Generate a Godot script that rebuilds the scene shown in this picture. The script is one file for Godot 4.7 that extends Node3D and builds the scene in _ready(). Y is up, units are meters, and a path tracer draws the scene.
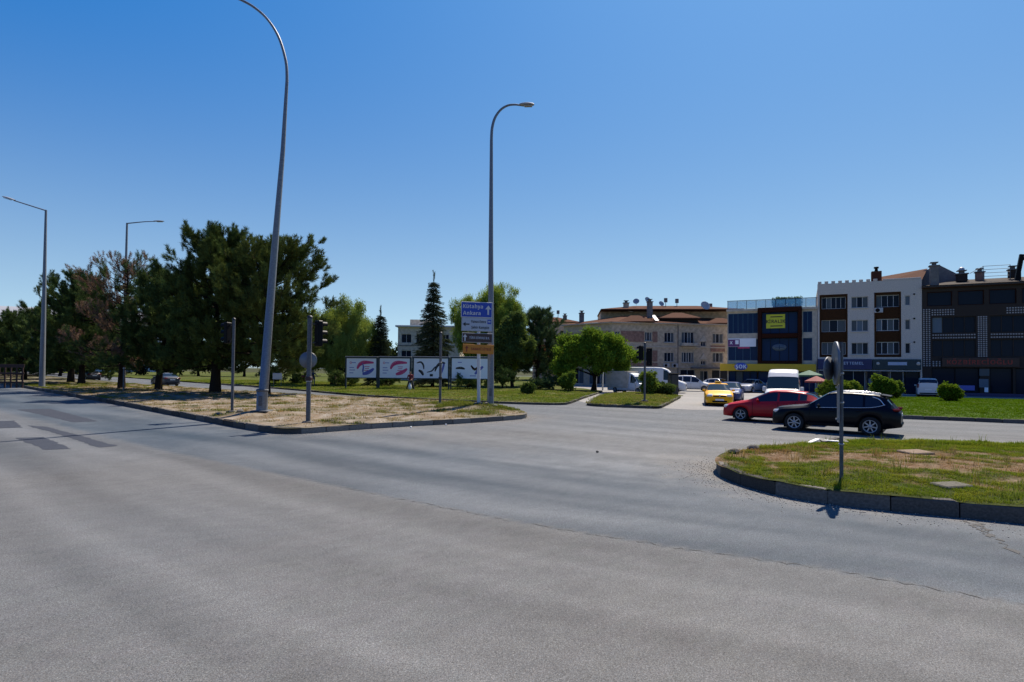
extends Node3D

var used := {}
var M := {}
var rng := RandomNumberGenerator.new()
var nz := FastNoiseLite.new()
var nf := FastNoiseLite.new()

const EXPOSURE := 1.85
const TO_SUN := Vector3(0.38, 1.0, -0.60)

func _ready():
	rng.seed = 4127
	# ---- camera
	var cam := Camera3D.new()
	cam.name = "camera"
	add_child(cam)
	cam.position = Vector3(0, 2.25, 0)
	cam.rotation_degrees = Vector3(1.2, 0, 0.6)
	cam.projection = Camera3D.PROJECTION_FRUSTUM
	cam.near = 0.1
	cam.far = 2000.0
	cam.size = 0.1 * 682.0 / 569.0
	cam.frustum_offset = Vector2(0, 0.1 * 16.5 / 569.0)
	cam.current = true
	# ---- sky, exposure and sun
	var we := WorldEnvironment.new()
	we.name = "world_environment"
	var env := Environment.new()
	env.background_mode = Environment.BG_SKY
	var skm := PanoramaSkyMaterial.new()
	skm.panorama = clear_sky()
	var sky := Sky.new()
	sky.sky_material = skm
	env.sky = sky
	env.tonemap_mode = Environment.TONE_MAPPER_LINEAR
	env.tonemap_exposure = EXPOSURE
	env.sdfgi_enabled = true
	env.ssao_enabled = true
	env.ssil_enabled = true
	we.environment = env
	add_child(we)
	var sun := DirectionalLight3D.new()
	sun.name = "sun"
	add_child(sun)
	sun.look_at_from_position(TO_SUN * 50.0, Vector3.ZERO, Vector3.UP)
	sun.light_energy = 1.6
	sun.light_color = Color(1.0, 0.955, 0.89)
	sun.light_angular_distance = 0.53
	sun.shadow_enabled = true
	# ---- the place
	nz.seed = 11
	nz.frequency = 1.0
	nz.noise_type = FastNoiseLite.TYPE_SIMPLEX
	nz.fractal_octaves = 3
	nf.seed = 77
	nf.frequency = 1.0
	nf.noise_type = FastNoiseLite.TYPE_SIMPLEX
	nf.fractal_type = FastNoiseLite.FRACTAL_NONE
	make_materials()
	build_ground()
	build_buildings()
	build_trees()
	build_poles()
	build_signs()
	build_vehicles()
	build_people()
	build_small_things()
	build_grass()

# cloudless air: deep blue overhead, pale at the horizon, a soft brightening round the sun
func clear_sky() -> ImageTexture:
	var im := Image.create(512, 256, false, Image.FORMAT_RGBF)
	var sun := TO_SUN.normalized()
	for j in 256:
		var e := 90.0 - 180.0 * (j + 0.5) / 256.0
		var c := Vector3(0.30, 0.29, 0.28)
		var k := exp(-maxf(e, 0.0) / 13.0)
		if e >= 0.0: c = Vector3(-0.228, -0.122, 0.325) + Vector3(0.728, 0.825, 0.465) * k
		for i in 512:
			var az := TAU * (i + 0.5) / 512.0
			var d := Vector3(sin(az) * cos(deg_to_rad(e)), sin(deg_to_rad(e)), -cos(az) * cos(deg_to_rad(e)))
			var q := c
			if e >= 0.0: q = (q + Vector3(0.486, 0.649, 0.621) * exp(-rad_to_deg(d.angle_to(sun)) / 58.0)).max(Vector3(0.022, 0.10, 0.36))
			q /= EXPOSURE
			im.set_pixel(i, j, Color(q.x, q.y, q.z))
	return ImageTexture.create_from_image(im)

# ------------------------------------------------------------------ helpers
func numbered(called: String) -> String:
	var k: int = used.get(called, 0)
	used[called] = k + 1
	return called if k == 0 else "%s_%03d" % [called, k]

func thing(called: String, label: String, category: String, at := Vector3.ZERO, turn := 0.0, group := "") -> Node3D:
	var o := Node3D.new()
	o.name = numbered(called)
	add_child(o)
	o.position = at
	o.rotation.y = turn
	meta(o, label, category, group)
	return o

func meta(o: Node, label: String, category: String, group := "", kind := "") -> void:
	if label != "": o.set_meta("label", label)
	if category != "": o.set_meta("category", category)
	if group != "": o.set_meta("group", group)
	if kind != "": o.set_meta("kind", kind)

func part(called: String, mesh: Mesh, m: Material, parent: Node, at := Vector3.ZERO, rot := Vector3.ZERO) -> MeshInstance3D:
	var o := MeshInstance3D.new()
	o.name = called
	o.mesh = mesh
	o.material_override = m
	parent.add_child(o, true)
	o.position = at
	o.rotation = rot
	return o

func structure(called: String, mesh: Mesh, m: Material) -> MeshInstance3D:
	var o := part(numbered(called), mesh, m, self)
	o.set_meta("kind", "structure")
	return o

func copies(called: String, mesh: Mesh, m: Material, parent: Node, tr: Array, cols: Array) -> MultiMeshInstance3D:
	var mm := MultiMesh.new()
	mm.transform_format = MultiMesh.TRANSFORM_3D
	mm.use_colors = true
	mm.mesh = mesh
	mm.instance_count = tr.size()
	for i in tr.size():
		mm.set_instance_transform(i, tr[i])
		mm.set_instance_color(i, cols[i])
	var o := MultiMeshInstance3D.new()
	o.name = called
	o.multimesh = mm
	o.material_override = m
	parent.add_child(o, true)
	o.set_meta("kind", "stuff")
	return o

class MB:
	var st := SurfaceTool.new()
	func _init():
		st.begin(Mesh.PRIMITIVE_TRIANGLES)
	func flat() -> MB:
		st.set_smooth_group(-1)
		return self
	func soft() -> MB:
		st.set_smooth_group(0)
		return self
	func tri(a: Vector3, b: Vector3, c: Vector3, out: Vector3) -> void:
		st.add_vertex(a)
		if (c - a).cross(b - a).dot(out) >= 0.0:
			st.add_vertex(b)
			st.add_vertex(c)
		else:
			st.add_vertex(c)
			st.add_vertex(b)
	func quad(a: Vector3, b: Vector3, c: Vector3, d: Vector3, out: Vector3) -> void:
		tri(a, b, c, out)
		tri(a, c, d, out)
	# a box with chamfered edges when bev > 0
	func box(at: Vector3, s: Vector3, bev := 0.0, basis := Basis.IDENTITY) -> MB:
		st.set_smooth_group(-1)
		var h := s * 0.5
		if bev <= 0.0:
			for ax in 3:
				for sg in [-1.0, 1.0]:
					var n := Vector3.ZERO
					n[ax] = sg
					var u := Vector3.ZERO
					u[(ax + 1) % 3] = h[(ax + 1) % 3]
					var v := Vector3.ZERO
					v[(ax + 2) % 3] = h[(ax + 2) % 3]
					var c := n * h[ax]
					quad(at + basis * (c - u - v), at + basis * (c + u - v), at + basis * (c + u + v), at + basis * (c - u + v), basis * n)
			return self
		var b := minf(bev, minf(h.x, minf(h.y, h.z)) * 0.95)
		for ax in 3:
			var i1 := (ax + 1) % 3
			var i2 := (ax + 2) % 3
			for sg in [-1.0, 1.0]:
				var n := Vector3.ZERO
				n[ax] = sg
				var u := Vector3.ZERO
				u[i1] = h[i1] - b
				var v := Vector3.ZERO
				v[i2] = h[i2] - b
				var c := n * h[ax]
				quad(at + basis * (c - u - v), at + basis * (c + u - v), at + basis * (c + u + v), at + basis * (c - u + v), basis * n)
			for s1 in [-1.0, 1.0]:
				for s2 in [-1.0, 1.0]:
					var a1 := Vector3.ZERO
					a1[i1] = s1 * h[i1]
					a1[i2] = s2 * (h[i2] - b)
					var a2 := Vector3.ZERO
					a2[i1] = s1 * (h[i1] - b)
					a2[i2] = s2 * h[i2]
					var l := Vector3.ZERO
					l[ax] = h[ax] - b
					quad(at + basis * (a1 - l), at + basis * (a1 + l), at + basis * (a2 + l), at + basis * (a2 - l), basis * (a1 + a2))
		for sx in [-1.0, 1.0]:
			for sy in [-1.0, 1.0]:
				for sz in [-1.0, 1.0]:
					var p := Vector3(sx * h.x, sy * h.y, sz * h.z)
					var q := Vector3(sx * b, sy * b, sz * b)
					tri(at + basis * (p - Vector3(0, q.y, q.z)), at + basis * (p - Vector3(q.x, 0, q.z)), at + basis * (p - Vector3(q.x, q.y, 0)), basis * p)
		return self
	# a smooth tube through points with a radius at each
	func tube(pts: Array, rad: Array, sides := 8, caps := true) -> MB:
		st.set_smooth_group(0)
		var rings := []
		for i in pts.size():
			var d: Vector3 = (pts[mini(i + 1, pts.size() - 1)] - pts[maxi(i - 1, 0)]).normalized()
			var u := d.cross(Vector3(0.13, 0.2, 1.0) if absf(d.z) < 0.9 else Vector3(1, 0.1, 0)).normalized()
			var v := d.cross(u)
			var ring := []
			for k in sides:
				var a := TAU * k / sides
				ring.append(pts[i] + (u * cos(a) + v * sin(a)) * rad[i])
			rings.append(ring)
		for i in pts.size() - 1:
			for k in sides:
				var k2 := (k + 1) % sides
				quad(rings[i][k], rings[i][k2], rings[i + 1][k2], rings[i + 1][k], rings[i][k] + rings[i + 1][k2] - pts[i] - pts[i + 1])
		if caps:
			st.set_smooth_group(-1)
			for e in [0, pts.size() - 1]:
				var out: Vector3 = pts[0] - pts[1] if e == 0 else pts[e] - pts[e - 1]
				for k in sides:
					tri(pts[e], rings[e][k], rings[e][(k + 1) % sides], out)
		return self
	# profile [radius, height] turned around an axis through at
	func lathe(at: Vector3, prof: Array, sides := 16, basis := Basis.IDENTITY, smooth := true) -> MB:
		st.set_smooth_group(0 if smooth else -1)
		for i in prof.size() - 1:
			var a: Vector2 = prof[i]
			var b: Vector2 = prof[i + 1]
			var nn := Vector2(b.y - a.y, a.x - b.x)
			for k in sides:
				var t1 := TAU * k / sides
				var t2 := TAU * (k + 1) / sides
				var d1 := Vector3(cos(t1), 0, sin(t1))
				var d2 := Vector3(cos(t2), 0, sin(t2))
				var out := (d1 + d2) * 0.5 * nn.x + Vector3(0, nn.y, 0)
				quad(at + basis * (d1 * a.x + Vector3(0, a.y, 0)), at + basis * (d2 * a.x + Vector3(0, a.y, 0)), at + basis * (d2 * b.x + Vector3(0, b.y, 0)), at + basis * (d1 * b.x + Vector3(0, b.y, 0)), basis * out)
		return self
	# a flat outline (xy) pushed out along z from z0 to z1
	func prism(outline: PackedVector2Array, z0: float, z1: float, tr := Transform3D.IDENTITY) -> MB:
		st.set_smooth_group(-1)
		var idx := Geometry2D.triangulate_polygon(outline)
		for e in [[z0, -1.0], [z1, 1.0]]:
			for i in range(0, idx.size(), 3):
				var a := outline[idx[i]]
				var b := outline[idx[i + 1]]
				var c := outline[idx[i + 2]]
				tri(tr * Vector3(a.x, a.y, e[0]), tr * Vector3(b.x, b.y, e[0]), tr * Vector3(c.x, c.y, e[0]), tr.basis * Vector3(0, 0, e[1] * signf(z1 - z0)))
		var cw := 1.0 if not Geometry2D.is_polygon_clockwise(outline) else -1.0
		for i in outline.size():
			var a := outline[i]
			var b := outline[(i + 1) % outline.size()]
			var n := Vector3(b.y - a.y, a.x - b.x, 0) * cw
			quad(tr * Vector3(a.x, a.y, z0), tr * Vector3(b.x, b.y, z0), tr * Vector3(b.x, b.y, z1), tr * Vector3(a.x, a.y, z1), tr.basis * n)
		return self
	func done() -> ArrayMesh:
		st.generate_normals()
		return st.commit()

func bx(at: Vector3, s: Vector3, bev := 0.0, basis := Basis.IDENTITY) -> ArrayMesh:
	return MB.new().box(at, s, bev, basis).done()

func lin(r: float, g: float, b: float) -> Color:
	return Color(r, g, b).linear_to_srgb()

func mat(called: String, c: Color, rough := 0.8, metal := 0.0) -> StandardMaterial3D:
	var m := StandardMaterial3D.new()
	m.resource_name = called
	m.albedo_color = c.linear_to_srgb()
	m.roughness = rough
	m.metallic = metal
	M[called] = m
	return m

func noise_tex(seed_: int, freq: float, lo: Color, hi: Color, size := 512, octaves := 4, kind := FastNoiseLite.TYPE_SIMPLEX_SMOOTH) -> NoiseTexture2D:
	var t := NoiseTexture2D.new()
	t.width = size
	t.height = size
	t.seamless = true
	var n := FastNoiseLite.new()
	n.seed = seed_
	n.frequency = freq
	n.noise_type = kind
	n.fractal_octaves = octaves
	n.fractal_gain = 0.6
	t.noise = n
	var g := Gradient.new()
	g.set_color(0, lo)
	g.set_color(1, hi)
	t.color_ramp = g
	return t

func grain(m: StandardMaterial3D, seed_: int, tile: float, freq: float, lo: float, hi: float, octaves := 4, size := 512) -> void:
	m.albedo_texture = noise_tex(seed_, freq, Color(lo, lo, lo), Color(hi, hi, hi), size, octaves)
	m.uv1_triplanar = true
	m.uv1_world_triplanar = true
	m.uv1_scale = Vector3.ONE / tile

func pebble_image(seed_: int, size: int, lo: float, hi: float) -> Image:
	# fine aggregate: bright and dark stone specks in a darker binder
	var r := RandomNumberGenerator.new()
	r.seed = seed_
	var im := Image.create(size, size, false, Image.FORMAT_RGB8)
	var d := PackedByteArray()
	d.resize(size * size * 3)
	var n := FastNoiseLite.new()
	n.seed = seed_
	n.frequency = 0.22
	for i in size * size:
		var t := r.randf()
		var v := lerpf(lo, hi, clampf(t * t * 0.45 + 0.25 * r.randf() + 0.30 * (0.5 + 0.9 * n.get_noise_2d(i % size, i / size)), 0, 1))
		if t > 0.965: v = minf(1.0, hi * 1.10)
		elif t < 0.04: v = lo * 0.72
		var warm := (r.randf() - 0.5) * 0.05
		d[i * 3] = int(clampf(v + warm, 0, 1) * 255)
		d[i * 3 + 1] = int(clampf(v, 0, 1) * 255)
		d[i * 3 + 2] = int(clampf(v - warm, 0, 1) * 255)
	im.set_data(size, size, false, Image.FORMAT_RGB8, d)
	return im

func make_materials() -> void:
	var a := mat("asphalt", Color(1, 1, 1), 0.82)
	a.vertex_color_use_as_albedo = true
	a.albedo_texture = ImageTexture.create_from_image(pebble_image(5, 1024, 0.46, 1.0))
	a.uv1_triplanar = true
	a.uv1_world_triplanar = true
	a.uv1_scale = Vector3.ONE / 4.6
	a.roughness = 0.8
	a.metallic_specular = 0.25
	var ap := mat("patch_asphalt", Color(0.098, 0.108, 0.134), 0.75)
	ap.albedo_texture = a.albedo_texture
	ap.uv1_triplanar = true
	ap.uv1_world_triplanar = true
	ap.uv1_scale = Vector3.ONE / 4.1
	grain(mat("crack", Color(0.085, 0.082, 0.078), 0.95), 41, 0.6, 0.04, 0.6, 1.0)
	var e := mat("earth", Color(1, 1, 1), 0.95)
	e.vertex_color_use_as_albedo = true
	grain(e, 8, 1.7, 0.03, 0.62, 1.0, 5)
	var co := mat("concrete_road", Color(1, 1, 1), 0.9)
	co.vertex_color_use_as_albedo = true
	grain(co, 15, 3.1, 0.03, 0.8, 1.0, 5)
	grain(mat("kerb", Color(0.145, 0.135, 0.122), 0.92), 22, 0.5, 0.02, 0.62, 1.0, 5)
	grain(mat("kerb_pale", Color(0.20, 0.185, 0.165), 0.92), 23, 0.6, 0.02, 0.62, 1.0, 5)
	grain(mat("kerb_bleached", Color(0.27, 0.25, 0.22), 0.92), 28, 0.6, 0.02, 0.6, 1.0, 5)
	grain(mat("kerb_dark", Color(0.105, 0.097, 0.088), 0.92), 24, 0.4, 0.02, 0.55, 1.0, 5)
	grain(mat("slab", Color(0.27, 0.205, 0.155), 0.92), 25, 0.6, 0.02, 0.7, 1.0, 5)
	grain(mat("slab_pale", Color(0.30, 0.275, 0.24), 0.92), 27, 0.6, 0.02, 0.7, 1.0, 5)
	grain(mat("slab_grey", Color(0.16, 0.15, 0.125), 0.92), 26, 0.6, 0.02, 0.7, 1.0, 5)
	grain(mat("galvanised", Color(0.215, 0.23, 0.25), 0.5, 0.25), 31, 1.1, 0.02, 0.75, 1.0)
	grain(mat("galvanised_dull", Color(0.13, 0.135, 0.145), 0.6, 0.2), 32, 0.9, 0.02, 0.7, 1.0)
	mat("lamp_grey", Color(0.30, 0.30, 0.30), 0.45, 0.1)
	mat("lamp_glass", Color(0.32, 0.33, 0.33), 0.12)
	mat("black_plastic", Color(0.008,0.008,0.009), 0.45)
	mat("dark_metal", Color(0.022,0.023,0.025), 0.5, 0.3)
	mat("sign_back", Color(0.16, 0.17, 0.185), 0.5, 0.2)
	mat("white_paint", Color(0.52, 0.52, 0.51), 0.5)
	mat("sign_blue", Color(0.012, 0.05, 0.34), 0.45)
	mat("sign_white", Color(0.36, 0.40, 0.45), 0.45)
	mat("sign_brown", Color(0.045, 0.018, 0.014), 0.45)
	mat("sign_orange", Color(0.50, 0.18, 0.008), 0.45)
	mat("ink", Color(0.012, 0.012, 0.014), 0.6)
	mat("ink_red", Color(0.20, 0.03, 0.01), 0.6)
	mat("lens_red", Color(0.20, 0.01, 0.008), 0.2)
	mat("lens_amber", Color(0.30, 0.12, 0.01), 0.2)
	mat("lens_green", Color(0.01, 0.10, 0.04), 0.2)
	# plants
	for q in [["needle", Color(0.05, 0.07, 0.03)], ["leaf", Color(0.30, 0.42, 0.06)], ["blade", Color(0.32, 0.45, 0.08)]]:
		var lm := mat(q[0], Color(1, 1, 1), 0.7)
		lm.vertex_color_use_as_albedo = true
		lm.backlight_enabled = true
		lm.backlight = Color(0.8, 0.8, 0.7) if q[0] != "needle" else Color(0.45, 0.45, 0.4)
		lm.cull_mode = BaseMaterial3D.CULL_DISABLED
		lm.metallic_specular = 0.04
		lm.roughness = 0.9
	var bk := mat("bark", Color(0.055, 0.042, 0.032), 0.95)
	grain(bk, 51, 0.7, 0.03, 0.45, 1.0, 5)
	# buildings
	var cl := mat("clay_tiles", Color(0.16, 0.078, 0.052), 0.9)
	grain(cl, 61, 1.3, 0.06, 0.5, 1.0, 3)
	grain(mat("stone_cladding", Color(0.82, 0.72, 0.62), 0.85), 62, 2.2, 0.05, 0.66, 1.0, 4)
	grain(mat("render_beige", Color(0.60, 0.49, 0.36), 0.9), 63, 4.0, 0.012, 0.72, 1.0, 6)
	grain(mat("render_rose", Color(0.36, 0.215, 0.165), 0.9), 64, 3.0, 0.012, 0.72, 1.0, 6)
	grain(mat("render_pale", Color(0.62, 0.54, 0.43), 0.9), 65, 4.0, 0.012, 0.76, 1.0, 6)
	grain(mat("render_grey", Color(0.22, 0.205, 0.195), 0.9), 66, 4.0, 0.012, 0.76, 1.0, 6)
	grain(mat("brown_panel", Color(0.075, 0.034, 0.016), 0.75), 67, 2.0, 0.02, 0.72, 1.0)
	grain(mat("dark_frame", Color(0.05, 0.017, 0.011), 0.6), 68, 2.0, 0.02, 0.75, 1.0)
	mat("dark_facade", Color(0.046, 0.036, 0.031), 0.55)
	grain(mat("metal_roof", Color(0.085, 0.072, 0.062), 0.8), 69, 2.0, 0.03, 0.7, 1.0)
	grain(mat("chimney_brick", Color(0.12, 0.055, 0.042), 0.9), 70, 0.9, 0.05, 0.5, 1.0)
	mat("glass_dark", Color(0.012, 0.018, 0.030), 0.06)
	mat("glass_coated", Color(0.011, 0.030, 0.080), 0.05)
	mat("glass_curtain", Color(0.085, 0.10, 0.11), 0.12)
	mat("glass_pale", Color(0.12, 0.155, 0.19), 0.1)
	mat("window_white", Color(0.42, 0.41, 0.40), 0.5)
	mat("window_brown", Color(0.10, 0.06, 0.04), 0.5)
	mat("fascia_yellow", Color(0.64, 0.39, 0.006), 0.5)
	mat("fascia_navy", Color(0.010, 0.016, 0.085), 0.5)
	mat("fascia_teal", Color(0.006, 0.024, 0.032), 0.5)
	mat("fascia_dark_red", Color(0.03, 0.007, 0.005), 0.5)
	mat("letters_red", Color(0.25, 0.018, 0.010), 0.5)
	mat("letters_pale", Color(0.42, 0.46, 0.56), 0.5)
	mat("banner_yellow", Color(0.55, 0.56, 0.03), 0.6)
	mat("poster_white", Color(0.82, 0.83, 0.85), 0.5)
	mat("poster_pink", Color(0.58, 0.05, 0.16), 0.5)
	mat("poster_blue", Color(0.10, 0.12, 0.42), 0.5)
	mat("poster_purple", Color(0.12, 0.03, 0.14), 0.5)
	mat("billboard_frame", Color(0.02, 0.035, 0.042), 0.6)
	mat("awning_green", Color(0.008, 0.075, 0.042), 0.8)
	mat("awning_red", Color(0.18, 0.02, 0.02), 0.8)
	mat("interior_dark", Color(0.03, 0.028, 0.026), 0.9)
	var rg := mat("rail_glass", Color(0.10, 0.36, 0.58), 0.05)
	rg.transparency = BaseMaterial3D.TRANSPARENCY_ALPHA
	rg.albedo_color.a = 0.45
	mat("rail_blue", Color(0.03,0.10,0.17), 0.4, 0.3)
	mat("rust_wood", Color(0.04, 0.018, 0.013), 0.85)
	# vehicles
	for q in [["paint_black", Color(0.0025, 0.003, 0.006)], ["paint_red", Color(0.42, 0.010, 0.016)], ["paint_taxi", Color(0.74, 0.37, 0.003)], ["paint_white", Color(0.56, 0.56, 0.55)], ["paint_silver", Color(0.36, 0.37, 0.39)], ["paint_blue", Color(0.02, 0.035, 0.12)], ["paint_grey", Color(0.07, 0.07, 0.075)]]:
		var p := mat(q[0], q[1], 0.38)
		p.clearcoat_enabled = true
		p.clearcoat = 0.3 if q[0] != "paint_black" else 0.12
		p.metallic_specular = 0.25
		p.clearcoat_roughness = 0.06
	mat("car_glass", Color(0.012, 0.015, 0.017), 0.04)
	mat("tyre", Color(0.012, 0.012, 0.012), 0.9)
	mat("alloy", Color(0.42, 0.42, 0.43), 0.35, 0.6)
	mat("chrome", Color(0.62, 0.62, 0.63), 0.18, 0.9)
	mat("headlamp", Color(0.55, 0.57, 0.60), 0.08)
	mat("taillamp", Color(0.13, 0.006, 0.006), 0.12)
	mat("plate", Color(0.66, 0.66, 0.64), 0.5)
	grain(mat("tile_white", Color(0.50, 0.47, 0.46), 0.6), 81, 1.0, 0.05, 0.7, 1.0)
	for q in ["stone_cladding", "render_beige", "render_rose", "render_pale", "render_grey", "brown_panel", "dark_frame", "dark_facade", "kerb", "kerb_pale", "kerb_dark", "clay_tiles", "metal_roof", "chimney_brick", "earth", "concrete_road", "bark", "tile_white", "slab", "slab_grey"]:
		M[q].metallic_specular = 0.12
	for q in ["glass_dark", "glass_coated", "glass_curtain", "glass_pale", "patch_asphalt", "black_plastic"]:
		M[q].metallic_specular = 0.17
	# people
	mat("skin", Color(0.42, 0.24, 0.16), 0.6)
	mat("cloth_red", Color(0.16, 0.012, 0.02), 0.9)
	mat("cloth_dark", Color(0.025, 0.028, 0.032), 0.9)
	mat("cloth_green", Color(0.05, 0.10, 0.07), 0.9)
	mat("hair", Color(0.015, 0.012, 0.01), 0.8)
	mat("litter_white", Color(0.68, 0.68, 0.66), 0.7)
	mat("litter_dark", Color(0.03, 0.03, 0.03), 0.7)

# ------------------------------------------------------------------ ground
func grid_sheet(xs: PackedFloat32Array, zs: PackedFloat32Array, y: float, col: Callable) -> ArrayMesh:
	var v := PackedVector3Array()
	var n := PackedVector3Array()
	var c := PackedColorArray()
	var idx := PackedInt32Array()
	for z in zs:
		for x in xs:
			v.append(Vector3(x, y, z))
			n.append(Vector3.UP)
			c.append(col.call(x, z))
	var w := xs.size()
	for j in zs.size() - 1:
		for i in w - 1:
			var a := j * w + i
			idx.append_array(PackedInt32Array([a, a + 1, a + w, a + 1, a + w + 1, a + w]))
	var arr := []
	arr.resize(Mesh.ARRAY_MAX)
	arr[Mesh.ARRAY_VERTEX] = v
	arr[Mesh.ARRAY_NORMAL] = n
	arr[Mesh.ARRAY_COLOR] = c
	arr[Mesh.ARRAY_INDEX] = idx
	var m := ArrayMesh.new()
	m.add_surface_from_arrays(Mesh.PRIMITIVE_TRIANGLES, arr)
	return m

func seg_dist(p: Vector2, a: Vector2, b: Vector2) -> float:
	return p.distance_to(Geometry2D.get_closest_point_to_segment(p, a, b))

func edge_dist(p: Vector2, poly: PackedVector2Array) -> float:
	var d := 1e9
	for i in poly.size():
		d = minf(d, seg_dist(p, poly[i], poly[(i + 1) % poly.size()]))
	return d

func path_dist(p: Vector2, path: PackedVector2Array) -> float:
	var d := 1e9
	for i in path.size() - 1:
		d = minf(d, seg_dist(p, path[i], path[i + 1]))
	return d

# a raised patch of ground: outline points plus inner points, triangulated; height and colour per point
func ground_patch(poly: PackedVector2Array, step: float, hgt: Callable, col: Callable, lo := Rect2(-400, -400, 800, 800)) -> ArrayMesh:
	var pts := PackedVector2Array()
	for i in poly.size():
		var a := poly[i]
		var b := poly[(i + 1) % poly.size()]
		var k := maxi(1, int(a.distance_to(b) / (step * 1.2)))
		for j in k: pts.append(a.lerp(b, float(j) / k))
	var r := Rect2(poly[0], Vector2.ZERO)
	for p in poly: r = r.expand(p)
	r = r.intersection(lo)
	var j := 0
	var y := r.position.y
	while y < r.end.y:
		var x := r.position.x + (step * 0.5 if j % 2 else 0.0)
		while x < r.end.x:
			var p := Vector2(x + rng.randf_range(-0.2, 0.2) * step, y + rng.randf_range(-0.2, 0.2) * step)
			if Geometry2D.is_point_in_polygon(p, poly) and edge_dist(p, poly) > step * 0.35: pts.append(p)
			x += step
		y += step * 0.87
		j += 1
	var t := Geometry2D.triangulate_delaunay(pts)
	var st := SurfaceTool.new()
	st.begin(Mesh.PRIMITIVE_TRIANGLES)
	st.set_smooth_group(0)
	for p in pts:
		st.set_color(col.call(p))
		st.add_vertex(Vector3(p.x, hgt.call(p), p.y))
	for i in range(0, t.size(), 3):
		var a := pts[t[i]]
		var b := pts[t[i + 1]]
		var c := pts[t[i + 2]]
		if not Geometry2D.is_point_in_polygon((a + b + c) / 3.0, poly): continue
		if (b - a).cross(c - a) > 0:
			st.add_index(t[i]); st.add_index(t[i + 1]); st.add_index(t[i + 2])
		else:
			st.add_index(t[i]); st.add_index(t[i + 2]); st.add_index(t[i + 1])
	st.generate_normals()
	return st.commit()

var kerb_meshes := []

# single kerb stones set end to end along a path (foot line of the kerb, stones lie on the inner side)
func kerb(parent: Node, path: Array, inner: float, height: float, length: float, mats: Array, tilt := 0.02, skip := []) -> void:
	if kerb_meshes.is_empty():
		for i in 4:
			kerb_meshes.append(bx(Vector3(0, 0.5, 0), Vector3(1, 1, 1), 0.09 - 0.012 * i))
	var cur := Curve2D.new()
	for i in path.size(): cur.add_point(path[i])
	var total := cur.get_baked_length()
	var n := int(round(total / length))
	for i in n:
		if skip.has(i): continue
		var a := cur.sample_baked(total * i / n)
		var b := cur.sample_baked(total * (i + 1) / n)
		var d := (b - a).normalized()
		var nn := Vector2(-d.y, d.x) * signf(inner)
		var c := (a + b) * 0.5 + nn * (absf(inner) * 0.5 + rng.randf_range(-0.012, 0.012))
		var o := part("kerb_stone", kerb_meshes[rng.randi() % 4], mats[rng.randi() % mats.size()], parent)
		o.position = Vector3(c.x, -0.06, c.y)
		o.rotation = Vector3(rng.randf_range(-tilt, tilt), -atan2(d.y, d.x), rng.randf_range(-tilt, tilt) * 0.5)
		o.scale = Vector3(a.distance_to(b) - 0.015 - rng.randf() * 0.015, height + 0.06 + rng.randf_range(-0.012, 0.012), absf(inner))

func smooth_poly(pts: Array, per := 4) -> PackedVector2Array:
	var cur := Curve2D.new()
	for i in pts.size():
		var t: Vector2 = (pts[mini(i + 1, pts.size() - 1)] - pts[maxi(i - 1, 0)]) / 6.0
		cur.add_point(pts[i], -t, t)
	var out := PackedVector2Array()
	for i in pts.size() - 1:
		for k in per: out.append(cur.sample(i, float(k) / per))
	out.append(pts[-1])
	return out

func band(lo: float, hi: float, x: float) -> float:
	return smoothstep(lo, hi, x)

var SEAM := PackedVector2Array([Vector2(-60, -56.5), Vector2(-26, -28.5), Vector2(-8.91, -14.91), Vector2(-3.22, -10.78), Vector2(0.03, -8.5), Vector2(2.07, -7.33), Vector2(3.68, -6.54), Vector2(5.03, -5.61), Vector2(14, -0.4), Vector2(30, 8)])
var RIGHT_FRONT := []
var LEFT_FRONT := []
var right_isl: PackedVector2Array
var left_isl: PackedVector2Array
var park: PackedVector2Array
var mid_isl: PackedVector2Array
var right_verge: PackedVector2Array

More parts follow.
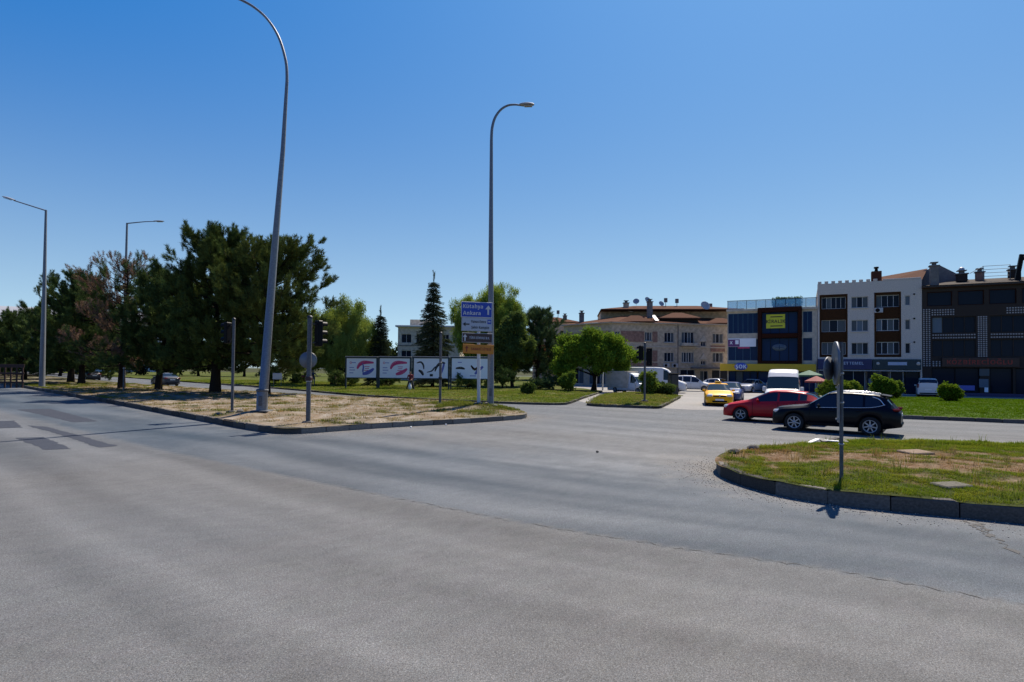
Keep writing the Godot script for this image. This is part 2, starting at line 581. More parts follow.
func asphalt_colour(x: float, z: float) -> Color:
	var p := Vector2(x, z)
	var al := x * 0.80 + z * 0.60
	# signed distance across the avenue, measured from the joint between the two lanes
	var sy := 0.0
	var best := 1e9
	for i in SEAM.size() - 1:
		var a := SEAM[i]
		var b := SEAM[i + 1]
		var q := Geometry2D.get_closest_point_to_segment(p, a, b)
		var d := p.distance_to(q)
		if d < best:
			best = d
			sy = signf((b - a).cross(p - a)) * d
	var blot := nz.get_noise_2d(x * 0.16, z * 0.16)
	var fine := nz.get_noise_2d(x * 0.9 + 40, z * 0.9)
	var wob := sy + 0.35 * nf.get_noise_2d(al * 0.07, 3.0)
	var streak := nf.get_noise_2d(al * 0.022 + 9, wob * 0.40) * 0.45 + nf.get_noise_2d(al * 0.045 + 30, wob * 0.95) * 0.33 + nf.get_noise_2d(al * 0.09 + 70, wob * 1.9) * 0.22
	var tiny := nf.get_noise_2d(x * 5.0, z * 5.0)
	var v := 0.232 * (1.0 + 0.03 * blot + 0.06 * fine + 0.26 * streak + 0.07 * tiny)
	var warm := -0.003 + 0.007 * nz.get_noise_2d(x * 0.1 + 90, z * 0.1)
	# the lane laid later beside the median is darker and bluer than the lane in front
	var behind := band(0.02, -0.05, sy) * band(-8.0, -4.0, sy + 1.5 * blot)
	var worn := nz.get_noise_2d(al * 0.10 + 5, wob * 0.5 + 5)
	v *= 1.0 - behind * (0.23 + 0.22 * worn)
	warm -= behind * 0.022
	if sy > 0.0:
		v *= 1.0 + 0.10 * exp(-pow((wob - 1.5) / 0.6, 2.0)) - 0.12 * exp(-pow((wob - 2.8) / 0.45, 2.0)) - 0.08 * exp(-pow((sy - 0.35) / 0.25, 2.0))
	else:
		v *= 1.0 - 0.12 * behind * exp(-pow((wob + 1.9) / 0.5, 2.0)) + 0.10 * behind * exp(-pow((wob + 2.9) / 0.4, 2.0))
	# crossing between the islands: pale and dusty with darker turning tracks
	var cross := exp(-(pow((x - 3.0) / 5.5, 2.0) + pow((z + 19.0) / 7.5, 2.0)))
	var pale := exp(-(pow((x - 2.9) / 2.2, 2.0) + pow((z + 13.4) / 2.0, 2.0)))
	v *= 1.0 + 0.10 * cross + 0.26 * pale * clampf(0.8 + 0.9 * fine + 0.5 * blot, 0.2, 1.3)
	warm += 0.010 * pale - 0.004 * cross
	for tr in [[Vector2(16.0, -30.0), 17.5], [Vector2(16.0, -30.0), 15.9], [Vector2(-13.0, -38.0), 22.0], [Vector2(-13.0, -38.0), 23.7]]:
		var track: float = absf(p.distance_to(tr[0]) - tr[1])
		v *= 1.0 - 0.16 * exp(-track * track / 0.14) * clampf(0.4 + 1.4 * worn + 0.5 * fine, 0.0, 1.0) * cross
	# far carriageway: grey blue
	var far := band(-19.0, -24.0, z + 0.85 * minf(0.0, x + 4.0))
	v *= 1.0 - 0.08 * far
	warm -= 0.010 * far
	# dust along the kerb feet
	for ed in [RIGHT_FRONT, LEFT_FRONT]:
		if ed == RIGHT_FRONT and (x < 2.5 or z > -4.0): continue
		if ed == LEFT_FRONT and (x > 3.0 or z > -17.0): continue
		var kd := path_dist(p, ed)
		if kd < 1.8:
			var k := exp(-kd / (0.30 + 0.35 * maxf(0.0, fine + 0.3) + (0.35 if x > -7.0 and x < 6.0 and z < -12.0 else 0.0))) * (0.55 + 0.6 * maxf(0.0, fine + 0.35))
			v = lerpf(v, 0.27, clampf(k, 0, 0.8))
			warm += 0.035 * clampf(k, 0, 0.8)
	return Color(maxf(0.02, v + warm), maxf(0.02, v + warm * 0.15), maxf(0.02, v - warm * 0.85))

func concrete_colour(x: float, z: float) -> Color:
	var v := 0.29 * (1.0 + 0.14 * nz.get_noise_2d(x * 0.1, z * 0.1) + 0.08 * nz.get_noise_2d(x * 0.7, z * 0.7))
	return Color(v * 1.02, v * 0.985, v * 0.93)

func steps(a: float, b: float, s: float) -> PackedFloat32Array:
	var o := PackedFloat32Array()
	var n := int(round((b - a) / s))
	for i in n: o.append(a + (b - a) * i / n)
	return o

func right_height(p: Vector2) -> float:
	return 0.25 + 0.07 * band(0.3, 3.0, edge_dist(p, right_isl)) + 0.03 * nz.get_noise_2d(p.x * 0.7, p.y * 0.7)

# how dry the right island is at a point (0 green, 1 bare)
func right_dry(p: Vector2) -> float:
	var mid := PackedVector2Array([Vector2(6.4, -13.6), Vector2(7.6, -13.2), Vector2(9.2, -12.4), Vector2(11.5, -11.4), Vector2(16, -9.5)])
	var d := path_dist(p, mid) - 0.5 - 0.10 * maxf(0.0, p.x - 6.0)
	var n := nz.get_noise_2d(p.x * 0.9 + 3, p.y * 0.9)
	var n2 := nz.get_noise_2d(p.x * 2.6 + 60, p.y * 2.6)
	var dd := clampf(0.82 - d * 0.62 + n * 1.5 + n2 * 0.7, 0.0, 1.0)
	var tip := exp(-p.distance_to(Vector2(5.7, -14.3)) / 1.1)
	return clampf(dd + tip * (0.5 + n), 0.0, 1.0)

func left_height(p: Vector2) -> float:
	var e := edge_dist(p, left_isl)
	var mound := 0.14 * exp(-p.distance_squared_to(Vector2(-11.2, -24.2)) / 7.0) + 0.16 * exp(-p.distance_squared_to(Vector2(-1.4, -30.4)) / 4.5) + 0.12 * exp(-p.distance_squared_to(Vector2(-24, -40)) / 60.0)
	return 0.20 + (mound + 0.09 * nz.get_noise_2d(p.x * 0.4, p.y * 0.4) + 0.035 * nz.get_noise_2d(p.x * 1.8, p.y * 1.8)) * band(0.05, 1.6, e)

func left_green(p: Vector2) -> float:
	var n := nz.get_noise_2d(p.x * 0.35 + 7, p.y * 0.35)
	var g := exp(-p.distance_squared_to(Vector2(-0.8, -30.0)) / 9.0) * 1.1
	g += exp(-p.distance_squared_to(Vector2(-3.6, -33.8)) / 7.0) * 0.8
	g += band(-30.0, -46.0, p.x) * 0.55
	g += band(0.0, 1.4, 0.55 - edge_dist(p, left_isl) * 0.9) * 0.3
	return clampf(g + n * 0.9 + 0.35 * nz.get_noise_2d(p.x * 1.1, p.y * 1.1 + 40), 0.0, 1.0)

func build_ground() -> void:
	# outlines measured on the ground plane
	RIGHT_FRONT = smooth_poly([Vector2(34, 5.2), Vector2(20, -2.2), Vector2(12, -6.4), Vector2(7.75, -8.63), Vector2(6.28, -9.3), Vector2(5.34, -9.87), Vector2(4.79, -10.6), Vector2(4.5, -11.6), Vector2(4.52, -12.6), Vector2(4.85, -13.4), Vector2(5.3, -14.1), Vector2(6.1, -14.85), Vector2(7.4, -15.7), Vector2(8.9, -16.45), Vector2(10.4, -16.95), Vector2(12.0, -17.0), Vector2(14.0, -16.6), Vector2(15.9, -15.8), Vector2(24, -11.2), Vector2(44, 0.3)])
	right_isl = PackedVector2Array(RIGHT_FRONT)
	LEFT_FRONT = smooth_poly([Vector2(-150, -149), Vector2(-100, -102), Vector2(-57.75, -64.28), Vector2(-45.65, -53.6), Vector2(-34.5, -43.4), Vector2(-25.1, -34.9), Vector2(-17.54, -27.9), Vector2(-11.85, -22.6), Vector2(-9.78, -20.7), Vector2(-8.3, -19.5), Vector2(-7.55, -19.15), Vector2(-6.9, -19.35), Vector2(-6.08, -20.2), Vector2(-4.26, -21.85), Vector2(-2.09, -23.4), Vector2(-0.49, -24.8), Vector2(0.55, -26.0), Vector2(0.75, -27.2)])
	var lb := smooth_poly([Vector2(0.75, -27.2), Vector2(0.35, -29.3), Vector2(-0.7, -32.6), Vector2(-2.2, -35.0), Vector2(-4.2, -36.9), Vector2(-8.2, -39.2), Vector2(-13.2, -41.8), Vector2(-17.5, -44.4), Vector2(-24, -49.2), Vector2(-32.5, -56.3), Vector2(-42, -64.0), Vector2(-54, -75), Vector2(-68, -88), Vector2(-150, -165)])
	left_isl = PackedVector2Array(LEFT_FRONT)
	for i in range(1, lb.size()): left_isl.append(lb[i])
	var pf := smooth_poly([Vector2(-150, -180), Vector2(-85, -117.6), Vector2(-62, -95.5), Vector2(-41.6, -75.5), Vector2(-29, -63.5), Vector2(-20.5, -54.6), Vector2(-14.1, -47.4), Vector2(-8.16, -41.9), Vector2(-4.17, -39.2), Vector2(-1.0, -37.4), Vector2(1.9, -36.35), Vector2(3.2, -36.5), Vector2(3.75, -37.3), Vector2(4.6, -40.5), Vector2(6.0, -46), Vector2(8.2, -54), Vector2(9.6, -60)])
	park = PackedVector2Array(pf)
	park.append_array(PackedVector2Array([Vector2(7.0, -72), Vector2(12, -100), Vector2(20, -170), Vector2(-150, -230)]))
	mid_isl = smooth_poly([Vector2(10.9, -53.5), Vector2(8.3, -51), Vector2(6.3, -43.5), Vector2(5.0, -37.6), Vector2(4.9, -36.0), Vector2(5.6, -35.1), Vector2(7.0, -34.5), Vector2(8.3, -33.95), Vector2(9.0, -34.3), Vector2(10.2, -37.3), Vector2(12.0, -42), Vector2(13.6, -46.2), Vector2(14.6, -49.5), Vector2(13.8, -52.5)])
	right_verge = smooth_poly([Vector2(27.5, -50.5), Vector2(22.5, -41), Vector2(18.6, -33), Vector2(17.3, -30.4), Vector2(17.8, -29.2), Vector2(18.95, -28.4), Vector2(21.5, -27.3), Vector2(23.44, -26.2), Vector2(28, -23.9), Vector2(40, -17.0), Vector2(60, -5.5), Vector2(90, 12)])
	right_verge.append_array(PackedVector2Array([Vector2(100, -5), Vector2(62, -36.5), Vector2(43, -47.2), Vector2(38, -49.4), Vector2(33, -50.4)]))
	# the wide ground under everything
	var gx := steps(-700, 700, 28)
	var gc := func(x: float, z: float) -> Color:
		var n := nz.get_noise_2d(x * 0.01, z * 0.01)
		return Color(0.08 + 0.02 * n, 0.085 + 0.02 * n, 0.045 + 0.01 * n)
	structure("ground", grid_sheet(gx, steps(-900, 300, 28), -0.03, gc), M.earth)
	# road
	var xs := steps(-170, -62, 4.0)
	xs.append_array(steps(-62, -18, 0.5))
	xs.append_array(steps(-18, -11, 0.25))
	xs.append_array(steps(-11, 11, 0.15))
	xs.append_array(steps(11, 18, 0.25))
	xs.append_array(steps(18, 40, 0.6))
	xs.append_array(steps(40, 120.1, 4.0))
	var zs := steps(-200, -60, 4.0)
	zs.append_array(steps(-60, -28, 0.5))
	zs.append_array(steps(-28, -14.0, 0.24))
	zs.append_array(steps(-14.0, -3.0, 0.13))
	zs.append_array(steps(-3.0, 30.1, 3.0))
	structure("road", grid_sheet(xs, zs, 0.0, asphalt_colour), M.asphalt)
	# pale service road and parking in front of the shops
	var sr := PackedVector2Array([Vector2(4.9, -41), Vector2(5.4, -36.9), Vector2(7.5, -36), Vector2(8.8, -34.8), Vector2(10.5, -33.3), Vector2(14.5, -33.6), Vector2(18.0, -31), Vector2(24, -38), Vector2(35, -42), Vector2(62, -33), Vector2(105, -4), Vector2(110, -40), Vector2(60, -62), Vector2(20, -100), Vector2(8, -100), Vector2(2, -60)])
	structure("service_road", ground_patch(sr, 1.6, func(_p): return 0.004, func(p): return concrete_colour(p.x, p.y)), M.concrete_road)
	# islands
	var ri := structure("right_island", ground_patch(right_isl, 0.28, right_height, func(p):
		var d := right_dry(p)
		var n := nz.get_noise_2d(p.x * 2.5, p.y * 2.5)
		var soil := Color(0.17, 0.105, 0.06).lerp(Color(0.27, 0.205, 0.145), clampf(0.4 + n, 0, 1))
		return Color(0.055, 0.068, 0.02).lerp(soil, d), Rect2(-5, -22, 30, 26)), M.earth)
	var ks := [M.kerb, M.kerb, M.kerb_pale, M.kerb_dark]
	kerb(ri, RIGHT_FRONT.slice(4, 60), 0.19, 0.245, 0.9, ks, 0.04)
	var li := structure("left_island", ground_patch(left_isl, 0.42, left_height, func(p):
		var g := left_green(p)
		var n := nz.get_noise_2d(p.x * 1.3, p.y * 1.3)
		var n2 := nz.get_noise_2d(p.x * 0.25, p.y * 0.25 + 4)
		var soil := Color(0.24, 0.18, 0.12).lerp(Color(0.37, 0.325, 0.27), clampf(0.5 + 0.9 * n + 0.4 * n2, 0, 1))
		soil = soil.lerp(Color(0.15, 0.115, 0.075), clampf(1.3 * nz.get_noise_2d(p.x * 0.6 + 31, p.y * 0.6), 0, 0.6))
		return soil.lerp(Color(0.06, 0.068, 0.022), g), Rect2(-75, -95, 80, 80)), M.earth)
	kerb(li, LEFT_FRONT.slice(8, 44), -0.18, 0.22, 1.0, ks, 0.045)
	kerb(li, LEFT_FRONT.slice(43, LEFT_FRONT.size()), -0.18, 0.20, 0.9, [M.kerb_bleached, M.kerb_bleached, M.kerb_pale], 0.06)
	kerb(li, lb.slice(0, 44), -0.18, 0.17, 1.0, ks, 0.03)
	var pk := structure("park_lawn", ground_patch(park, 1.1, func(p): return 0.13 + 0.10 * band(0.1, 5.0, edge_dist(p, park)) + 0.06 * nz.get_noise_2d(p.x * 0.15, p.y * 0.15), func(p):
		var n := nz.get_noise_2d(p.x * 0.25, p.y * 0.25)
		return Color(0.075, 0.105, 0.02).lerp(Color(0.16, 0.15, 0.06), clampf(0.25 + n, 0, 1)), Rect2(-95, -125, 130, 95)), M.earth)
	kerb(pk, pf.slice(12, pf.size()), -0.18, 0.15, 1.2, ks, 0.02)
	var mi := structure("corner_island", ground_patch(mid_isl, 0.6, func(p): return 0.15 + 0.16 * band(0.1, 2.5, edge_dist(p, mid_isl)), func(p):
		var n := nz.get_noise_2d(p.x * 0.5, p.y * 0.5)
		return Color(0.08, 0.105, 0.024).lerp(Color(0.17, 0.15, 0.07), clampf(0.3 + n, 0, 1))), M.earth)
	kerb(mi, mid_isl, -0.18, 0.17, 1.0, ks, 0.02)
	var rv := structure("right_verge", ground_patch(right_verge, 1.0, func(p): return 0.16 + 0.12 * band(0.1, 3.0, edge_dist(p, right_verge)), func(p):
		var n := nz.get_noise_2d(p.x * 0.3, p.y * 0.3)
		return Color(0.05, 0.10, 0.01).lerp(Color(0.085, 0.12, 0.02), clampf(0.4 + n, 0, 1)), Rect2(10, -55, 60, 55)), M.earth)
	kerb(rv, right_verge.slice(4, 40), -0.18, 0.18, 1.0, ks, 0.02)
	# darker tar patches laid into the front lanes
	var k := 0
	for pp in [[Vector2(-15.13, -17.41), Vector2(-14.51, -17.72), Vector2(-11.76, -15.26), Vector2(-12.25, -15.04)], [Vector2(-17.82, -20.99), Vector2(-16.73, -20.56), Vector2(-10.99, -15.92), Vector2(-11.25, -15.57), Vector2(-14.38, -18.27)], [Vector2(-24.6, -28.4), Vector2(-23.4, -28.9), Vector2(-16.6, -22.9), Vector2(-17.1, -22.3)], [Vector2(-17.3, -17.6), Vector2(-16.7, -17.7), Vector2(-14.0, -14.5), Vector2(-14.5, -14.3)], [Vector2(-20.5, -22.3), Vector2(-19.8, -22.7), Vector2(-17.4, -20.3), Vector2(-18.0, -19.9)]]:
		var poly := PackedVector2Array(pp)
		structure("asphalt_patch", ragged_sheet(poly, 0.004 + 0.0006 * k, 0.06), M.patch_asphalt)
		k += 1
	# cracks: the long joint between the lanes and the one running off the right kerb
	structure("joint_crack", crack_mesh(PackedVector2Array([Vector2(-3.22, -10.78), Vector2(0.03, -8.5), Vector2(2.07, -7.33), Vector2(3.68, -6.54), Vector2(5.03, -5.61), Vector2(8.6, -3.5)]), 0.007, 0.05, 0.004), M.crack)
	structure("kerb_crack", crack_mesh(PackedVector2Array([Vector2(7.15, -8.85), Vector2(6.87, -8.28), Vector2(6.54, -7.56), Vector2(6.38, -7.12), Vector2(6.3, -6.2)]), 0.035, 0.06, 0.005), M.crack)
	structure("kerb_crack", crack_mesh(PackedVector2Array([Vector2(7.0, -8.8), Vector2(6.78, -8.3), Vector2(6.63, -7.9)]), 0.02, 0.05, 0.0056), M.crack)

func ragged_sheet(poly: PackedVector2Array, y: float, amp: float) -> ArrayMesh:
	var out := PackedVector2Array()
	for i in poly.size():
		var a := poly[i]
		var b := poly[(i + 1) % poly.size()]
		var k := maxi(2, int(a.distance_to(b) / 0.18))
		for j in k:
			var p := a.lerp(b, float(j) / k)
			out.append(p + Vector2(nz.get_noise_2d(p.x * 1.7, p.y * 1.7), nz.get_noise_2d(p.x * 1.7 + 50, p.y * 1.7)) * amp)
	var idx := Geometry2D.triangulate_polygon(out)
	var mb := MB.new().flat()
	for i in range(0, idx.size(), 3):
		mb.tri(Vector3(out[idx[i]].x, y, out[idx[i]].y), Vector3(out[idx[i + 1]].x, y, out[idx[i + 1]].y), Vector3(out[idx[i + 2]].x, y, out[idx[i + 2]].y), Vector3.UP)
	return mb.done()

func crack_mesh(path: PackedVector2Array, w: float, wander: float, y: float) -> ArrayMesh:
	var cur := Curve2D.new()
	for p in path: cur.add_point(p)
	var n := int(cur.get_baked_length() / 0.06)
	var mb := MB.new().flat()
	var l: Vector2
	var r: Vector2
	for i in n + 1:
		var p := cur.sample_baked(cur.get_baked_length() * i / n)
		var q := cur.sample_baked(minf(cur.get_baked_length(), cur.get_baked_length() * i / n + 0.1))
		var d := (q - p).normalized() if q != p else Vector2(1, 0)
		var nn := Vector2(-d.y, d.x)
		p += nn * wander * (nz.get_noise_1d(i * 0.23) * 1.4 + 0.4 * nf.get_noise_1d(i * 0.9))
		var ww := w * clampf(0.55 + 1.1 * nf.get_noise_1d(i * 0.35 + 60), 0.06, 1.5)
		var l2 := p + nn * ww
		var r2 := p - nn * ww
		if i > 0: mb.quad(Vector3(l.x, y, l.y), Vector3(r.x, y, r.y), Vector3(r2.x, y, r2.y), Vector3(l2.x, y, l2.y), Vector3.UP)
		l = l2
		r = r2
	return mb.done()

# ------------------------------------------------------------------ buildings
var unit_box: ArrayMesh
var fonts := {}

func slab(called: String, at: Vector3, s: Vector3, m: Material, parent: Node, bev := 0.0) -> MeshInstance3D:
	return part(called, bx(Vector3.ZERO, s, bev), m, parent, at)

# a wall in the local xy plane facing +z, with real openings and reveals
func wall_mesh(w: float, h: float, holes: Array, depth := 0.3, y0 := 0.0) -> ArrayMesh:
	var xs := [0.0, w]
	var ys := [y0, h]
	for o in holes:
		for v in [o[0], o[0] + o[2]]:
			if not xs.has(v): xs.append(v)
		for v in [o[1], o[1] + o[3]]:
			if not ys.has(v): ys.append(v)
	xs.sort()
	ys.sort()
	var mb := MB.new().flat()
	for i in xs.size() - 1:
		for j in ys.size() - 1:
			var c := Vector2((xs[i] + xs[i + 1]) * 0.5, (ys[j] + ys[j + 1]) * 0.5)
			var open := false
			for o in holes:
				if c.x > o[0] and c.x < o[0] + o[2] and c.y > o[1] and c.y < o[1] + o[3]: open = true
			if open: continue
			mb.quad(Vector3(xs[i], ys[j], 0), Vector3(xs[i + 1], ys[j], 0), Vector3(xs[i + 1], ys[j + 1], 0), Vector3(xs[i], ys[j + 1], 0), Vector3(0, 0, 1))
	for o in holes:
		var a := Vector3(o[0], o[1], 0)
		var b := Vector3(o[0] + o[2], o[1], 0)
		var c := Vector3(o[0] + o[2], o[1] + o[3], 0)
		var d := Vector3(o[0], o[1] + o[3], 0)
		var k := Vector3(0, 0, -depth)
		mb.quad(a, b, b + k, a + k, Vector3.UP)
		mb.quad(b, c, c + k, b + k, Vector3.LEFT)
		mb.quad(c, d, d + k, c + k, Vector3.DOWN)
		mb.quad(d, a, a + k, d + k, Vector3.RIGHT)
	var t := Vector3(0, 0, -depth)
	mb.quad(Vector3(0, y0, 0), Vector3(0, h, 0), Vector3(0, h, 0) + t, Vector3(0, y0, 0) + t, Vector3.LEFT)
	mb.quad(Vector3(w, y0, 0), Vector3(w, h, 0), Vector3(w, h, 0) + t, Vector3(w, y0, 0) + t, Vector3.RIGHT)
	mb.quad(Vector3(0, h, 0), Vector3(w, h, 0), Vector3(w, h, 0) + t, Vector3(0, h, 0) + t, Vector3.UP)
	return mb.done()

# a window with frame and mullions; each pane is a piece of its own
func window(parent: Node, x: float, y: float, w: float, h: float, cols: int, fm: Material, gms: Array, z := -0.14, fw := 0.06, called := "window", rows := 1) -> MeshInstance3D:
	if unit_box == null: unit_box = bx(Vector3.ZERO, Vector3.ONE)
	var mb := MB.new()
	mb.box(Vector3(fw / 2, h / 2, 0), Vector3(fw, h, 0.08))
	mb.box(Vector3(w - fw / 2, h / 2, 0), Vector3(fw, h, 0.08))
	mb.box(Vector3(w / 2, fw / 2, 0), Vector3(w - 2 * fw, fw, 0.078))
	mb.box(Vector3(w / 2, h - fw / 2, 0), Vector3(w - 2 * fw, fw, 0.078))
	for i in range(1, cols):
		mb.box(Vector3(w * i / cols, h / 2, 0), Vector3(fw, h - 2 * fw, 0.074))
	for i in range(1, rows):
		mb.box(Vector3(w / 2, h * i / rows, 0), Vector3(w - 2 * fw, fw, 0.07))
	var f := part(called, mb.done(), fm, parent, Vector3(x, y, z))
	for i in cols:
		for j in rows:
			var pw := w / cols
			var ph := h / rows
			var p := part("pane", unit_box, gms[(i + j * cols) % gms.size()], f, Vector3(pw * (i + 0.5), ph * (j + 0.5), -0.02))
			p.scale = Vector3(pw - fw * 0.4, ph - fw * 0.4, 0.016)
			p.rotation = Vector3(rng.randf_range(-0.006, 0.006), rng.randf_range(-0.006, 0.006), 0)
	return f

func text(s: String, size: float, m: Material, parent: Node, at: Vector3, rot := Vector3.ZERO, called := "lettering", bold := false, wide := 1.0, face := "Droid Sans") -> MeshInstance3D:
	var key := face + str(bold)
	if not fonts.has(key):
		var f := SystemFont.new()
		f.font_names = PackedStringArray([face])
		f.font_weight = 700 if bold else 400
		fonts[key] = f
	var t := TextMesh.new()
	t.text = s
	t.font = fonts[key]
	t.font_size = 32
	t.pixel_size = size / 31.0
	t.depth = 0.012
	var o := part(called, t, m, parent, at, rot)
	o.scale = Vector3(wide, 1, 1)
	return o

func gable_roof(w: float, d: float, rise: float, over := 0.4) -> ArrayMesh:
	# hipped roof over a w by d plan (x 0..w, z -d..0), real thickness at the eave
	var mb := MB.new().flat()
	var a := Vector3(-over, 0, over)
	var b := Vector3(w + over, 0, over)
	var c := Vector3(w + over, 0, -d - over)
	var e := Vector3(-over, 0, -d - over)
	var k := minf(d * 0.5 + over, w * 0.5 - 0.2)
	var r1 := Vector3(-over + k, rise, -d * 0.5)
	var r2 := Vector3(w + over - k, rise, -d * 0.5)
	mb.quad(a, b, r2, r1, Vector3(0, 1, 1))
	mb.quad(c, e, r1, r2, Vector3(0, 1, -1))
	mb.tri(b, c, r2, Vector3(1, 1, 0))
	mb.tri(e, a, r1, Vector3(-1, 1, 0))
	var t := Vector3(0, -0.16, 0)
	mb.quad(a, b, b + t, a + t, Vector3(0, 0, 1))
	mb.quad(b, c, c + t, b + t, Vector3(1, 0, 0))
	mb.quad(c, e, e + t, c + t, Vector3(0, 0, -1))
	mb.quad(e, a, a + t, e + t, Vector3(-1, 0, 0))
	mb.quad(a + t, b + t, c + t, e + t, Vector3.DOWN)
	return mb.done()

func chimney(parent: Node, at: Vector3, w: float, h: float, m: Material, cap := true) -> void:
	var o := part("chimney", bx(Vector3(0, h / 2, 0), Vector3(w, h, w * 0.8), 0.03), m, parent, at)
	if cap: part("chimney_cap", MB.new().box(Vector3(0, h + 0.06, 0), Vector3(w * 1.25, 0.12, w), 0.02).box(Vector3(0, h + 0.25, 0), Vector3(w * 0.5, 0.26, w * 0.4)).box(Vector3(0, h + 0.42, 0), Vector3(w * 0.9, 0.08, w * 0.8)).done(), M.render_grey, o)

func dish(parent: Node, at: Vector3, r: float, face: Vector3) -> void:
	var b := Basis.looking_at(face.normalized(), Vector3.UP) * Basis(Vector3.RIGHT, -PI / 2)
	var mb := MB.new()
	mb.lathe(Vector3(0, 0.6, 0), [Vector2(0.001, 0), Vector2(r * 0.5, r * 0.06), Vector2(r * 0.8, r * 0.17), Vector2(r, r * 0.28), Vector2(r * 0.98, r * 0.3), Vector2(r * 0.5, r * 0.1), Vector2(0.001, 0.03)], 14, b)
	mb.tube([Vector3(0, 0, 0), Vector3(0, 0.62, 0)], [0.03, 0.03], 6)
	mb.tube([Vector3(0, 0.62, 0), Vector3(0, 0.6, 0) + b * Vector3(0, r * 0.8, 0)], [0.015, 0.015], 5)
	part("satellite_dish", mb.done(), M.lamp_grey, parent, at)

func water_heater(parent: Node, at: Vector3) -> void:
	var mb := MB.new()
	mb.tube([Vector3(0, 0, 0), Vector3(0, 1.1, 0)], [0.05, 0.05], 6)
	mb.tube([Vector3(0, 1.1, 0), Vector3(0, 1.75, 0)], [0.28, 0.28], 12)
	part("water_tank", mb.done(), M.render_grey, parent, at)

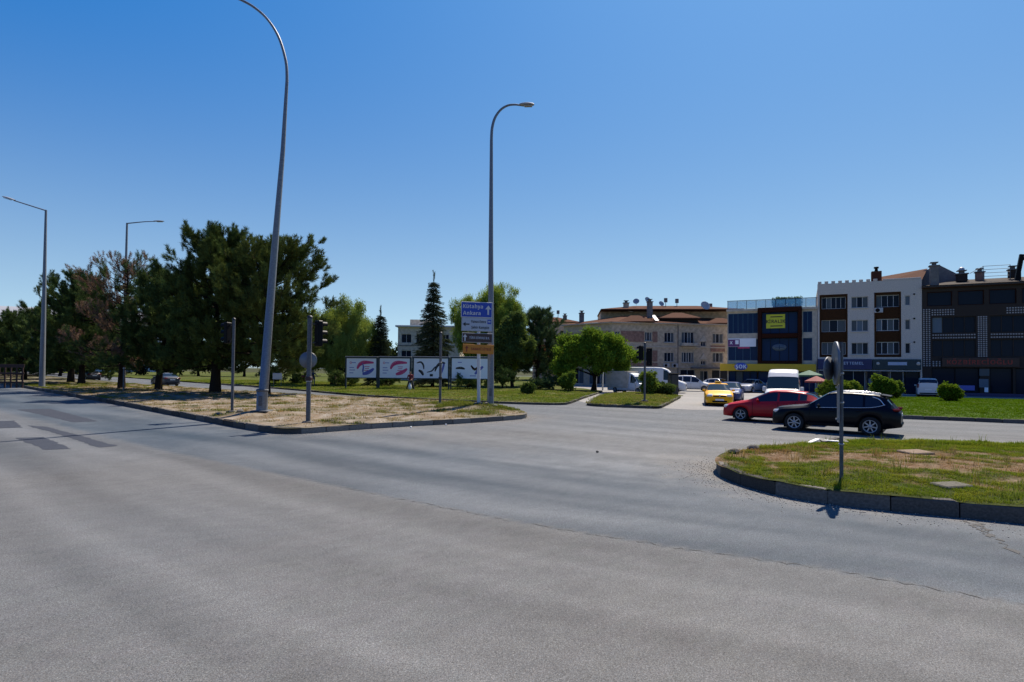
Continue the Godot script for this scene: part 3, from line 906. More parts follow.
func build_buildings() -> void:
	var yaw := -deg_to_rad(27.1)
	# ---- stone-clad block of flats over a row of shops
	var t := thing("apartment_building", "pale stone flats with battlement parapet and two brown window bays over shops", "building", Vector3(34.62, 0, -64.45), yaw)
	var W := 9.72
	var rowsY := [[9.45, 1.22], [6.85, 1.25], [4.3, 1.3]]
	var holes := [[0.2, 4.0, 2.75, 7.05], [5.45, 4.0, 2.45, 7.05], [0.12, 0.05, 9.45, 2.5]]
	for r in rowsY:
		holes.append([3.3, r[0], 1.6, r[1]])
		holes.append([8.25, r[0] + 0.1, 0.45, r[1] - 0.2])
	part("front_wall", wall_mesh(W, 12.3, holes, 0.5), M.stone_cladding, t)
	part("body", bx(Vector3(W / 2, 6.0, -6.25), Vector3(W - 0.04, 12.0, 11.5)), M.render_pale, t)
	for i in 15:
		var xx := 0.02 + i * 0.67
		if xx + 0.4 < 6.2: part("merlon", bx(Vector3(0.2, 0.13, -0.16), Vector3(0.36, 0.26, 0.3), 0.02), M.stone_cladding, t, Vector3(xx, 12.31, 0))
	slab("parapet_cap", Vector3(7.95, 12.4, -0.15), Vector3(3.4, 0.18, 0.32), M.stone_cladding, t, 0.02)
	var gl := [[M.glass_curtain, M.glass_dark, M.glass_curtain], [M.glass_curtain, M.glass_pale, M.glass_curtain], [M.glass_dark, M.glass_curtain, M.glass_dark]]
	for i in 3:
		var r: Array = rowsY[i]
		window(t, 3.3, r[0], 1.6, r[1], 3, M.window_white, gl[i], -0.16, 0.06)
		window(t, 8.25, r[0] + 0.1, 0.45, r[1] - 0.2, 1, M.window_white, [[M.glass_pale, M.glass_curtain, M.glass_dark][i]], -0.16, 0.05)
		slab("window_sill", Vector3(4.1, r[0] - 0.05, 0.03), Vector3(1.75, 0.07, 0.14), M.stone_cladding, t, 0.015)
		# glazed balconies inside the brown bays
		window(t, 0.42, r[0], 2.35, r[1] + 0.08, [5, 3, 4][i], M.window_white, [[M.glass_dark, M.glass_curtain, M.glass_dark, M.glass_dark], [M.glass_curtain, M.glass_dark, M.glass_curtain], [M.glass_curtain, M.glass_curtain]][i], -0.3, 0.045, "balcony_glazing")
		window(t, 5.62, r[0], 2.15, r[1] + 0.05, [4, 4, 4][i], M.window_white, [[M.glass_curtain, M.glass_dark, M.glass_dark, M.glass_dark], [M.glass_pale, M.glass_dark, M.glass_curtain, M.glass_dark], [M.glass_dark, M.glass_dark, M.glass_curtain, M.glass_dark]][i], -0.3, 0.07 if i > 0 else 0.045, "balcony_glazing")
		var below: float = rowsY[i + 1][0] + rowsY[i + 1][1] + 0.08 if i < 2 else 4.0
		for q in [[0.2, 2.75], [5.45, 2.45]]:
			slab("brown_panel", Vector3(q[0] + q[1] / 2, (below + r[0]) / 2, -0.26), Vector3(q[1] - 0.01, r[0] - below - 0.01, 0.2), M.brown_panel, t)
			slab("balcony_backing", Vector3(q[0] + q[1] / 2, r[0] + r[1] / 2, -0.42), Vector3(q[1] - 0.01, r[1] + 0.3, 0.04), M.render_beige, t)
	for q in [[0.2, 2.75], [5.45, 2.45]]:
		slab("brown_panel", Vector3(q[0] + q[1] / 2, 10.92, -0.2), Vector3(q[1] - 0.01, 0.24, 0.28), M.brown_panel, t)
		slab("bay_jamb", Vector3(q[0] + 0.1, 7.5, -0.2), Vector3(0.2, 6.9, 0.25), M.brown_panel, t)
		slab("bay_jamb", Vector3(q[0] + q[1] - 0.08, 7.5, -0.2), Vector3(0.15, 6.9, 0.25), M.brown_panel, t)
	var ac := part("air_conditioner", MB.new().box(Vector3(0, 0, 0), Vector3(0.8, 0.52, 0.3), 0.03).done(), M.window_white, t, Vector3(5.85, 9.1, 0.02))
	part("fan_grille", MB.new().lathe(Vector3(-0.1, 0, 0.151), [Vector2(0.21, 0.0), Vector2(0.21, 0.012), Vector2(0.001, 0.012)], 14, Basis(Vector3.RIGHT, PI / 2)).done(), M.black_plastic, ac)
	for yy in [10.7, 8.1, 5.6]:
		part("vent", MB.new().lathe(Vector3.ZERO, [Vector2(0.09, 0.0), Vector2(0.09, 0.06), Vector2(0.001, 0.06)], 10, Basis(Vector3.RIGHT, PI / 2)).done(), M.black_plastic, t, Vector3(9.05, yy, 0.0))
	# shops below
	slab("fascia_navy", Vector3(2.6, 3.2, 0.2), Vector3(5.2, 1.15, 0.3), M.fascia_navy, t, 0.03)
	slab("fascia_teal", Vector3(7.42, 3.2, 0.19), Vector3(4.35, 1.12, 0.28), M.fascia_teal, t, 0.03)
	text("E", 0.42, M.letters_pale, t, Vector3(1.3, 3.32, 0.358))
	text("ET", 0.42, M.letters_pale, t, Vector3(2.75, 3.32, 0.358), Vector3.ZERO, "lettering", true)
	text("TEMEL", 0.42, M.letters_pale, t, Vector3(3.75, 3.32, 0.358), Vector3.ZERO, "lettering", true)
	slab("sign_panel", Vector3(7.5, 3.3, 0.34), Vector3(1.7, 0.34, 0.02), M.letters_pale, t)
	for q in [[5.75, 0.16], [9.35, 0.18]]:
		part("sign_badge", MB.new().lathe(Vector3.ZERO, [Vector2(q[1], 0.0), Vector2(q[1], 0.02), Vector2(0.001, 0.02)], 14, Basis(Vector3.RIGHT, PI / 2)).done(), M.stone_cladding, t, Vector3(q[0], 3.3, 0.33))
	slab("shop_awning_rail", Vector3(4.8, 2.52, 0.28), Vector3(9.4, 0.09, 0.1), M.lamp_grey, t)
	window(t, 0.15, 0.08, 2.1, 2.42, 2, M.fascia_navy, [M.fascia_navy, M.glass_dark], -0.25, 0.08, "shop_window")
	window(t, 2.4, 0.08, 2.2, 2.42, 2, M.lamp_grey, [M.glass_dark, M.glass_dark], -0.25, 0.06, "shop_window")
	window(t, 4.75, 0.6, 2.0, 1.9, 3, M.window_brown, [M.glass_dark, M.glass_curtain, M.glass_dark], -0.25, 0.06, "shop_window")
	slab("shop_panel", Vector3(5.75, 0.3, -0.2), Vector3(2.0, 0.55, 0.1), M.poster_purple, t)
	window(t, 6.9, 0.08, 1.2, 2.42, 1, M.lamp_grey, [M.glass_dark], -0.25, 0.06, "shop_door")
	window(t, 8.2, 0.08, 1.3, 2.42, 1, M.black_plastic, [M.glass_dark], -0.25, 0.06, "shop_door")
	for q in [[5.1, 1.35], [5.8, 1.2], [6.45, 1.4]]: slab("shop_poster", Vector3(q[0], q[1], -0.17), Vector3(0.36, 0.62, 0.01), M.glass_pale, t)
	# roof with clay tiles, brick chimney
	var tr2 := MB.new().flat()
	tr2.quad(Vector3(6.2, 12.2, -0.8), Vector3(W + 0.1, 12.2, -0.8), Vector3(W + 1.4, 14.2, -5.6), Vector3(6.3, 13.5, -5.6), Vector3(0, 1, 0.5))
	tr2.quad(Vector3(6.3, 13.5, -5.6), Vector3(W + 1.4, 14.2, -5.6), Vector3(W + 0.1, 12.0, -11), Vector3(6.2, 12.0, -11), Vector3(0, 1, -0.5))
	tr2.tri(Vector3(W + 0.1, 12.2, -0.8), Vector3(W + 1.4, 14.2, -5.6), Vector3(W + 0.1, 12.0, -11), Vector3(1, 0, 0))
	part("tiled_roof", tr2.done(), M.clay_tiles, t)
	chimney(t, Vector3(5.75, 12.0, -1.0), 0.95, 1.5, M.chimney_brick, false)
	part("chimney_pot", MB.new().lathe(Vector3.ZERO, [Vector2(0.18, 0), Vector2(0.14, 0.3), Vector2(0.24, 0.34), Vector2(0.24, 0.5), Vector2(0.001, 0.52)], 10).done(), M.black_plastic, t, Vector3(5.75, 13.5, -1.0))

	# ---- dark brick-tiled building beside it
	var d := thing("commercial_building", "dark grid-tiled building with blue top windows and red shop lettering", "building", Vector3(43.29, 0, -60.02), yaw)
	W = 15.4
	holes = []
	for i in 5: holes.append([0.42 + i * 2.55 + (0.06 if i else 0.0), 9.35, 2.15, 1.5])
	for i in 3:
		holes.append([0.85 + i * 4.8, 6.5, 3.65, 1.7])
		holes.append([0.85 + i * 4.8, 4.05, 3.65, 1.75])
	holes.append([0.8, 0.35, 4.0, 2.55])
	holes.append([5.6, 0.35, 1.8, 2.55])
	holes.append([7.6, 0.35, 3.2, 2.55])
	holes.append([11.2, 0.35, 3.6, 2.55])
	part("front_wall", wall_mesh(W, 11.45, holes, 0.45), M.dark_facade, d)
	part("body", bx(Vector3(W / 2, 5.6, -6.3), Vector3(W - 0.04, 11.2, 11.6)), M.render_grey, d)
	for i in 5: window(d, holes[i][0], 9.35, 2.15, 1.5, 1, M.dark_frame, [M.glass_dark], -0.16, 0.07)
	for i in 3:
		window(d, 0.85 + i * 4.8, 6.5, 3.65, 1.7, 4, M.dark_facade, [M.glass_pale if i == 0 else M.glass_dark, M.glass_dark, M.glass_dark, M.glass_dark], -0.16, 0.06)
		window(d, 0.85 + i * 4.8, 4.05, 3.65, 1.75, 4, M.dark_facade, [M.glass_dark, M.glass_dark, M.glass_dark, M.glass_dark], -0.16, 0.06)
	window(d, 0.8, 0.35, 4.0, 2.55, 2, M.black_plastic, [M.glass_dark], -0.2, 0.07, "shop_window")
	window(d, 5.6, 0.35, 1.8, 2.55, 1, M.black_plastic, [M.glass_dark], -0.2, 0.07, "shop_window")
	window(d, 7.6, 0.35, 3.2, 2.55, 2, M.black_plastic, [M.glass_dark], -0.2, 0.07, "shop_door")
	window(d, 11.2, 0.35, 3.6, 2.55, 2, M.black_plastic, [M.glass_dark], -0.2, 0.07, "shop_window")
	# white glazed tiles set proud in a grid on piers and bands
	var tile_areas := [[0.03, 3.0, 0.72, 6.1], [4.62, 4.0, 0.82, 4.2], [9.42, 4.0, 0.82, 4.2], [0.85, 5.86, 3.65, 0.6], [5.65, 5.86, 3.65, 0.6], [10.45, 5.86, 3.65, 0.6], [0.78, 8.32, 2.0, 0.72], [6.9, 8.32, 4.5, 0.72], [0.82, 3.0, 0.8, 0.62], [9.5, 3.0, 2.4, 0.62]]
	for a in tile_areas:
		var mb := MB.new()
		var nx := int(a[2] / 0.205)
		var ny := int(a[3] / 0.205)
		for i in nx:
			for j in ny:
				mb.box(Vector3((i + 0.5) * a[2] / nx, (j + 0.5) * a[3] / ny, 0.0), Vector3(0.13, 0.13, 0.02))
		var tp := part("tile_field", mb.done(), M.tile_white, d, Vector3(a[0], a[1], 0.012))
		tp.set_meta("kind", "stuff")
	slab("sign_fascia", Vector3(4.75, 3.47, 0.14), Vector3(6.2, 0.95, 0.24), M.fascia_dark_red, d, 0.02)
	text("KÖZ", 0.62, M.letters_red, d, Vector3(2.65, 3.47, 0.27), Vector3.ZERO, "lettering", true, 1.05)
	text("BİRECİOĞLU", 0.62, M.letters_red, d, Vector3(5.35, 3.47, 0.27), Vector3.ZERO, "lettering", true, 1.05)
	slab("plinth", Vector3(W / 2, 0.17, 0.05), Vector3(W, 0.34, 0.12), M.fascia_navy, d)
	slab("shop_poster", Vector3(5.1, 1.35, 0.02), Vector3(0.75, 0.85, 0.03), M.glass_pale, d)
	slab("shop_poster", Vector3(5.15, 2.45, 0.02), Vector3(0.8, 0.7, 0.03), M.glass_curtain, d)
	slab("shop_poster", Vector3(5.3, 0.7, 0.02), Vector3(0.3, 0.5, 0.03), M.poster_white, d)
	slab("window_poster", Vector3(3.6, 0.85, -0.1), Vector3(1.6, 0.5, 0.012), M.poster_blue, d)
	slab("window_poster", Vector3(2.0, 0.85, -0.1), Vector3(0.9, 0.5, 0.012), M.glass_curtain, d)
	slab("window_poster", Vector3(6.4, 0.8, -0.1), Vector3(1.2, 0.7, 0.012), M.glass_dark, d)
	slab("cornice", Vector3(W / 2, 11.36, 0.13), Vector3(W, 0.3, 0.26), M.brown_panel, d)
	# metal mansard with plant on top
	var mb2 := MB.new().flat()
	mb2.quad(Vector3(-0.05, 11.46, 0.3), Vector3(W, 11.46, 0.3), Vector3(W, 12.7, -5.5), Vector3(4.2, 12.7, -5.5), Vector3(0, 1, 1))
	mb2.tri(Vector3(-0.05, 11.46, 0.3), Vector3(4.2, 12.7, -5.5), Vector3(-0.05, 11.46, -11.6), Vector3(-1, 1, 0))
	mb2.quad(Vector3(4.2, 12.7, -5.5), Vector3(W, 12.7, -5.5), Vector3(W, 11.46, -11.6), Vector3(-0.05, 11.46, -11.6), Vector3(0, 1, -1))
	mb2.tri(Vector3(W, 11.46, 0.3), Vector3(W, 12.7, -5.5), Vector3(W, 11.46, -11.6), Vector3(1, 0, 0))
	mb2.quad(Vector3(-0.05, 11.3, 0.3), Vector3(W, 11.3, 0.3), Vector3(W, 11.46, 0.3), Vector3(-0.05, 11.46, 0.3), Vector3(0, 0, 1))
	part("metal_roof", mb2.done(), M.metal_roof, d)
	chimney(d, Vector3(1.15, 11.5, -0.6), 0.75, 2.1, M.render_grey)
	chimney(d, Vector3(4.0, 12.2, -3.2), 0.9, 0.75, M.dark_facade)
	part("vent_cowl", MB.new().lathe(Vector3.ZERO, [Vector2(0.3, 0), Vector2(0.26, 0.25), Vector2(0.12, 0.4), Vector2(0.001, 0.42)], 12).done(), M.lamp_grey, d, Vector3(4.0, 13.35, -3.2))
	chimney(d, Vector3(5.6, 12.2, -3.5), 0.7, 0.9, M.render_rose)
	chimney(d, Vector3(8.2, 12.3, -3.0), 0.7, 0.8, M.dark_facade)
	var gw := MB.new().prism(PackedVector2Array([Vector2(0, 11.4), Vector2(5.0, 12.5), Vector2(2.4, 14.3), Vector2(-0.2, 13.5)]), -5.0, -4.6)
	part("gable_wall", gw.done(), M.render_grey, d)
	var rl := MB.new()
	for i in 4: rl.tube([Vector3(5.6, 12.5 + i * 0.36, -2.2), Vector3(7.8, 12.5 + i * 0.36, -2.2)], [0.025, 0.025], 5)
	for xx in [5.6, 7.8]: rl.tube([Vector3(xx, 11.9, -2.2), Vector3(xx, 13.6, -2.2)], [0.035, 0.035], 5)
	rl.tube([Vector3(5.6, 13.55, -2.2), Vector3(4.5, 12.9, -2.2)], [0.03, 0.03], 5)
	part("roof_railing", rl.done(), M.galvanised_dull, d)
	var hd := MB.new().box(Vector3(0, 1.4, 0), Vector3(0.35, 2.9, 0.35), 0.0, Basis(Vector3(0, 0, 1), -0.16))
	hd.box(Vector3(1.3, 2.4, 0), Vector3(2.4, 0.3, 0.3)).box(Vector3(0.2, 0.5, -0.6), Vector3(0.2, 1.2, 0.2))
	part("roof_sign_frame", hd.done(), M.black_plastic, d, Vector3(8.3, 11.6, -1.4))

	# ---- glass-fronted shop building
	var g := thing("glass_shop_building", "three-storey blue glass shop building with yellow fascia and terrace railing", "building", Vector3(26.05, 0, -68.83), yaw)
	W = 9.58
	holes = [[0.1, 6.85, 3.3, 2.4], [0.1, 3.6, 3.3, 2.55], [3.42, 3.25, 4.6, 6.5], [8.15, 6.85, 0.95, 2.4], [8.15, 3.6, 0.95, 2.6], [0.15, 0.05, 9.2, 2.3]]
	part("front_wall", wall_mesh(W, 9.75, holes, 0.4), M.render_pale, g)
	part("body", bx(Vector3(W / 2, 4.8, -6.2), Vector3(W - 0.04, 9.6, 11.5)), M.render_pale, g)
	slab("cornice", Vector3(W / 2, 9.6, 0.1), Vector3(W + 0.2, 0.3, 0.25), M.render_pale, g, 0.03)
	window(g, 0.1, 6.85, 3.3, 2.4, 6, M.rail_blue, [M.glass_coated], -0.1, 0.05)
	window(g, 0.1, 3.6, 3.3, 2.55, 4, M.rail_blue, [M.glass_coated], -0.1, 0.05)
	window(g, 8.15, 6.85, 0.95, 2.4, 2, M.rail_blue, [M.glass_coated], -0.1, 0.05)
	window(g, 8.15, 3.6, 0.95, 2.6, 1, M.rail_blue, [M.glass_coated], -0.1, 0.05)
	var fr := MB.new()
	fr.box(Vector3(3.6, 6.5, 0.12), Vector3(0.42, 6.6, 0.6), 0.02)
	fr.box(Vector3(7.85, 6.5, 0.12), Vector3(0.42, 6.6, 0.6), 0.02)
	fr.box(Vector3(5.725, 9.55, 0.12), Vector3(3.82, 0.5, 0.6), 0.02)
	fr.box(Vector3(5.725, 6.5, 0.1), Vector3(3.82, 0.5, 0.5), 0.02)
	fr.box(Vector3(5.725, 3.35, 0.12), Vector3(3.82, 0.35, 0.6), 0.02)
	part("brown_surround", fr.done(), M.dark_frame, g)
	window(g, 3.82, 6.76, 3.81, 2.52, 4, M.black_plastic, [M.glass_coated], -0.12, 0.05)
	window(g, 3.82, 3.54, 3.81, 2.7, 4, M.black_plastic, [M.glass_coated], -0.12, 0.05)
	var bn := slab("rental_banner", Vector3(5.3, 8.2, 0.02), Vector3(2.0, 1.62, 0.02), M.banner_yellow, g)
	slab("banner_band", Vector3(0, -0.02, 0.012), Vector3(1.98, 0.66, 0.01), M.banner_yellow, bn)
	text("KİRALIK", 0.52, M.ink, bn, Vector3(0, -0.02, 0.026), Vector3.ZERO, "lettering", true, 1.0)
	for yy in [0.52, -0.55]: slab("print_line", Vector3(0.1, yy, 0.014), Vector3(1.3, 0.12, 0.01), M.ink, bn)
	var ov := part("oval_logo", MB.new().lathe(Vector3.ZERO, [Vector2(0.5, 0.0), Vector2(0.5, 0.02), Vector2(0.001, 0.02)], 24, Basis(Vector3.RIGHT, PI / 2)).done(), M.glass_pale, g, Vector3(5.7, 5.15, -0.07))
	ov.scale = Vector3(1.5, 0.8, 1)
	slab("logo_stroke", Vector3(0, 0, 0.03), Vector3(0.6, 0.06, 0.01), M.glass_coated, ov)
	slab("logo_stem", Vector3(0, 0.0, 0.032), Vector3(0.05, 0.55, 0.01), M.glass_coated, ov)
	var ps := slab("wall_sign", Vector3(1.65, 5.75, 0.06), Vector3(3.1, 1.0, 0.06), M.poster_white, g)
	slab("sign_field", Vector3(-0.9, -0.05, 0.035), Vector3(1.3, 0.86, 0.01), M.poster_purple, ps)
	text("X", 0.5, M.poster_white, ps, Vector3(-1.2, -0.02, 0.05), Vector3.ZERO, "lettering", true)
	text("★", 0.5, M.poster_white, ps, Vector3(-0.55, -0.02, 0.05))
	slab("sign_stroke", Vector3(0.2, -0.62, 0.0), Vector3(1.3, 0.16, 0.02), M.poster_pink, ps)
	# yellow canopy fascia
	var fa := slab("yellow_fascia", Vector3(4.35, 2.78, 0.35), Vector3(10.2, 0.85, 0.7), M.fascia_yellow, g, 0.04)
	var lb := part("logo", MB.new().lathe(Vector3.ZERO, [Vector2(0.6, 0.0), Vector2(0.6, 0.05), Vector2(0.001, 0.05)], 20, Basis(Vector3.RIGHT, PI / 2)).done(), M.poster_blue, fa, Vector3(-2.75, 0.1, 0.36))
	lb.scale = Vector3(1.2, 0.75, 1)
	text("ŞOK", 0.62, M.poster_white, fa, Vector3(-2.75, 0.08, 0.425), Vector3.ZERO, "lettering", true)
	window(g, 0.15, 0.05, 3.2, 2.3, 4, M.black_plastic, [M.glass_coated, M.glass_curtain, M.glass_coated, M.glass_coated], -0.2, 0.06, "shop_window")
	window(g, 3.4, 0.05, 2.4, 2.3, 2, M.dark_frame, [M.glass_coated], -0.2, 0.06, "shop_door")
	window(g, 5.85, 0.05, 3.5, 2.3, 3, M.black_plastic, [M.glass_coated], -0.2, 0.06, "shop_window")
	# terrace railing of blue glass
	var rp := MB.new()
	for i in 10: rp.box(Vector3(0.05 + i * 1.05, 10.25, 0.05), Vector3(0.07, 1.0, 0.07))
	rp.box(Vector3(4.78, 10.78, 0.05), Vector3(9.6, 0.07, 0.09))
	rp.box(Vector3(4.78, 9.83, 0.05), Vector3(9.6, 0.05, 0.07))
	part("railing", rp.done(), M.rail_blue, g)
	for i in 9:
		var pn := slab("railing_pane", Vector3(0.575 + i * 1.05, 10.3, 0.05), Vector3(0.96, 0.85, 0.012), M.rail_glass, g)
		pn.rotation.y = rng.randf_range(-0.01, 0.01)

	build_old_block()
	# ---- grey flats behind the park
	var f := thing("grey_flats", "plain grey flats with flat white roof seen behind the billboards and spruce", "building", Vector3(-19.5, 0.1, -97), 0.0)
	holes = []
	var WX := [1.2, 3.9, 8.4]
	for yy in [1.2, 4.0, 6.8]:
		for xx in [0.6, 3.1, 7.6]: holes.append([xx, yy - 0.3, 1.1 if xx != 0.6 else 1.7, 1.5])
	part("front_wall", wall_mesh(10.6, 9.2, holes, 0.35), M.render_pale, f)
	part("body", bx(Vector3(5.3, 4.55, -5.3), Vector3(10.5, 9.1, 9.9)), M.render_pale, f)
	for o in holes: window(f, o[0], o[1], o[2], o[3], 2, M.window_white, [M.glass_dark, M.glass_dark], -0.15, 0.06)
	slab("roof_slab", Vector3(5.3, 9.35, -5.0), Vector3(11.4, 0.3, 11.0), M.white_paint, f, 0.04)
	for yy in [3.25, 6.05]: slab("floor_band", Vector3(5.3, yy, 0.02), Vector3(10.6, 0.16, 0.1), M.render_grey, f)
	slab("stair_tower", Vector3(3.2, 10.1, -5), Vector3(3.4, 1.3, 4), M.render_pale, f)
	# ---- sports hall far left, barrel roof
	var h := thing("sports_hall", "distant hall with silvery barrel roof above the left pines", "building", Vector3(-170, 0, -165), deg_to_rad(24))
	part("wall", bx(Vector3(30, 8.0, -15), Vector3(60, 16.0, 30)), M.white_paint, h)
	var arc := PackedVector2Array()
	for i in 13: arc.append(Vector2(-17 + 34.0 * i / 12, 16.0 + 5.0 * sin(PI * i / 12)))
	part("barrel_roof", MB.new().prism(arc, 0, 62, Transform3D(Basis(Vector3.UP, PI / 2), Vector3(-1, 0, -15))).done(), M.lamp_grey, h)
	for i in 9: slab("window", Vector3(3.5 + i * 6.5, 14.0, 0.02), Vector3(5.2, 2.2, 0.12), M.glass_dark, h)

func build_old_block() -> void:
	# ---- old three-storey corner block with clay roofs; four facets in one building
	var b := thing("corner_block", "long old beige corner block with rose panels and clay tile roofs", "building", Vector3(0, 0, 0))
	var fp := [Vector3(7.9, 0, -87.5), Vector3(14.2, 0, -80.9), Vector3(21.0, 0, -81.9), Vector3(33.0, 0, -83.4)]
	for k in 3:
		var a: Vector3 = fp[k]
		var c: Vector3 = fp[k + 1]
		var w := a.distance_to(c)
		var n := Node3D.new()
		n.position = a
		n.rotation.y = -atan2(c.z - a.z, c.x - a.x)
		var wins := []
		if k == 0: wins = [[2.0, 6.5, 1.4, 1.3, 3], [5.5, 6.5, 1.4, 1.3, 3], [2.0, 3.7, 1.4, 1.3, 3], [5.5, 3.7, 1.4, 1.3, 3], [1.0, 0.2, 3.0, 2.4, 3], [5.0, 0.2, 3.0, 2.4, 3]]
		elif k == 1: wins = [[0.15, 6.55, 1.0, 1.3, 3], [4.9, 6.55, 1.05, 1.3, 3], [0.15, 3.7, 1.0, 1.3, 3], [4.9, 3.7, 1.05, 1.3, 3], [0.6, 0.2, 2.4, 2.4, 2], [4.0, 0.2, 2.2, 2.4, 2]]
		else: wins = [[0.95, 6.4, 1.5, 1.45, 3], [3.55, 6.2, 1.9, 1.75, 4], [6.5, 5.9, 0.75, 0.7, 2], [8.3, 6.4, 1.6, 1.4, 3], [0.95, 3.6, 1.5, 1.35, 3], [3.55, 3.5, 1.9, 1.55, 5], [6.5, 3.2, 0.75, 0.6, 2], [8.3, 3.6, 1.6, 1.4, 3], [3.4, 0.3, 2.2, 2.2, 2], [6.4, 0.05, 1.2, 2.3, 2], [8.2, 0.2, 2.6, 2.3, 2]]
		part("front_wall", wall_mesh(w, 9.0, wins, 0.4), M.render_beige, n)
		for i in wins.size():
			var o: Array = wins[i]
			window(n, o[0], o[1], o[2], o[3], o[4], M.window_white if o[4] != 5 else M.window_white, [[M.glass_dark, M.glass_dark, M.glass_curtain], [M.glass_curtain, M.glass_dark]][i % 2], -0.16, 0.07 if o[4] != 5 else 0.1)
			if o[1] > 3.0: slab("window_sill", Vector3(o[0] + o[2] / 2, o[1] - 0.06, 0.05), Vector3(o[2] + 0.24, 0.09, 0.2), M.render_pale, n, 0.015)
		if k < 2:
			var rw: Array = [[0.1, 1.8], [3.5, 1.9], [7.0, 1.7]] if k == 0 else [[1.3, 3.5], [6.05, 0.75]]
			for q in rw:
				slab("rose_panel", Vector3(q[0] + q[1] / 2, 7.15, 0.02), Vector3(q[1], 1.55, 0.05), M.render_rose, n)
				slab("rose_panel", Vector3(q[0] + q[1] / 2, 4.4, 0.02), Vector3(q[1], 1.6, 0.05), M.render_rose, n)
			slab("rose_band", Vector3(w / 2, 3.15, 0.03), Vector3(w - 0.1, 0.55, 0.06), M.render_rose, n)
		else:
			slab("rose_panel", Vector3(9.1, 5.6, 0.02), Vector3(2.2, 0.9, 0.05), M.render_rose, n)
			slab("balcony_slab", Vector3(4.5, 5.95, 0.35), Vector3(2.5, 0.14, 0.8), M.render_pale, n, 0.02)
			slab("balcony_front", Vector3(4.5, 6.15, 0.72), Vector3(2.5, 0.35, 0.06), M.render_pale, n)
			slab("shop_canopy", Vector3(7.2, 2.75, 0.5), Vector3(4.6, 0.25, 1.0), M.render_grey, n, 0.03)
			for xx in [1.2, 2.5]:
				var ac := slab("air_conditioner", Vector3(xx, 3.05, 0.16), Vector3(0.85, 0.58, 0.32), M.window_white, n, 0.03)
				part("fan_grille", MB.new().lathe(Vector3(-0.1, 0, 0.161), [Vector2(0.22, 0.0), Vector2(0.22, 0.012), Vector2(0.001, 0.012)], 12, Basis(Vector3.RIGHT, PI / 2)).done(), M.black_plastic, ac)
			part("drain_pipe", MB.new().tube([Vector3(3.0, 0.1, 0.08), Vector3(3.0, 8.9, 0.08)], [0.06, 0.06], 7).done(), M.render_grey, n)
			for yy in [2.7, 5.3]: part("gable_trim", MB.new().prism(PackedVector2Array([Vector2(-0.6, 0), Vector2(0.6, 0), Vector2(0, 0.9)]), 0.0, 0.07).done(), M.render_pale, n, Vector3(6.9, yy + 1.3, 0.0))
		for yy in [2.95, 5.85]: slab("floor_band", Vector3(w / 2, yy - 0.12, 0.04), Vector3(w, 0.14, 0.1), M.render_pale, n)
		slab("eave", Vector3(w / 2, 9.08, 0.1), Vector3(w + 0.3, 0.16, 0.7), M.render_pale, n, 0.03)
		for ch in n.get_children():
			n.remove_child(ch)
			ch.transform = n.transform * ch.transform
			b.add_child(ch, true)
		n.free()
	# body behind the facets
	var plan := PackedVector2Array([Vector2(8.2, 87.9), Vector2(14.3, 81.4), Vector2(21.0, 82.4), Vector2(33.0, 83.9), Vector2(34, 98), Vector2(10, 100)])
	part("body", MB.new().prism(plan, 0.0, 8.95, Transform3D(Basis(Vector3.RIGHT, -PI / 2), Vector3.ZERO)).done(), M.render_beige, b)
	# lower clay roof planes over the facets, then the set-back upper storey
	var lr := MB.new().flat()
	var e0 := Vector3(7.5, 9.17, -87.3)
	var e1 := Vector3(14.0, 9.17, -80.4)
	var e2 := Vector3(21.0, 9.17, -81.4)
	var e3 := Vector3(33.2, 9.17, -82.9)
	var i0 := Vector3(13.0, 10.0, -93)
	var i1 := Vector3(17.0, 10.7, -88)
	var i2 := Vector3(21.5, 10.7, -87.5)
	var i3 := Vector3(33.2, 10.5, -88.5)
	lr.quad(e0, e1, i1, i0, Vector3(0, 1, 0))
	lr.quad(e1, e2, i2, i1, Vector3(0, 1, 0))
	lr.quad(e2, e3, i3, i2, Vector3(0, 1, 0))
	part("lower_roof", lr.done(), M.clay_tiles, b)
	# small hipped dormer roofs in front
	part("dormer_roof", gable_roof(4.6, 3.4, 1.0, 0.3), M.clay_tiles, b, Vector3(15.4, 9.32, -81.6), Vector3(0, -0.14, 0))
	part("dormer_roof", gable_roof(5.4, 4.0, 0.95, 0.3), M.clay_tiles, b, Vector3(21.8, 10.05, -83.4), Vector3(0, -0.12, 0))
	part("dormer_wall", bx(Vector3(2.7, 0.35, -2.0), Vector3(5.2, 0.75, 3.8)), M.dark_facade, b, Vector3(21.8, 9.2, -83.5), Vector3(0, -0.12, 0))
	part("dormer_flashing", bx(Vector3.ZERO, Vector3(0.5, 0.08, 2.6), 0.0, Basis(Vector3(1, 0, 0), 0.4)), M.white_paint, b, Vector3(20.9, 10.0, -83.2))
	part("dormer_roof", gable_roof(4.2, 3.6, 0.9, 0.3), M.clay_tiles, b, Vector3(28.6, 9.35, -83.2), Vector3(0, -0.12, 0))
	part("upper_wall", bx(Vector3(0, 0, 0), Vector3(20, 2.6, 10)), M.render_beige, b, Vector3(24.5, 10.3, -94.2), Vector3(0, -0.1, 0))
	part("upper_roof", gable_roof(20.4, 10.4, 1.1, 0.5), M.clay_tiles, b, Vector3(14.2, 11.75, -88.2), Vector3(0, -0.1, 0))
	slab("roof_sheet", Vector3(18.2, 11.6, -88.6), Vector3(0.5, 0.06, 1.4), M.white_paint, b).rotation = Vector3(0.3, 0.5, 0.0)
	chimney(b, Vector3(10.6, 9.3, -87.0), 0.7, 1.6, M.render_grey)
	chimney(b, Vector3(20.3, 10.0, -84.0), 0.75, 2.4, M.render_grey)
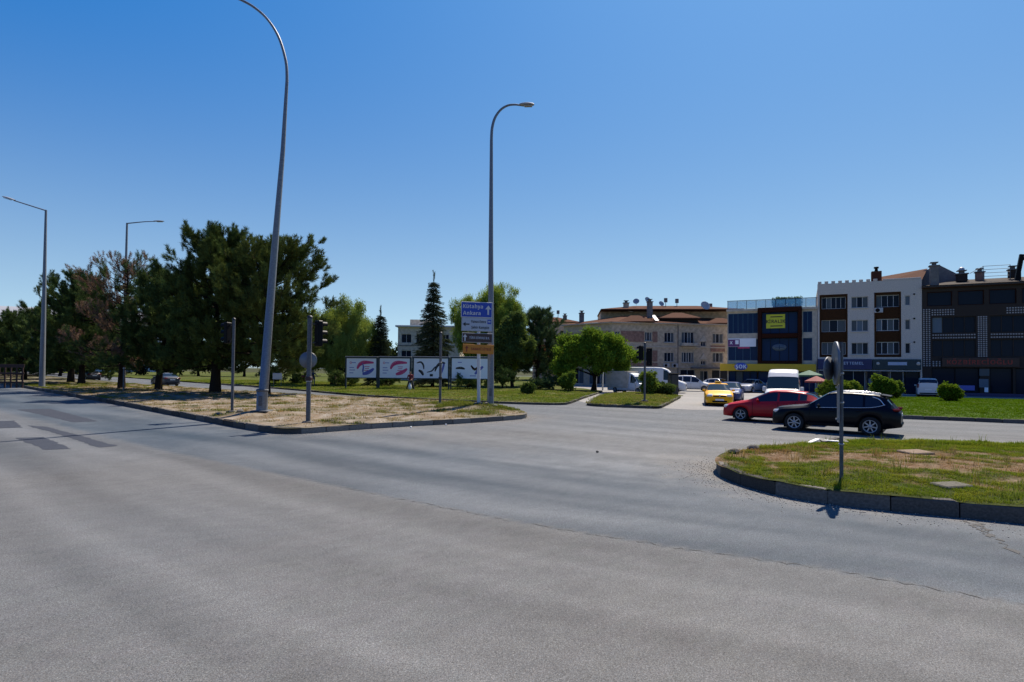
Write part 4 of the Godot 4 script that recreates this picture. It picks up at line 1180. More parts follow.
	chimney(b, Vector3(18.0, 12.0, -90.0), 0.8, 0.9, M.render_beige)
	chimney(b, Vector3(30.6, 12.0, -90.5), 0.8, 0.8, M.render_grey)
	dish(b, Vector3(19.6, 12.6, -90.0), 0.5, Vector3(-0.3, 0.5, 1))
	dish(b, Vector3(21.4, 12.9, -90.2), 0.5, Vector3(0.4, 0.5, 1))
	dish(b, Vector3(29.3, 11.6, -86.5), 0.75, Vector3(0.2, 0.5, 1))
	dish(b, Vector3(23.6, 12.3, -90.2), 0.45, Vector3(0.3, 0.5, 1))
	water_heater(b, Vector3(24.6, 12.2, -91.2))
	water_heater(b, Vector3(26.4, 12.1, -91.2))
	water_heater(b, Vector3(31.8, 11.4, -91.2))
	# ---- farther house to its left
	var h := thing("far_house", "small far house with pale roof slab left of the beige corner block", "building", Vector3(4.0, 0, -104), 0.0)
	part("wall", wall_mesh(8.2, 10.9, [[1.2, 8.2, 1.2, 1.3], [4.8, 8.2, 1.2, 1.3]], 0.3), M.render_beige, h)
	part("body", bx(Vector3(4.1, 5.4, -4.3), Vector3(8.1, 10.8, 8.0)), M.render_beige, h)
	for xx in [1.2, 4.8]: window(h, xx, 8.2, 1.2, 1.3, 2, M.window_white, [M.glass_dark], -0.15, 0.06)
	part("roof", gable_roof(8.2, 8.3, 1.2, 0.3), M.clay_tiles, h, Vector3(0, 11.06, 0))
	chimney(h, Vector3(5.8, 11.4, -2.0), 0.7, 0.9, M.render_grey)
	water_heater(h, Vector3(4.6, 11.7, -3.0))

# ------------------------------------------------------------------ trees and shrubs
func rv3(r: RandomNumberGenerator) -> Vector3:
	return Vector3(r.randfn(), r.randfn(), r.randfn()).normalized()

func needle_mesh(seed_: int, n: int, length: float, w: float, axis: float) -> ArrayMesh:
	# bottle-brush shoot: needles around a short axis along +y
	var r := RandomNumberGenerator.new()
	r.seed = seed_
	var mb := MB.new().flat()
	for i in n:
		var a := r.randf() * TAU
		var t := r.randf()
		var o := Vector3(0, axis * (t - 0.2), 0)
		var d := Vector3(cos(a), 0.35 + 0.9 * t + r.randf() * 0.3, sin(a)).normalized()
		var s := d.cross(rv3(r)).normalized() * w
		var l := length * r.randf_range(0.7, 1.1)
		mb.tri(o - s, o + s, o + d * l, rv3(r))
	return mb.done()

func leaf_mesh(seed_: int, n: int, spread: float, size: float, droop := 0.0, flat := 0.0) -> ArrayMesh:
	var r := RandomNumberGenerator.new()
	r.seed = seed_
	var mb := MB.new().flat()
	for i in n:
		var o := rv3(r) * spread * pow(r.randf(), 0.5)
		o.y = o.y * (1.0 - flat) - absf(r.randf()) * droop
		var d := (rv3(r) + Vector3(0, -0.4 - droop * 2.0, 0)).normalized()
		var s := d.cross(rv3(r)).normalized()
		var l := size * r.randf_range(0.7, 1.25)
		var w := l * (0.36 if droop < 0.1 else 0.16)
		var up := d.cross(s) * l * 0.12
		mb.tri(o, o + d * l * 0.5 + s * w + up, o + d * l, d.cross(s))
		mb.tri(o, o + d * l * 0.5 - s * w + up, o + d * l, d.cross(s))
	return mb.done()

var leaf_kinds := {}
func foliage(kind: String, v: int) -> Mesh:
	var key := kind + str(v)
	if not leaf_kinds.has(key):
		match kind:
			"pine": leaf_kinds[key] = needle_mesh(100 + v, 64, 0.27, 0.0125, 0.46)
			"dead": leaf_kinds[key] = needle_mesh(140 + v, 34, 0.22, 0.011, 0.4)
			"spruce": leaf_kinds[key] = needle_mesh(180 + v, 84, 0.20, 0.015, 0.85)
			"broad": leaf_kinds[key] = leaf_mesh(200 + v, 24, 0.36, 0.17)
			"willow": leaf_kinds[key] = leaf_mesh(220 + v, 34, 0.28, 0.19, 0.6)
			"shrub": leaf_kinds[key] = leaf_mesh(240 + v, 18, 0.24, 0.14)
			"juniper": leaf_kinds[key] = needle_mesh(260 + v, 40, 0.13, 0.011, 0.22)
	return leaf_kinds[key]

func aim(d: Vector3, r: RandomNumberGenerator) -> Basis:
	var y := d.normalized()
	var x := y.cross(rv3(r)).normalized()
	return Basis(x, y, x.cross(y))

func tint(c: Color, r: RandomNumberGenerator, amt := 0.22) -> Color:
	var k := 1.0 + r.randf_range(-amt, amt)
	var w := r.randf_range(-0.1, 0.1)
	return Color(c.r * k * (1.0 + w), c.g * k, c.b * k * (1.0 - w))

# black pine: trunk, rising limbs, upturned shoots with needle brushes
func pine(at: Vector3, height: float, radius: float, clear: float, seed_: int, label: String, opt := {}) -> void:
	var r := RandomNumberGenerator.new()
	r.seed = seed_
	var t := thing(opt.get("called", "pine_tree"), label, "tree", at, 0.0, "pines on the median")
	var wood := MB.new()
	var lean: Vector3 = opt.get("lean", Vector3(0.02, 0, 0.0))
	var tp := []
	var tr_ := []
	var tw: float = opt.get("trunk", 0.26)
	for i in 9:
		var k := i / 8.0
		tp.append(Vector3(0, -0.25, 0) + Vector3(lean.x * height * k + 0.15 * sin(k * 5.0 + seed_), height * 0.97 * k, lean.z * height * k + 0.12 * cos(k * 4.0 + seed_)) * Vector3(k + 0.2 if k < 0.8 else 1.0, 1, k + 0.2 if k < 0.8 else 1.0))
		tr_.append(tw * pow(1.0 - k, 0.8) * (1.25 if i == 0 else 1.0) + 0.02)
	wood.tube(tp, tr_, 9)
	var trs := []
	var cols := []
	var base: Color = opt.get("color", Color(0.072, 0.106, 0.034))
	var dead: float = opt.get("dead", 0.0)
	var dead_col := Color(0.20, 0.125, 0.085)
	var n_l: int = opt.get("limbs", 64)
	var squash: float = opt.get("squash", 1.0)
	for i in n_l:
		var k := clear / height + (1.0 - clear / height) * pow((i + r.randf()) / n_l, 0.9)
		if k > 0.985: k = 0.985
		var f := k * 8.0
		var o: Vector3 = (tp[int(f)] as Vector3).lerp(tp[mini(int(f) + 1, 8)], f - int(f))
		var hk := (k - clear / height) / (1.0 - clear / height)
		var prof := pow(sin(PI * (0.20 + 0.80 * hk)), 0.75) * (1.0 - 0.15 * hk) + 0.10
		if opt.get("cone", false): prof = pow(1.0 - hk, 0.5) * (0.62 + 0.38 * minf(1.0, hk / 0.2)) * 1.08 + 0.05
		var ang := i * 2.39996 + r.randf() * 0.7
		var L := radius * prof * r.randf_range(0.55, 1.18)
		var dir := Vector3(cos(ang), -0.03 + 0.70 * hk + r.randf_range(-0.12, 0.14), sin(ang) * squash)
		var tip := o + dir * L
		var midp := o + dir * L * 0.55 + Vector3(0, -0.06 * L, 0)
		tip.y += 0.10 * L
		wood.tube([o, midp, tip], [0.035 + 0.012 * L, 0.03, 0.012], 5, false)
		var bare := dead > 0.0 and r.randf() < dead
		var subs := int(3 + L * 2.2)
		for j in subs:
			var q := 1.0 - 0.82 * pow(r.randf(), 1.35)
			var so := o.lerp(midp, q / 0.55) if q < 0.55 else midp.lerp(tip, (q - 0.55) / 0.45)
			var sd := (dir.normalized() * 0.6 + rv3(r) * 0.7 + Vector3(0, 0.35 + 0.3 * hk, 0)).normalized()
			var sl := r.randf_range(0.45, 1.05) * (0.6 + 0.08 * L)
			wood.tube([so, so + sd * sl], [0.016, 0.007], 3, false)
			# a tight cluster of brushes at the shoot's end, a few along it
			for b in 7:
				if bare and r.randf() < 0.5: continue
				var p := so + sd * sl * (1.0 if b < 5 else r.randf_range(0.2, 0.8)) + rv3(r) * (0.20 if b < 5 else 0.08)
				var up := (sd + Vector3(0, 0.7, 0) + rv3(r) * 0.55)
				var s := r.randf_range(0.7, 1.25)
				trs.append(Transform3D(aim(up, r).scaled(Vector3(s, s, s)), p))
				cols.append(tint(dead_col if bare else base, r, 0.35))
	# leading shoots
	for j in 10:
		var p: Vector3 = tp[8] + Vector3(r.randf_range(-0.2, 0.2), -0.15 * j * 0.7, r.randf_range(-0.2, 0.2))
		if dead > 0.4: continue
		trs.append(Transform3D(aim(Vector3(0, 1, 0) + rv3(r) * 0.4, r), p))
		cols.append(tint(base, r))
	part("trunk", wood.done(), M.bark, t)
	copies("crown", foliage("pine" if dead < 0.3 else "dead", seed_ % 3), M.needle, t, trs, cols)

# spruce: tiers of drooping boughs on a narrow cone
func spruce(at: Vector3, height: float, radius: float, seed_: int, label: String, col: Color) -> void:
	var r := RandomNumberGenerator.new()
	r.seed = seed_
	var t := thing("spruce_tree", label, "tree", at)
	var wood := MB.new()
	wood.tube([Vector3(0, -0.2, 0), Vector3(0, height * 0.5, 0), Vector3(0, height, 0)], [0.22, 0.12, 0.015], 8)
	var trs := []
	var cols := []
	var y := 1.0
	var tier := 0
	while y < height - 0.35:
		var k := y / height
		var R := radius * pow(1.0 - k, 0.9) * (1.0 + 0.12 * sin(y * 2.1 + seed_)) + 0.12
		for i in 4:
			var a := i * 1.57 + tier * 0.83 + r.randf() * 0.9
			var L := R * r.randf_range(0.55, 1.2)
			var out := Vector3(cos(a), 0, sin(a))
			var yy := y + r.randf_range(-0.15, 0.15)
			var drop := r.randf_range(0.18, 0.48)
			wood.tube([Vector3(0, yy, 0), Vector3(0, yy, 0) + out * L * 0.5 + Vector3(0, -drop * 0.7 * L, 0), Vector3(0, yy, 0) + out * L + Vector3(0, -drop * L + 0.1, 0)], [0.03, 0.02, 0.008], 4, false)
			var m := int(5 + L * 10.0)
			for j in m:
				var q := pow((j + r.randf()) / m, 0.8)
				var side := out.cross(Vector3.UP) * r.randf_range(-1, 1)
				var p := Vector3(0, yy, 0) + out * L * q + Vector3(0, -drop * L * q + 0.1 * q * q + r.randf_range(-0.22, 0.05), 0) + side * 0.32 * (1.0 - 0.55 * q)
				trs.append(Transform3D(aim(out * 0.8 + side * 0.9 + Vector3(0, -0.5 + r.randf() * 0.5, 0), r).scaled(Vector3.ONE * r.randf_range(0.7, 1.2) * (1.0 - 0.5 * k)), p))
				cols.append(tint(col, r, 0.3))
		y += 0.17 + 0.09 * (1.0 - k)
		tier += 1
	for j in 4:
		trs.append(Transform3D(aim(Vector3.UP + rv3(r) * 0.2, r), Vector3(0, height - 0.5 + 0.2 * j, 0)))
		cols.append(tint(col, r))
	part("trunk", wood.done(), M.bark, t)
	copies("crown", foliage("spruce", seed_ % 2), M.needle, t, trs, cols)

# leafy tree or bush: lobes of leaves carried by forking limbs
func leafy(called: String, category: String, at: Vector3, lobes: Array, n: int, kind: String, col: Color, label: String, seed_: int, opt := {}) -> void:
	var r := RandomNumberGenerator.new()
	r.seed = seed_
	var t := thing(called, label, category, at, 0.0, opt.get("group", ""))
	var wood := MB.new()
	var trunk: float = opt.get("trunk", 0.18)
	var fork: float = opt.get("fork", 1.6)
	var stems: int = opt.get("stems", 1)
	var scale_: float = opt.get("leaf", 1.0)
	var roots := []
	for s in stems:
		var o := Vector3(r.randf_range(-0.2, 0.2) * (stems - 1), -0.15, r.randf_range(-0.2, 0.2) * (stems - 1))
		var lean := Vector3(r.randf_range(-0.15, 0.15), 0, r.randf_range(-0.15, 0.15)) * (1.0 + stems * 0.6)
		var f := o + Vector3(0, fork + 0.15, 0) + lean * fork
		wood.tube([o, o.lerp(f, 0.5) + Vector3(0.03, 0, 0.02), f], [trunk * 1.2, trunk * 0.85, trunk * 0.75], 8)
		roots.append(f)
	var vol := 0.0
	for lb in lobes: vol += lb[1].x * lb[1].y * lb[1].z
	var trs := []
	var cols := []
	for lb in lobes:
		var c: Vector3 = lb[0]
		var e: Vector3 = lb[1]
		var f: Vector3 = roots[r.randi() % roots.size()]
		var mid := f.lerp(c, 0.55) + rv3(r) * 0.12 * e.x
		wood.tube([f, mid, c], [trunk * 0.55, trunk * 0.36, trunk * 0.16], 6, false)
		var cnt := int(n * pow(e.x * e.y * e.z / vol, 0.85))
		var anchors := []
		for k in maxi(6, int(cnt / 22.0)):
			var d := rv3(r)
			var p := c + d * e * pow(r.randf(), 0.28) * r.randf_range(0.82, 1.08)
			anchors.append(p)
			wood.tube([c.lerp(mid, r.randf() * 0.6), p], [trunk * 0.10 + 0.008, 0.006], 3, false)
		for k in cnt:
			var p: Vector3 = anchors[r.randi() % anchors.size()] + rv3(r) * (0.30 * minf(e.x, e.y) + 0.08) * pow(r.randf(), 0.6)
			if p.y < opt.get("floor", 0.06): continue
			var s := scale_ * r.randf_range(0.75, 1.3)
			trs.append(Transform3D((Basis(Vector3.UP, r.randf() * TAU) if kind == "willow" else aim(rv3(r) + Vector3(0, 0.4, 0), r)).scaled(Vector3.ONE * s), p))
			cols.append(tint(col, r, 0.28))
	part("trunk" if category == "tree" else "stem", wood.done(), M.bark, t)
	copies("crown" if category == "tree" else "foliage", foliage(kind, seed_ % 3), M.needle if kind == "juniper" else M.leaf, t, trs, cols)

func globe(at: Vector3, rx: float, h: float, kind: String, col: Color, label: String, seed_: int, n := 500, called := "shrub") -> void:
	var r := RandomNumberGenerator.new()
	r.seed = seed_ + 900
	var lobes := []
	for i in 12:
		var a := i * 2.4 + r.randf()
		var k := (0.35 + 0.4 * r.randf()) if i else 0.0
		var e := r.randf_range(0.26, 0.5)
		lobes.append([Vector3(cos(a) * rx * k, h * ((0.42 + 0.16 * r.randf()) if i < 8 else 0.68) + r.randf_range(-0.06, 0.12) * h, sin(a) * rx * k), Vector3(rx * e, h * e * 0.85, rx * e)])
	leafy(called, "shrub", at, lobes, n, kind, col, label, seed_, {"trunk": 0.05, "fork": h * 0.2, "stems": 3})

func build_trees() -> void:
	# pines on the left median, near to far
	pine(Vector3(-17.9, 0.25, -41.6), 10.8, 4.4, 2.3, 3, "big dark pine behind the leaning lamp pole, right of the tallest pine", {"limbs": 78, "trunk": 0.24, "squash": 0.8, "color": Color(0.095, 0.122, 0.034)})
	pine(Vector3(-22.2, 0.3, -42.6), 11.8, 4.3, 2.1, 8, "tallest dark pine, its thick trunk beside the thin signal pole", {"limbs": 86, "cone": true, "trunk": 0.36, "color": Color(0.082, 0.114, 0.034)})
	pine(Vector3(-30.0, 0.25, -48.4), 9.4, 3.7, 2.0, 12, "dark pine with leaning trunk just left of the tallest pine", {"limbs": 74, "lean": Vector3(0.11, 0, 0), "trunk": 0.26})
	pine(Vector3(-34.9, 0.25, -51.0), 11.4, 4.8, 1.9, 17, "half-dead pine with reddish brown needles and bare top twigs", {"limbs": 66, "cone": true, "dead": 0.66, "trunk": 0.27, "called": "withered_pine"})
	pine(Vector3(-46.5, 0.25, -61.5), 11.4, 4.1, 1.8, 21, "rounded dark pine between the left lamp post and the withered pine", {"limbs": 74, "trunk": 0.3})
	pine(Vector3(-51.5, 0.25, -66.5), 10.2, 4.0, 1.8, 22, "dark pine with trunk beside the shaded dark car", {"limbs": 66, "trunk": 0.34})
	pine(Vector3(-66, 0.25, -77), 8.4, 4.6, 0.8, 27, "dark pine just left of the left lamp post", {"limbs": 66, "trunk": 0.3})
	pine(Vector3(-75.5, 0.25, -82), 7.8, 4.8, 0.7, 31, "dark pine at the left edge of the picture", {"limbs": 66, "trunk": 0.3})
	pine(Vector3(-62, 0.25, -84), 8.8, 4.6, 0.8, 36, "farthest dark pine, behind the left lamp post", {"limbs": 60, "trunk": 0.3})
	# trees of the park across the avenue
	var green := Color(0.115, 0.15, 0.03)
	leafy("willow_tree", "tree", Vector3(-21.0, 0.2, -67), [[Vector3(-1.6, 7.6, 0), Vector3(2.6, 2.3, 2.4)], [Vector3(1.4, 8.2, 0.3), Vector3(2.4, 2.2, 2.4)], [Vector3(3.2, 6.2, 0), Vector3(2.2, 2.2, 2.2)], [Vector3(-2.8, 5.0, 0.4), Vector3(2.4, 2.4, 2.2)], [Vector3(0.4, 5.2, 0.9), Vector3(2.8, 2.4, 2.2)], [Vector3(2.6, 3.9, 0.2), Vector3(2.2, 1.8, 2.0)], [Vector3(-1.2, 3.4, 0.5), Vector3(2.4, 1.6, 2.0)]], 3800, "willow", Color(0.22, 0.275, 0.06), "broad pale green leafy tree behind the leftmost billboard", 41, {"trunk": 0.28, "fork": 2.4, "stems": 2})
	leafy("willow_tree", "tree", Vector3(-27.5, 0.2, -72), [[Vector3(-1.2, 6.2, 0), Vector3(2.8, 2.4, 2.4)], [Vector3(2.0, 6.6, 0.3), Vector3(2.6, 2.3, 2.4)], [Vector3(0.5, 3.9, 0.4), Vector3(3.2, 2.0, 2.2)]], 1500, "willow", Color(0.19, 0.24, 0.055), "leafy tree filling the gap right of the big pines", 44, {"trunk": 0.25, "fork": 2.2})
	spruce(Vector3(-15.4, 0.2, -66.5), 8.6, 1.7, 51, "slim dark spruce standing in front of the pale leafy tree", Color(0.05, 0.066, 0.036))
	spruce(Vector3(-8.7, 0.2, -62.5), 12.1, 2.5, 53, "tall dark spruce with tiered boughs behind the billboards", Color(0.066, 0.082, 0.044))
	leafy("willow_tree", "tree", Vector3(-2.9, 0.2, -70), [[Vector3(-2.4, 9.4, 0), Vector3(2.2, 2.3, 2.0)], [Vector3(1.2, 10.4, 0.2), Vector3(2.7, 2.5, 2.2)], [Vector3(3.0, 8.8, 0.2), Vector3(2.0, 2.0, 2.0)], [Vector3(2.4, 7.2, 0), Vector3(2.0, 2.4, 2.0)], [Vector3(-2.4, 6.4, 0.3), Vector3(1.9, 2.0, 1.9)], [Vector3(0.2, 6.6, 0.4), Vector3(2.4, 2.4, 2.2)], [Vector3(-1.0, 4.0, 0.3), Vector3(2.3, 1.9, 2.0)], [Vector3(1.8, 4.4, 0.3), Vector3(2.0, 1.9, 2.0)]], 3800, "willow", Color(0.24, 0.31, 0.055), "tall bright green leafy tree behind the direction signs", 43, {"trunk": 0.3, "fork": 2.8, "stems": 2})
	leafy("dark_tree", "tree", Vector3(0.1, 0.2, -66), [[Vector3(0.1, 7.4, 0), Vector3(1.3, 1.7, 1.3)], [Vector3(-0.7, 5.6, 0.2), Vector3(1.5, 1.6, 1.5)], [Vector3(0.9, 4.9, 0.2), Vector3(1.5, 1.6, 1.5)], [Vector3(-0.1, 3.5, 0.3), Vector3(2.0, 1.4, 1.8)]], 1500, "broad", Color(0.10, 0.14, 0.04), "narrow dark tree on a slim trunk right of the direction signs", 47, {"trunk": 0.2, "fork": 2.0})
	pine(Vector3(3.2, 0.2, -70), 9.3, 2.6, 1.6, 61, "dark conifer with knobbly top left of the beige block", {"limbs": 54, "color": Color(0.09, 0.13, 0.055), "called": "conifer_tree"})
	leafy("hedge_tree", "tree", Vector3(5.0, 0.2, -76), [[Vector3(-1.0, 3.4, 0), Vector3(2.0, 1.7, 1.6)], [Vector3(1.4, 4.4, 0), Vector3(1.3, 1.4, 1.3)], [Vector3(1.4, 2.6, 0), Vector3(1.6, 1.4, 1.4)]], 900, "broad", Color(0.10, 0.05, 0.025), "small reddish-leaved tree behind the round green tree", 63, {"trunk": 0.16, "fork": 1.2})
	leafy("round_tree", "tree", Vector3(8.6, 0.15, -59.6), [[Vector3(-2.6, 3.9, 0.2), Vector3(1.6, 1.5, 1.6)], [Vector3(-0.6, 4.9, 0), Vector3(1.9, 1.4, 1.7)], [Vector3(1.5, 4.5, 0.1), Vector3(1.8, 1.4, 1.7)], [Vector3(3.2, 3.6, 0.2), Vector3(1.4, 1.3, 1.5)], [Vector3(-3.1, 2.4, 0.3), Vector3(1.2, 1.3, 1.4)], [Vector3(0.4, 3.4, 0.4), Vector3(2.3, 1.3, 1.8)], [Vector3(2.3, 2.9, 0.4), Vector3(1.4, 0.9, 1.4)]], 2700, "broad", Color(0.15, 0.23, 0.026), "round bright green tree with forked trunk beside the parked truck", 67, {"trunk": 0.2, "fork": 1.5, "stems": 2})
	# shrubs of the park
	var dk := Color(0.08, 0.12, 0.036)
	globe(Vector3(-17.6, 0.15, -60.5), 2.0, 1.75, "juniper", Color(0.085, 0.12, 0.035), "wide green bush in front of the leftmost billboard post", 71, 900)
	globe(Vector3(-13.6, 0.15, -62.5), 1.5, 1.4, "juniper", dk, "dark bush below the two left billboards", 72, 600)
	globe(Vector3(-29.2, 0.15, -69.5), 1.7, 1.7, "juniper", Color(0.09, 0.14, 0.04), "green bush behind the small white notice board", 73, 600)
	globe(Vector3(-4.2, 0.15, -57.5), 2.1, 1.75, "juniper", dk, "wide dark bush left of the direction sign post", 74, 900)
	globe(Vector3(-0.8, 0.15, -61.5), 1.5, 2.0, "juniper", dk, "dark bush right of the lamp pole with the signs", 75, 700)
	globe(Vector3(3.2, 0.15, -56.6), 1.8, 1.35, "juniper", Color(0.075, 0.115, 0.045), "low spreading bush behind the small clipped globe bush", 76, 800)
	globe(Vector3(5.35, 0.15, -54.5), 0.8, 1.75, "shrub", Color(0.10, 0.15, 0.025), "upright leafy shrub left of the round tree trunk", 77, 420)
	globe(Vector3(1.35, 0.15, -47.3), 0.48, 0.78, "shrub", Color(0.065, 0.10, 0.025), "small clipped globe bush on the park lawn edge", 78, 260)
	globe(Vector3(-25.5, 0.15, -68.5), 1.4, 1.3, "juniper", dk, "dark bush beside the worker with the outstretched tool", 79, 420)
	globe(Vector3(11.6, 0.2, -48.0), 0.75, 1.9, "shrub", Color(0.13, 0.18, 0.03), "tall light green shrub beside the far signal post", 80, 420)
	globe(Vector3(13.0, 0.2, -49.3), 1.1, 0.95, "shrub", Color(0.07, 0.105, 0.03), "low dark shrub in front of the white panel van", 81, 360)
	# shrubs on the right verge
	globe(Vector3(32.45, 0.2, -42.2), 0.62, 1.25, "shrub", Color(0.10, 0.155, 0.012), "round bright green bush standing alone on the right lawn", 82, 900)
	globe(Vector3(26.3, 0.2, -44.5), 0.8, 1.15, "shrub", Color(0.12, 0.17, 0.02), "leafy shrub left of the blue sign pole, under the red parasol", 83, 600)
	globe(Vector3(29.6, 0.2, -45.3), 0.85, 1.6, "shrub", Color(0.11, 0.17, 0.02), "tallest leafy shrub behind the black car's roof", 84, 900)
	globe(Vector3(31.2, 0.2, -46.6), 0.6, 1.1, "shrub", Color(0.12, 0.17, 0.025), "small yellowish shrub behind the black car's tailgate", 85, 400)
	globe(Vector3(24.2, 0.2, -43.3), 0.9, 1.3, "shrub", Color(0.11, 0.16, 0.02), "low shrub just right of the white minibus", 86, 400)
	# far belt of trees closing the view behind the park and the pines
	var fr := RandomNumberGenerator.new()
	fr.seed = 4410
	var where := ["far tree behind the left edge pines", "far tree left of the left lamp post", "far tree behind the rounded pine", "far tree behind the withered pine", "far tree left of the tallest pine trunk", "far tree right of the tallest pine trunk", "far tree behind the leaning lamp pole", "far tree between the leaning pole and grey flats", "far tree left of the grey flats", "far tree behind the spruce", "far tree behind the direction signs", "far tree right of the direction signs", "far tree behind the knobbly conifer", "far tree at the beige block's left end"]
	for i in 14:
		var fx := -118.0 + i * 9.1
		var fz := -118.0 - 4.0 * sin(i * 1.7) - (12.0 if i < 3 else 0.0) - (6.0 if i in [8, 9] else 0.0)
		var hh := 6.5 + 2.0 * fr.randf()
		var lb := []
		for q in 5: lb.append([Vector3((q - 2) * 2.0 + fr.randf(), hh * fr.randf_range(0.35, 0.72), fr.randf_range(-1, 1)), Vector3(2.8, hh * 0.30, 2.6)])
		leafy("far_tree", "tree", Vector3(fx, 0.1, fz), lb, 520, "broad", Color(0.04, 0.055, 0.018) * fr.randf_range(0.8, 1.3), where[i], 300 + i, {"trunk": 0.3, "fork": 1.6, "leaf": 2.4, "group": "far tree belt"})
	var tp := thing("roof_planter", "long green planter hedge behind the roof terrace railing", "plants", Vector3(32.2, 9.76, -66.6), -deg_to_rad(27.1))
	part("trough", bx(Vector3(0, 0.15, 0), Vector3(3.0, 0.3, 0.35), 0.02), M.render_grey, tp)
	var trs := []
	var cols := []
	var r := RandomNumberGenerator.new()
	r.seed = 990
	for i in 260:
		trs.append(Transform3D(aim(rv3(r) + Vector3(0, 0.4, 0), r), Vector3(r.randf_range(-1.5, 1.5), 0.35 + r.randf() * 0.85, r.randf_range(-0.25, 0.25))))
		cols.append(tint(Color(0.085, 0.12, 0.04), r, 0.3))
	copies("foliage", foliage("shrub", 1), M.leaf, tp, trs, cols)

# ------------------------------------------------------------------ grass
func blade_mesh(seed_: int, n: int, h: float, spread: float, w: float, lean: float) -> ArrayMesh:
	var r := RandomNumberGenerator.new()
	r.seed = seed_
	var mb := MB.new().flat()
	for i in n:
		var a := r.randf() * TAU
		var o := Vector3(cos(a), 0, sin(a)) * spread * sqrt(r.randf())
		var b := r.randf() * TAU
		var out := Vector3(cos(b), 0, sin(b))
		var s := out.cross(Vector3.UP) * w
		var l := h * r.randf_range(0.5, 1.1)
		var m := o + Vector3(0, l * 0.6, 0) + out * lean * l * 0.35
		mb.quad(o - s, o + s, m + s * 0.7, m - s * 0.7, out)
		mb.tri(m - s * 0.7, m + s * 0.7, o + Vector3(0, l * (1.0 - 0.25 * lean), 0) + out * lean * l, out)
	return mb.done()

func sow(called: String, label: String, n: int, r: Rect2, poly: PackedVector2Array, mesh: Mesh, pick: Callable) -> void:
	var trs := []
	var cols := []
	var g := RandomNumberGenerator.new()
	g.seed = hash(called) + n
	for i in n:
		var p := Vector2(g.randf_range(r.position.x, r.end.x), g.randf_range(r.position.y, r.end.y))
		if not Geometry2D.is_point_in_polygon(p, poly): continue
		var q = pick.call(p, g)
		if q == null: continue
		trs.append(Transform3D(Basis(Vector3.UP, g.randf() * TAU).scaled(Vector3(q[1], q[1] * g.randf_range(0.7, 1.3), q[1])), Vector3(p.x, q[0] - 0.01, p.y)))
		cols.append(tint(q[2], g, 0.25))
	var o := copies(numbered(called), mesh, M.blade, self, trs, cols)
	meta(o, label, "grass", "", "stuff")

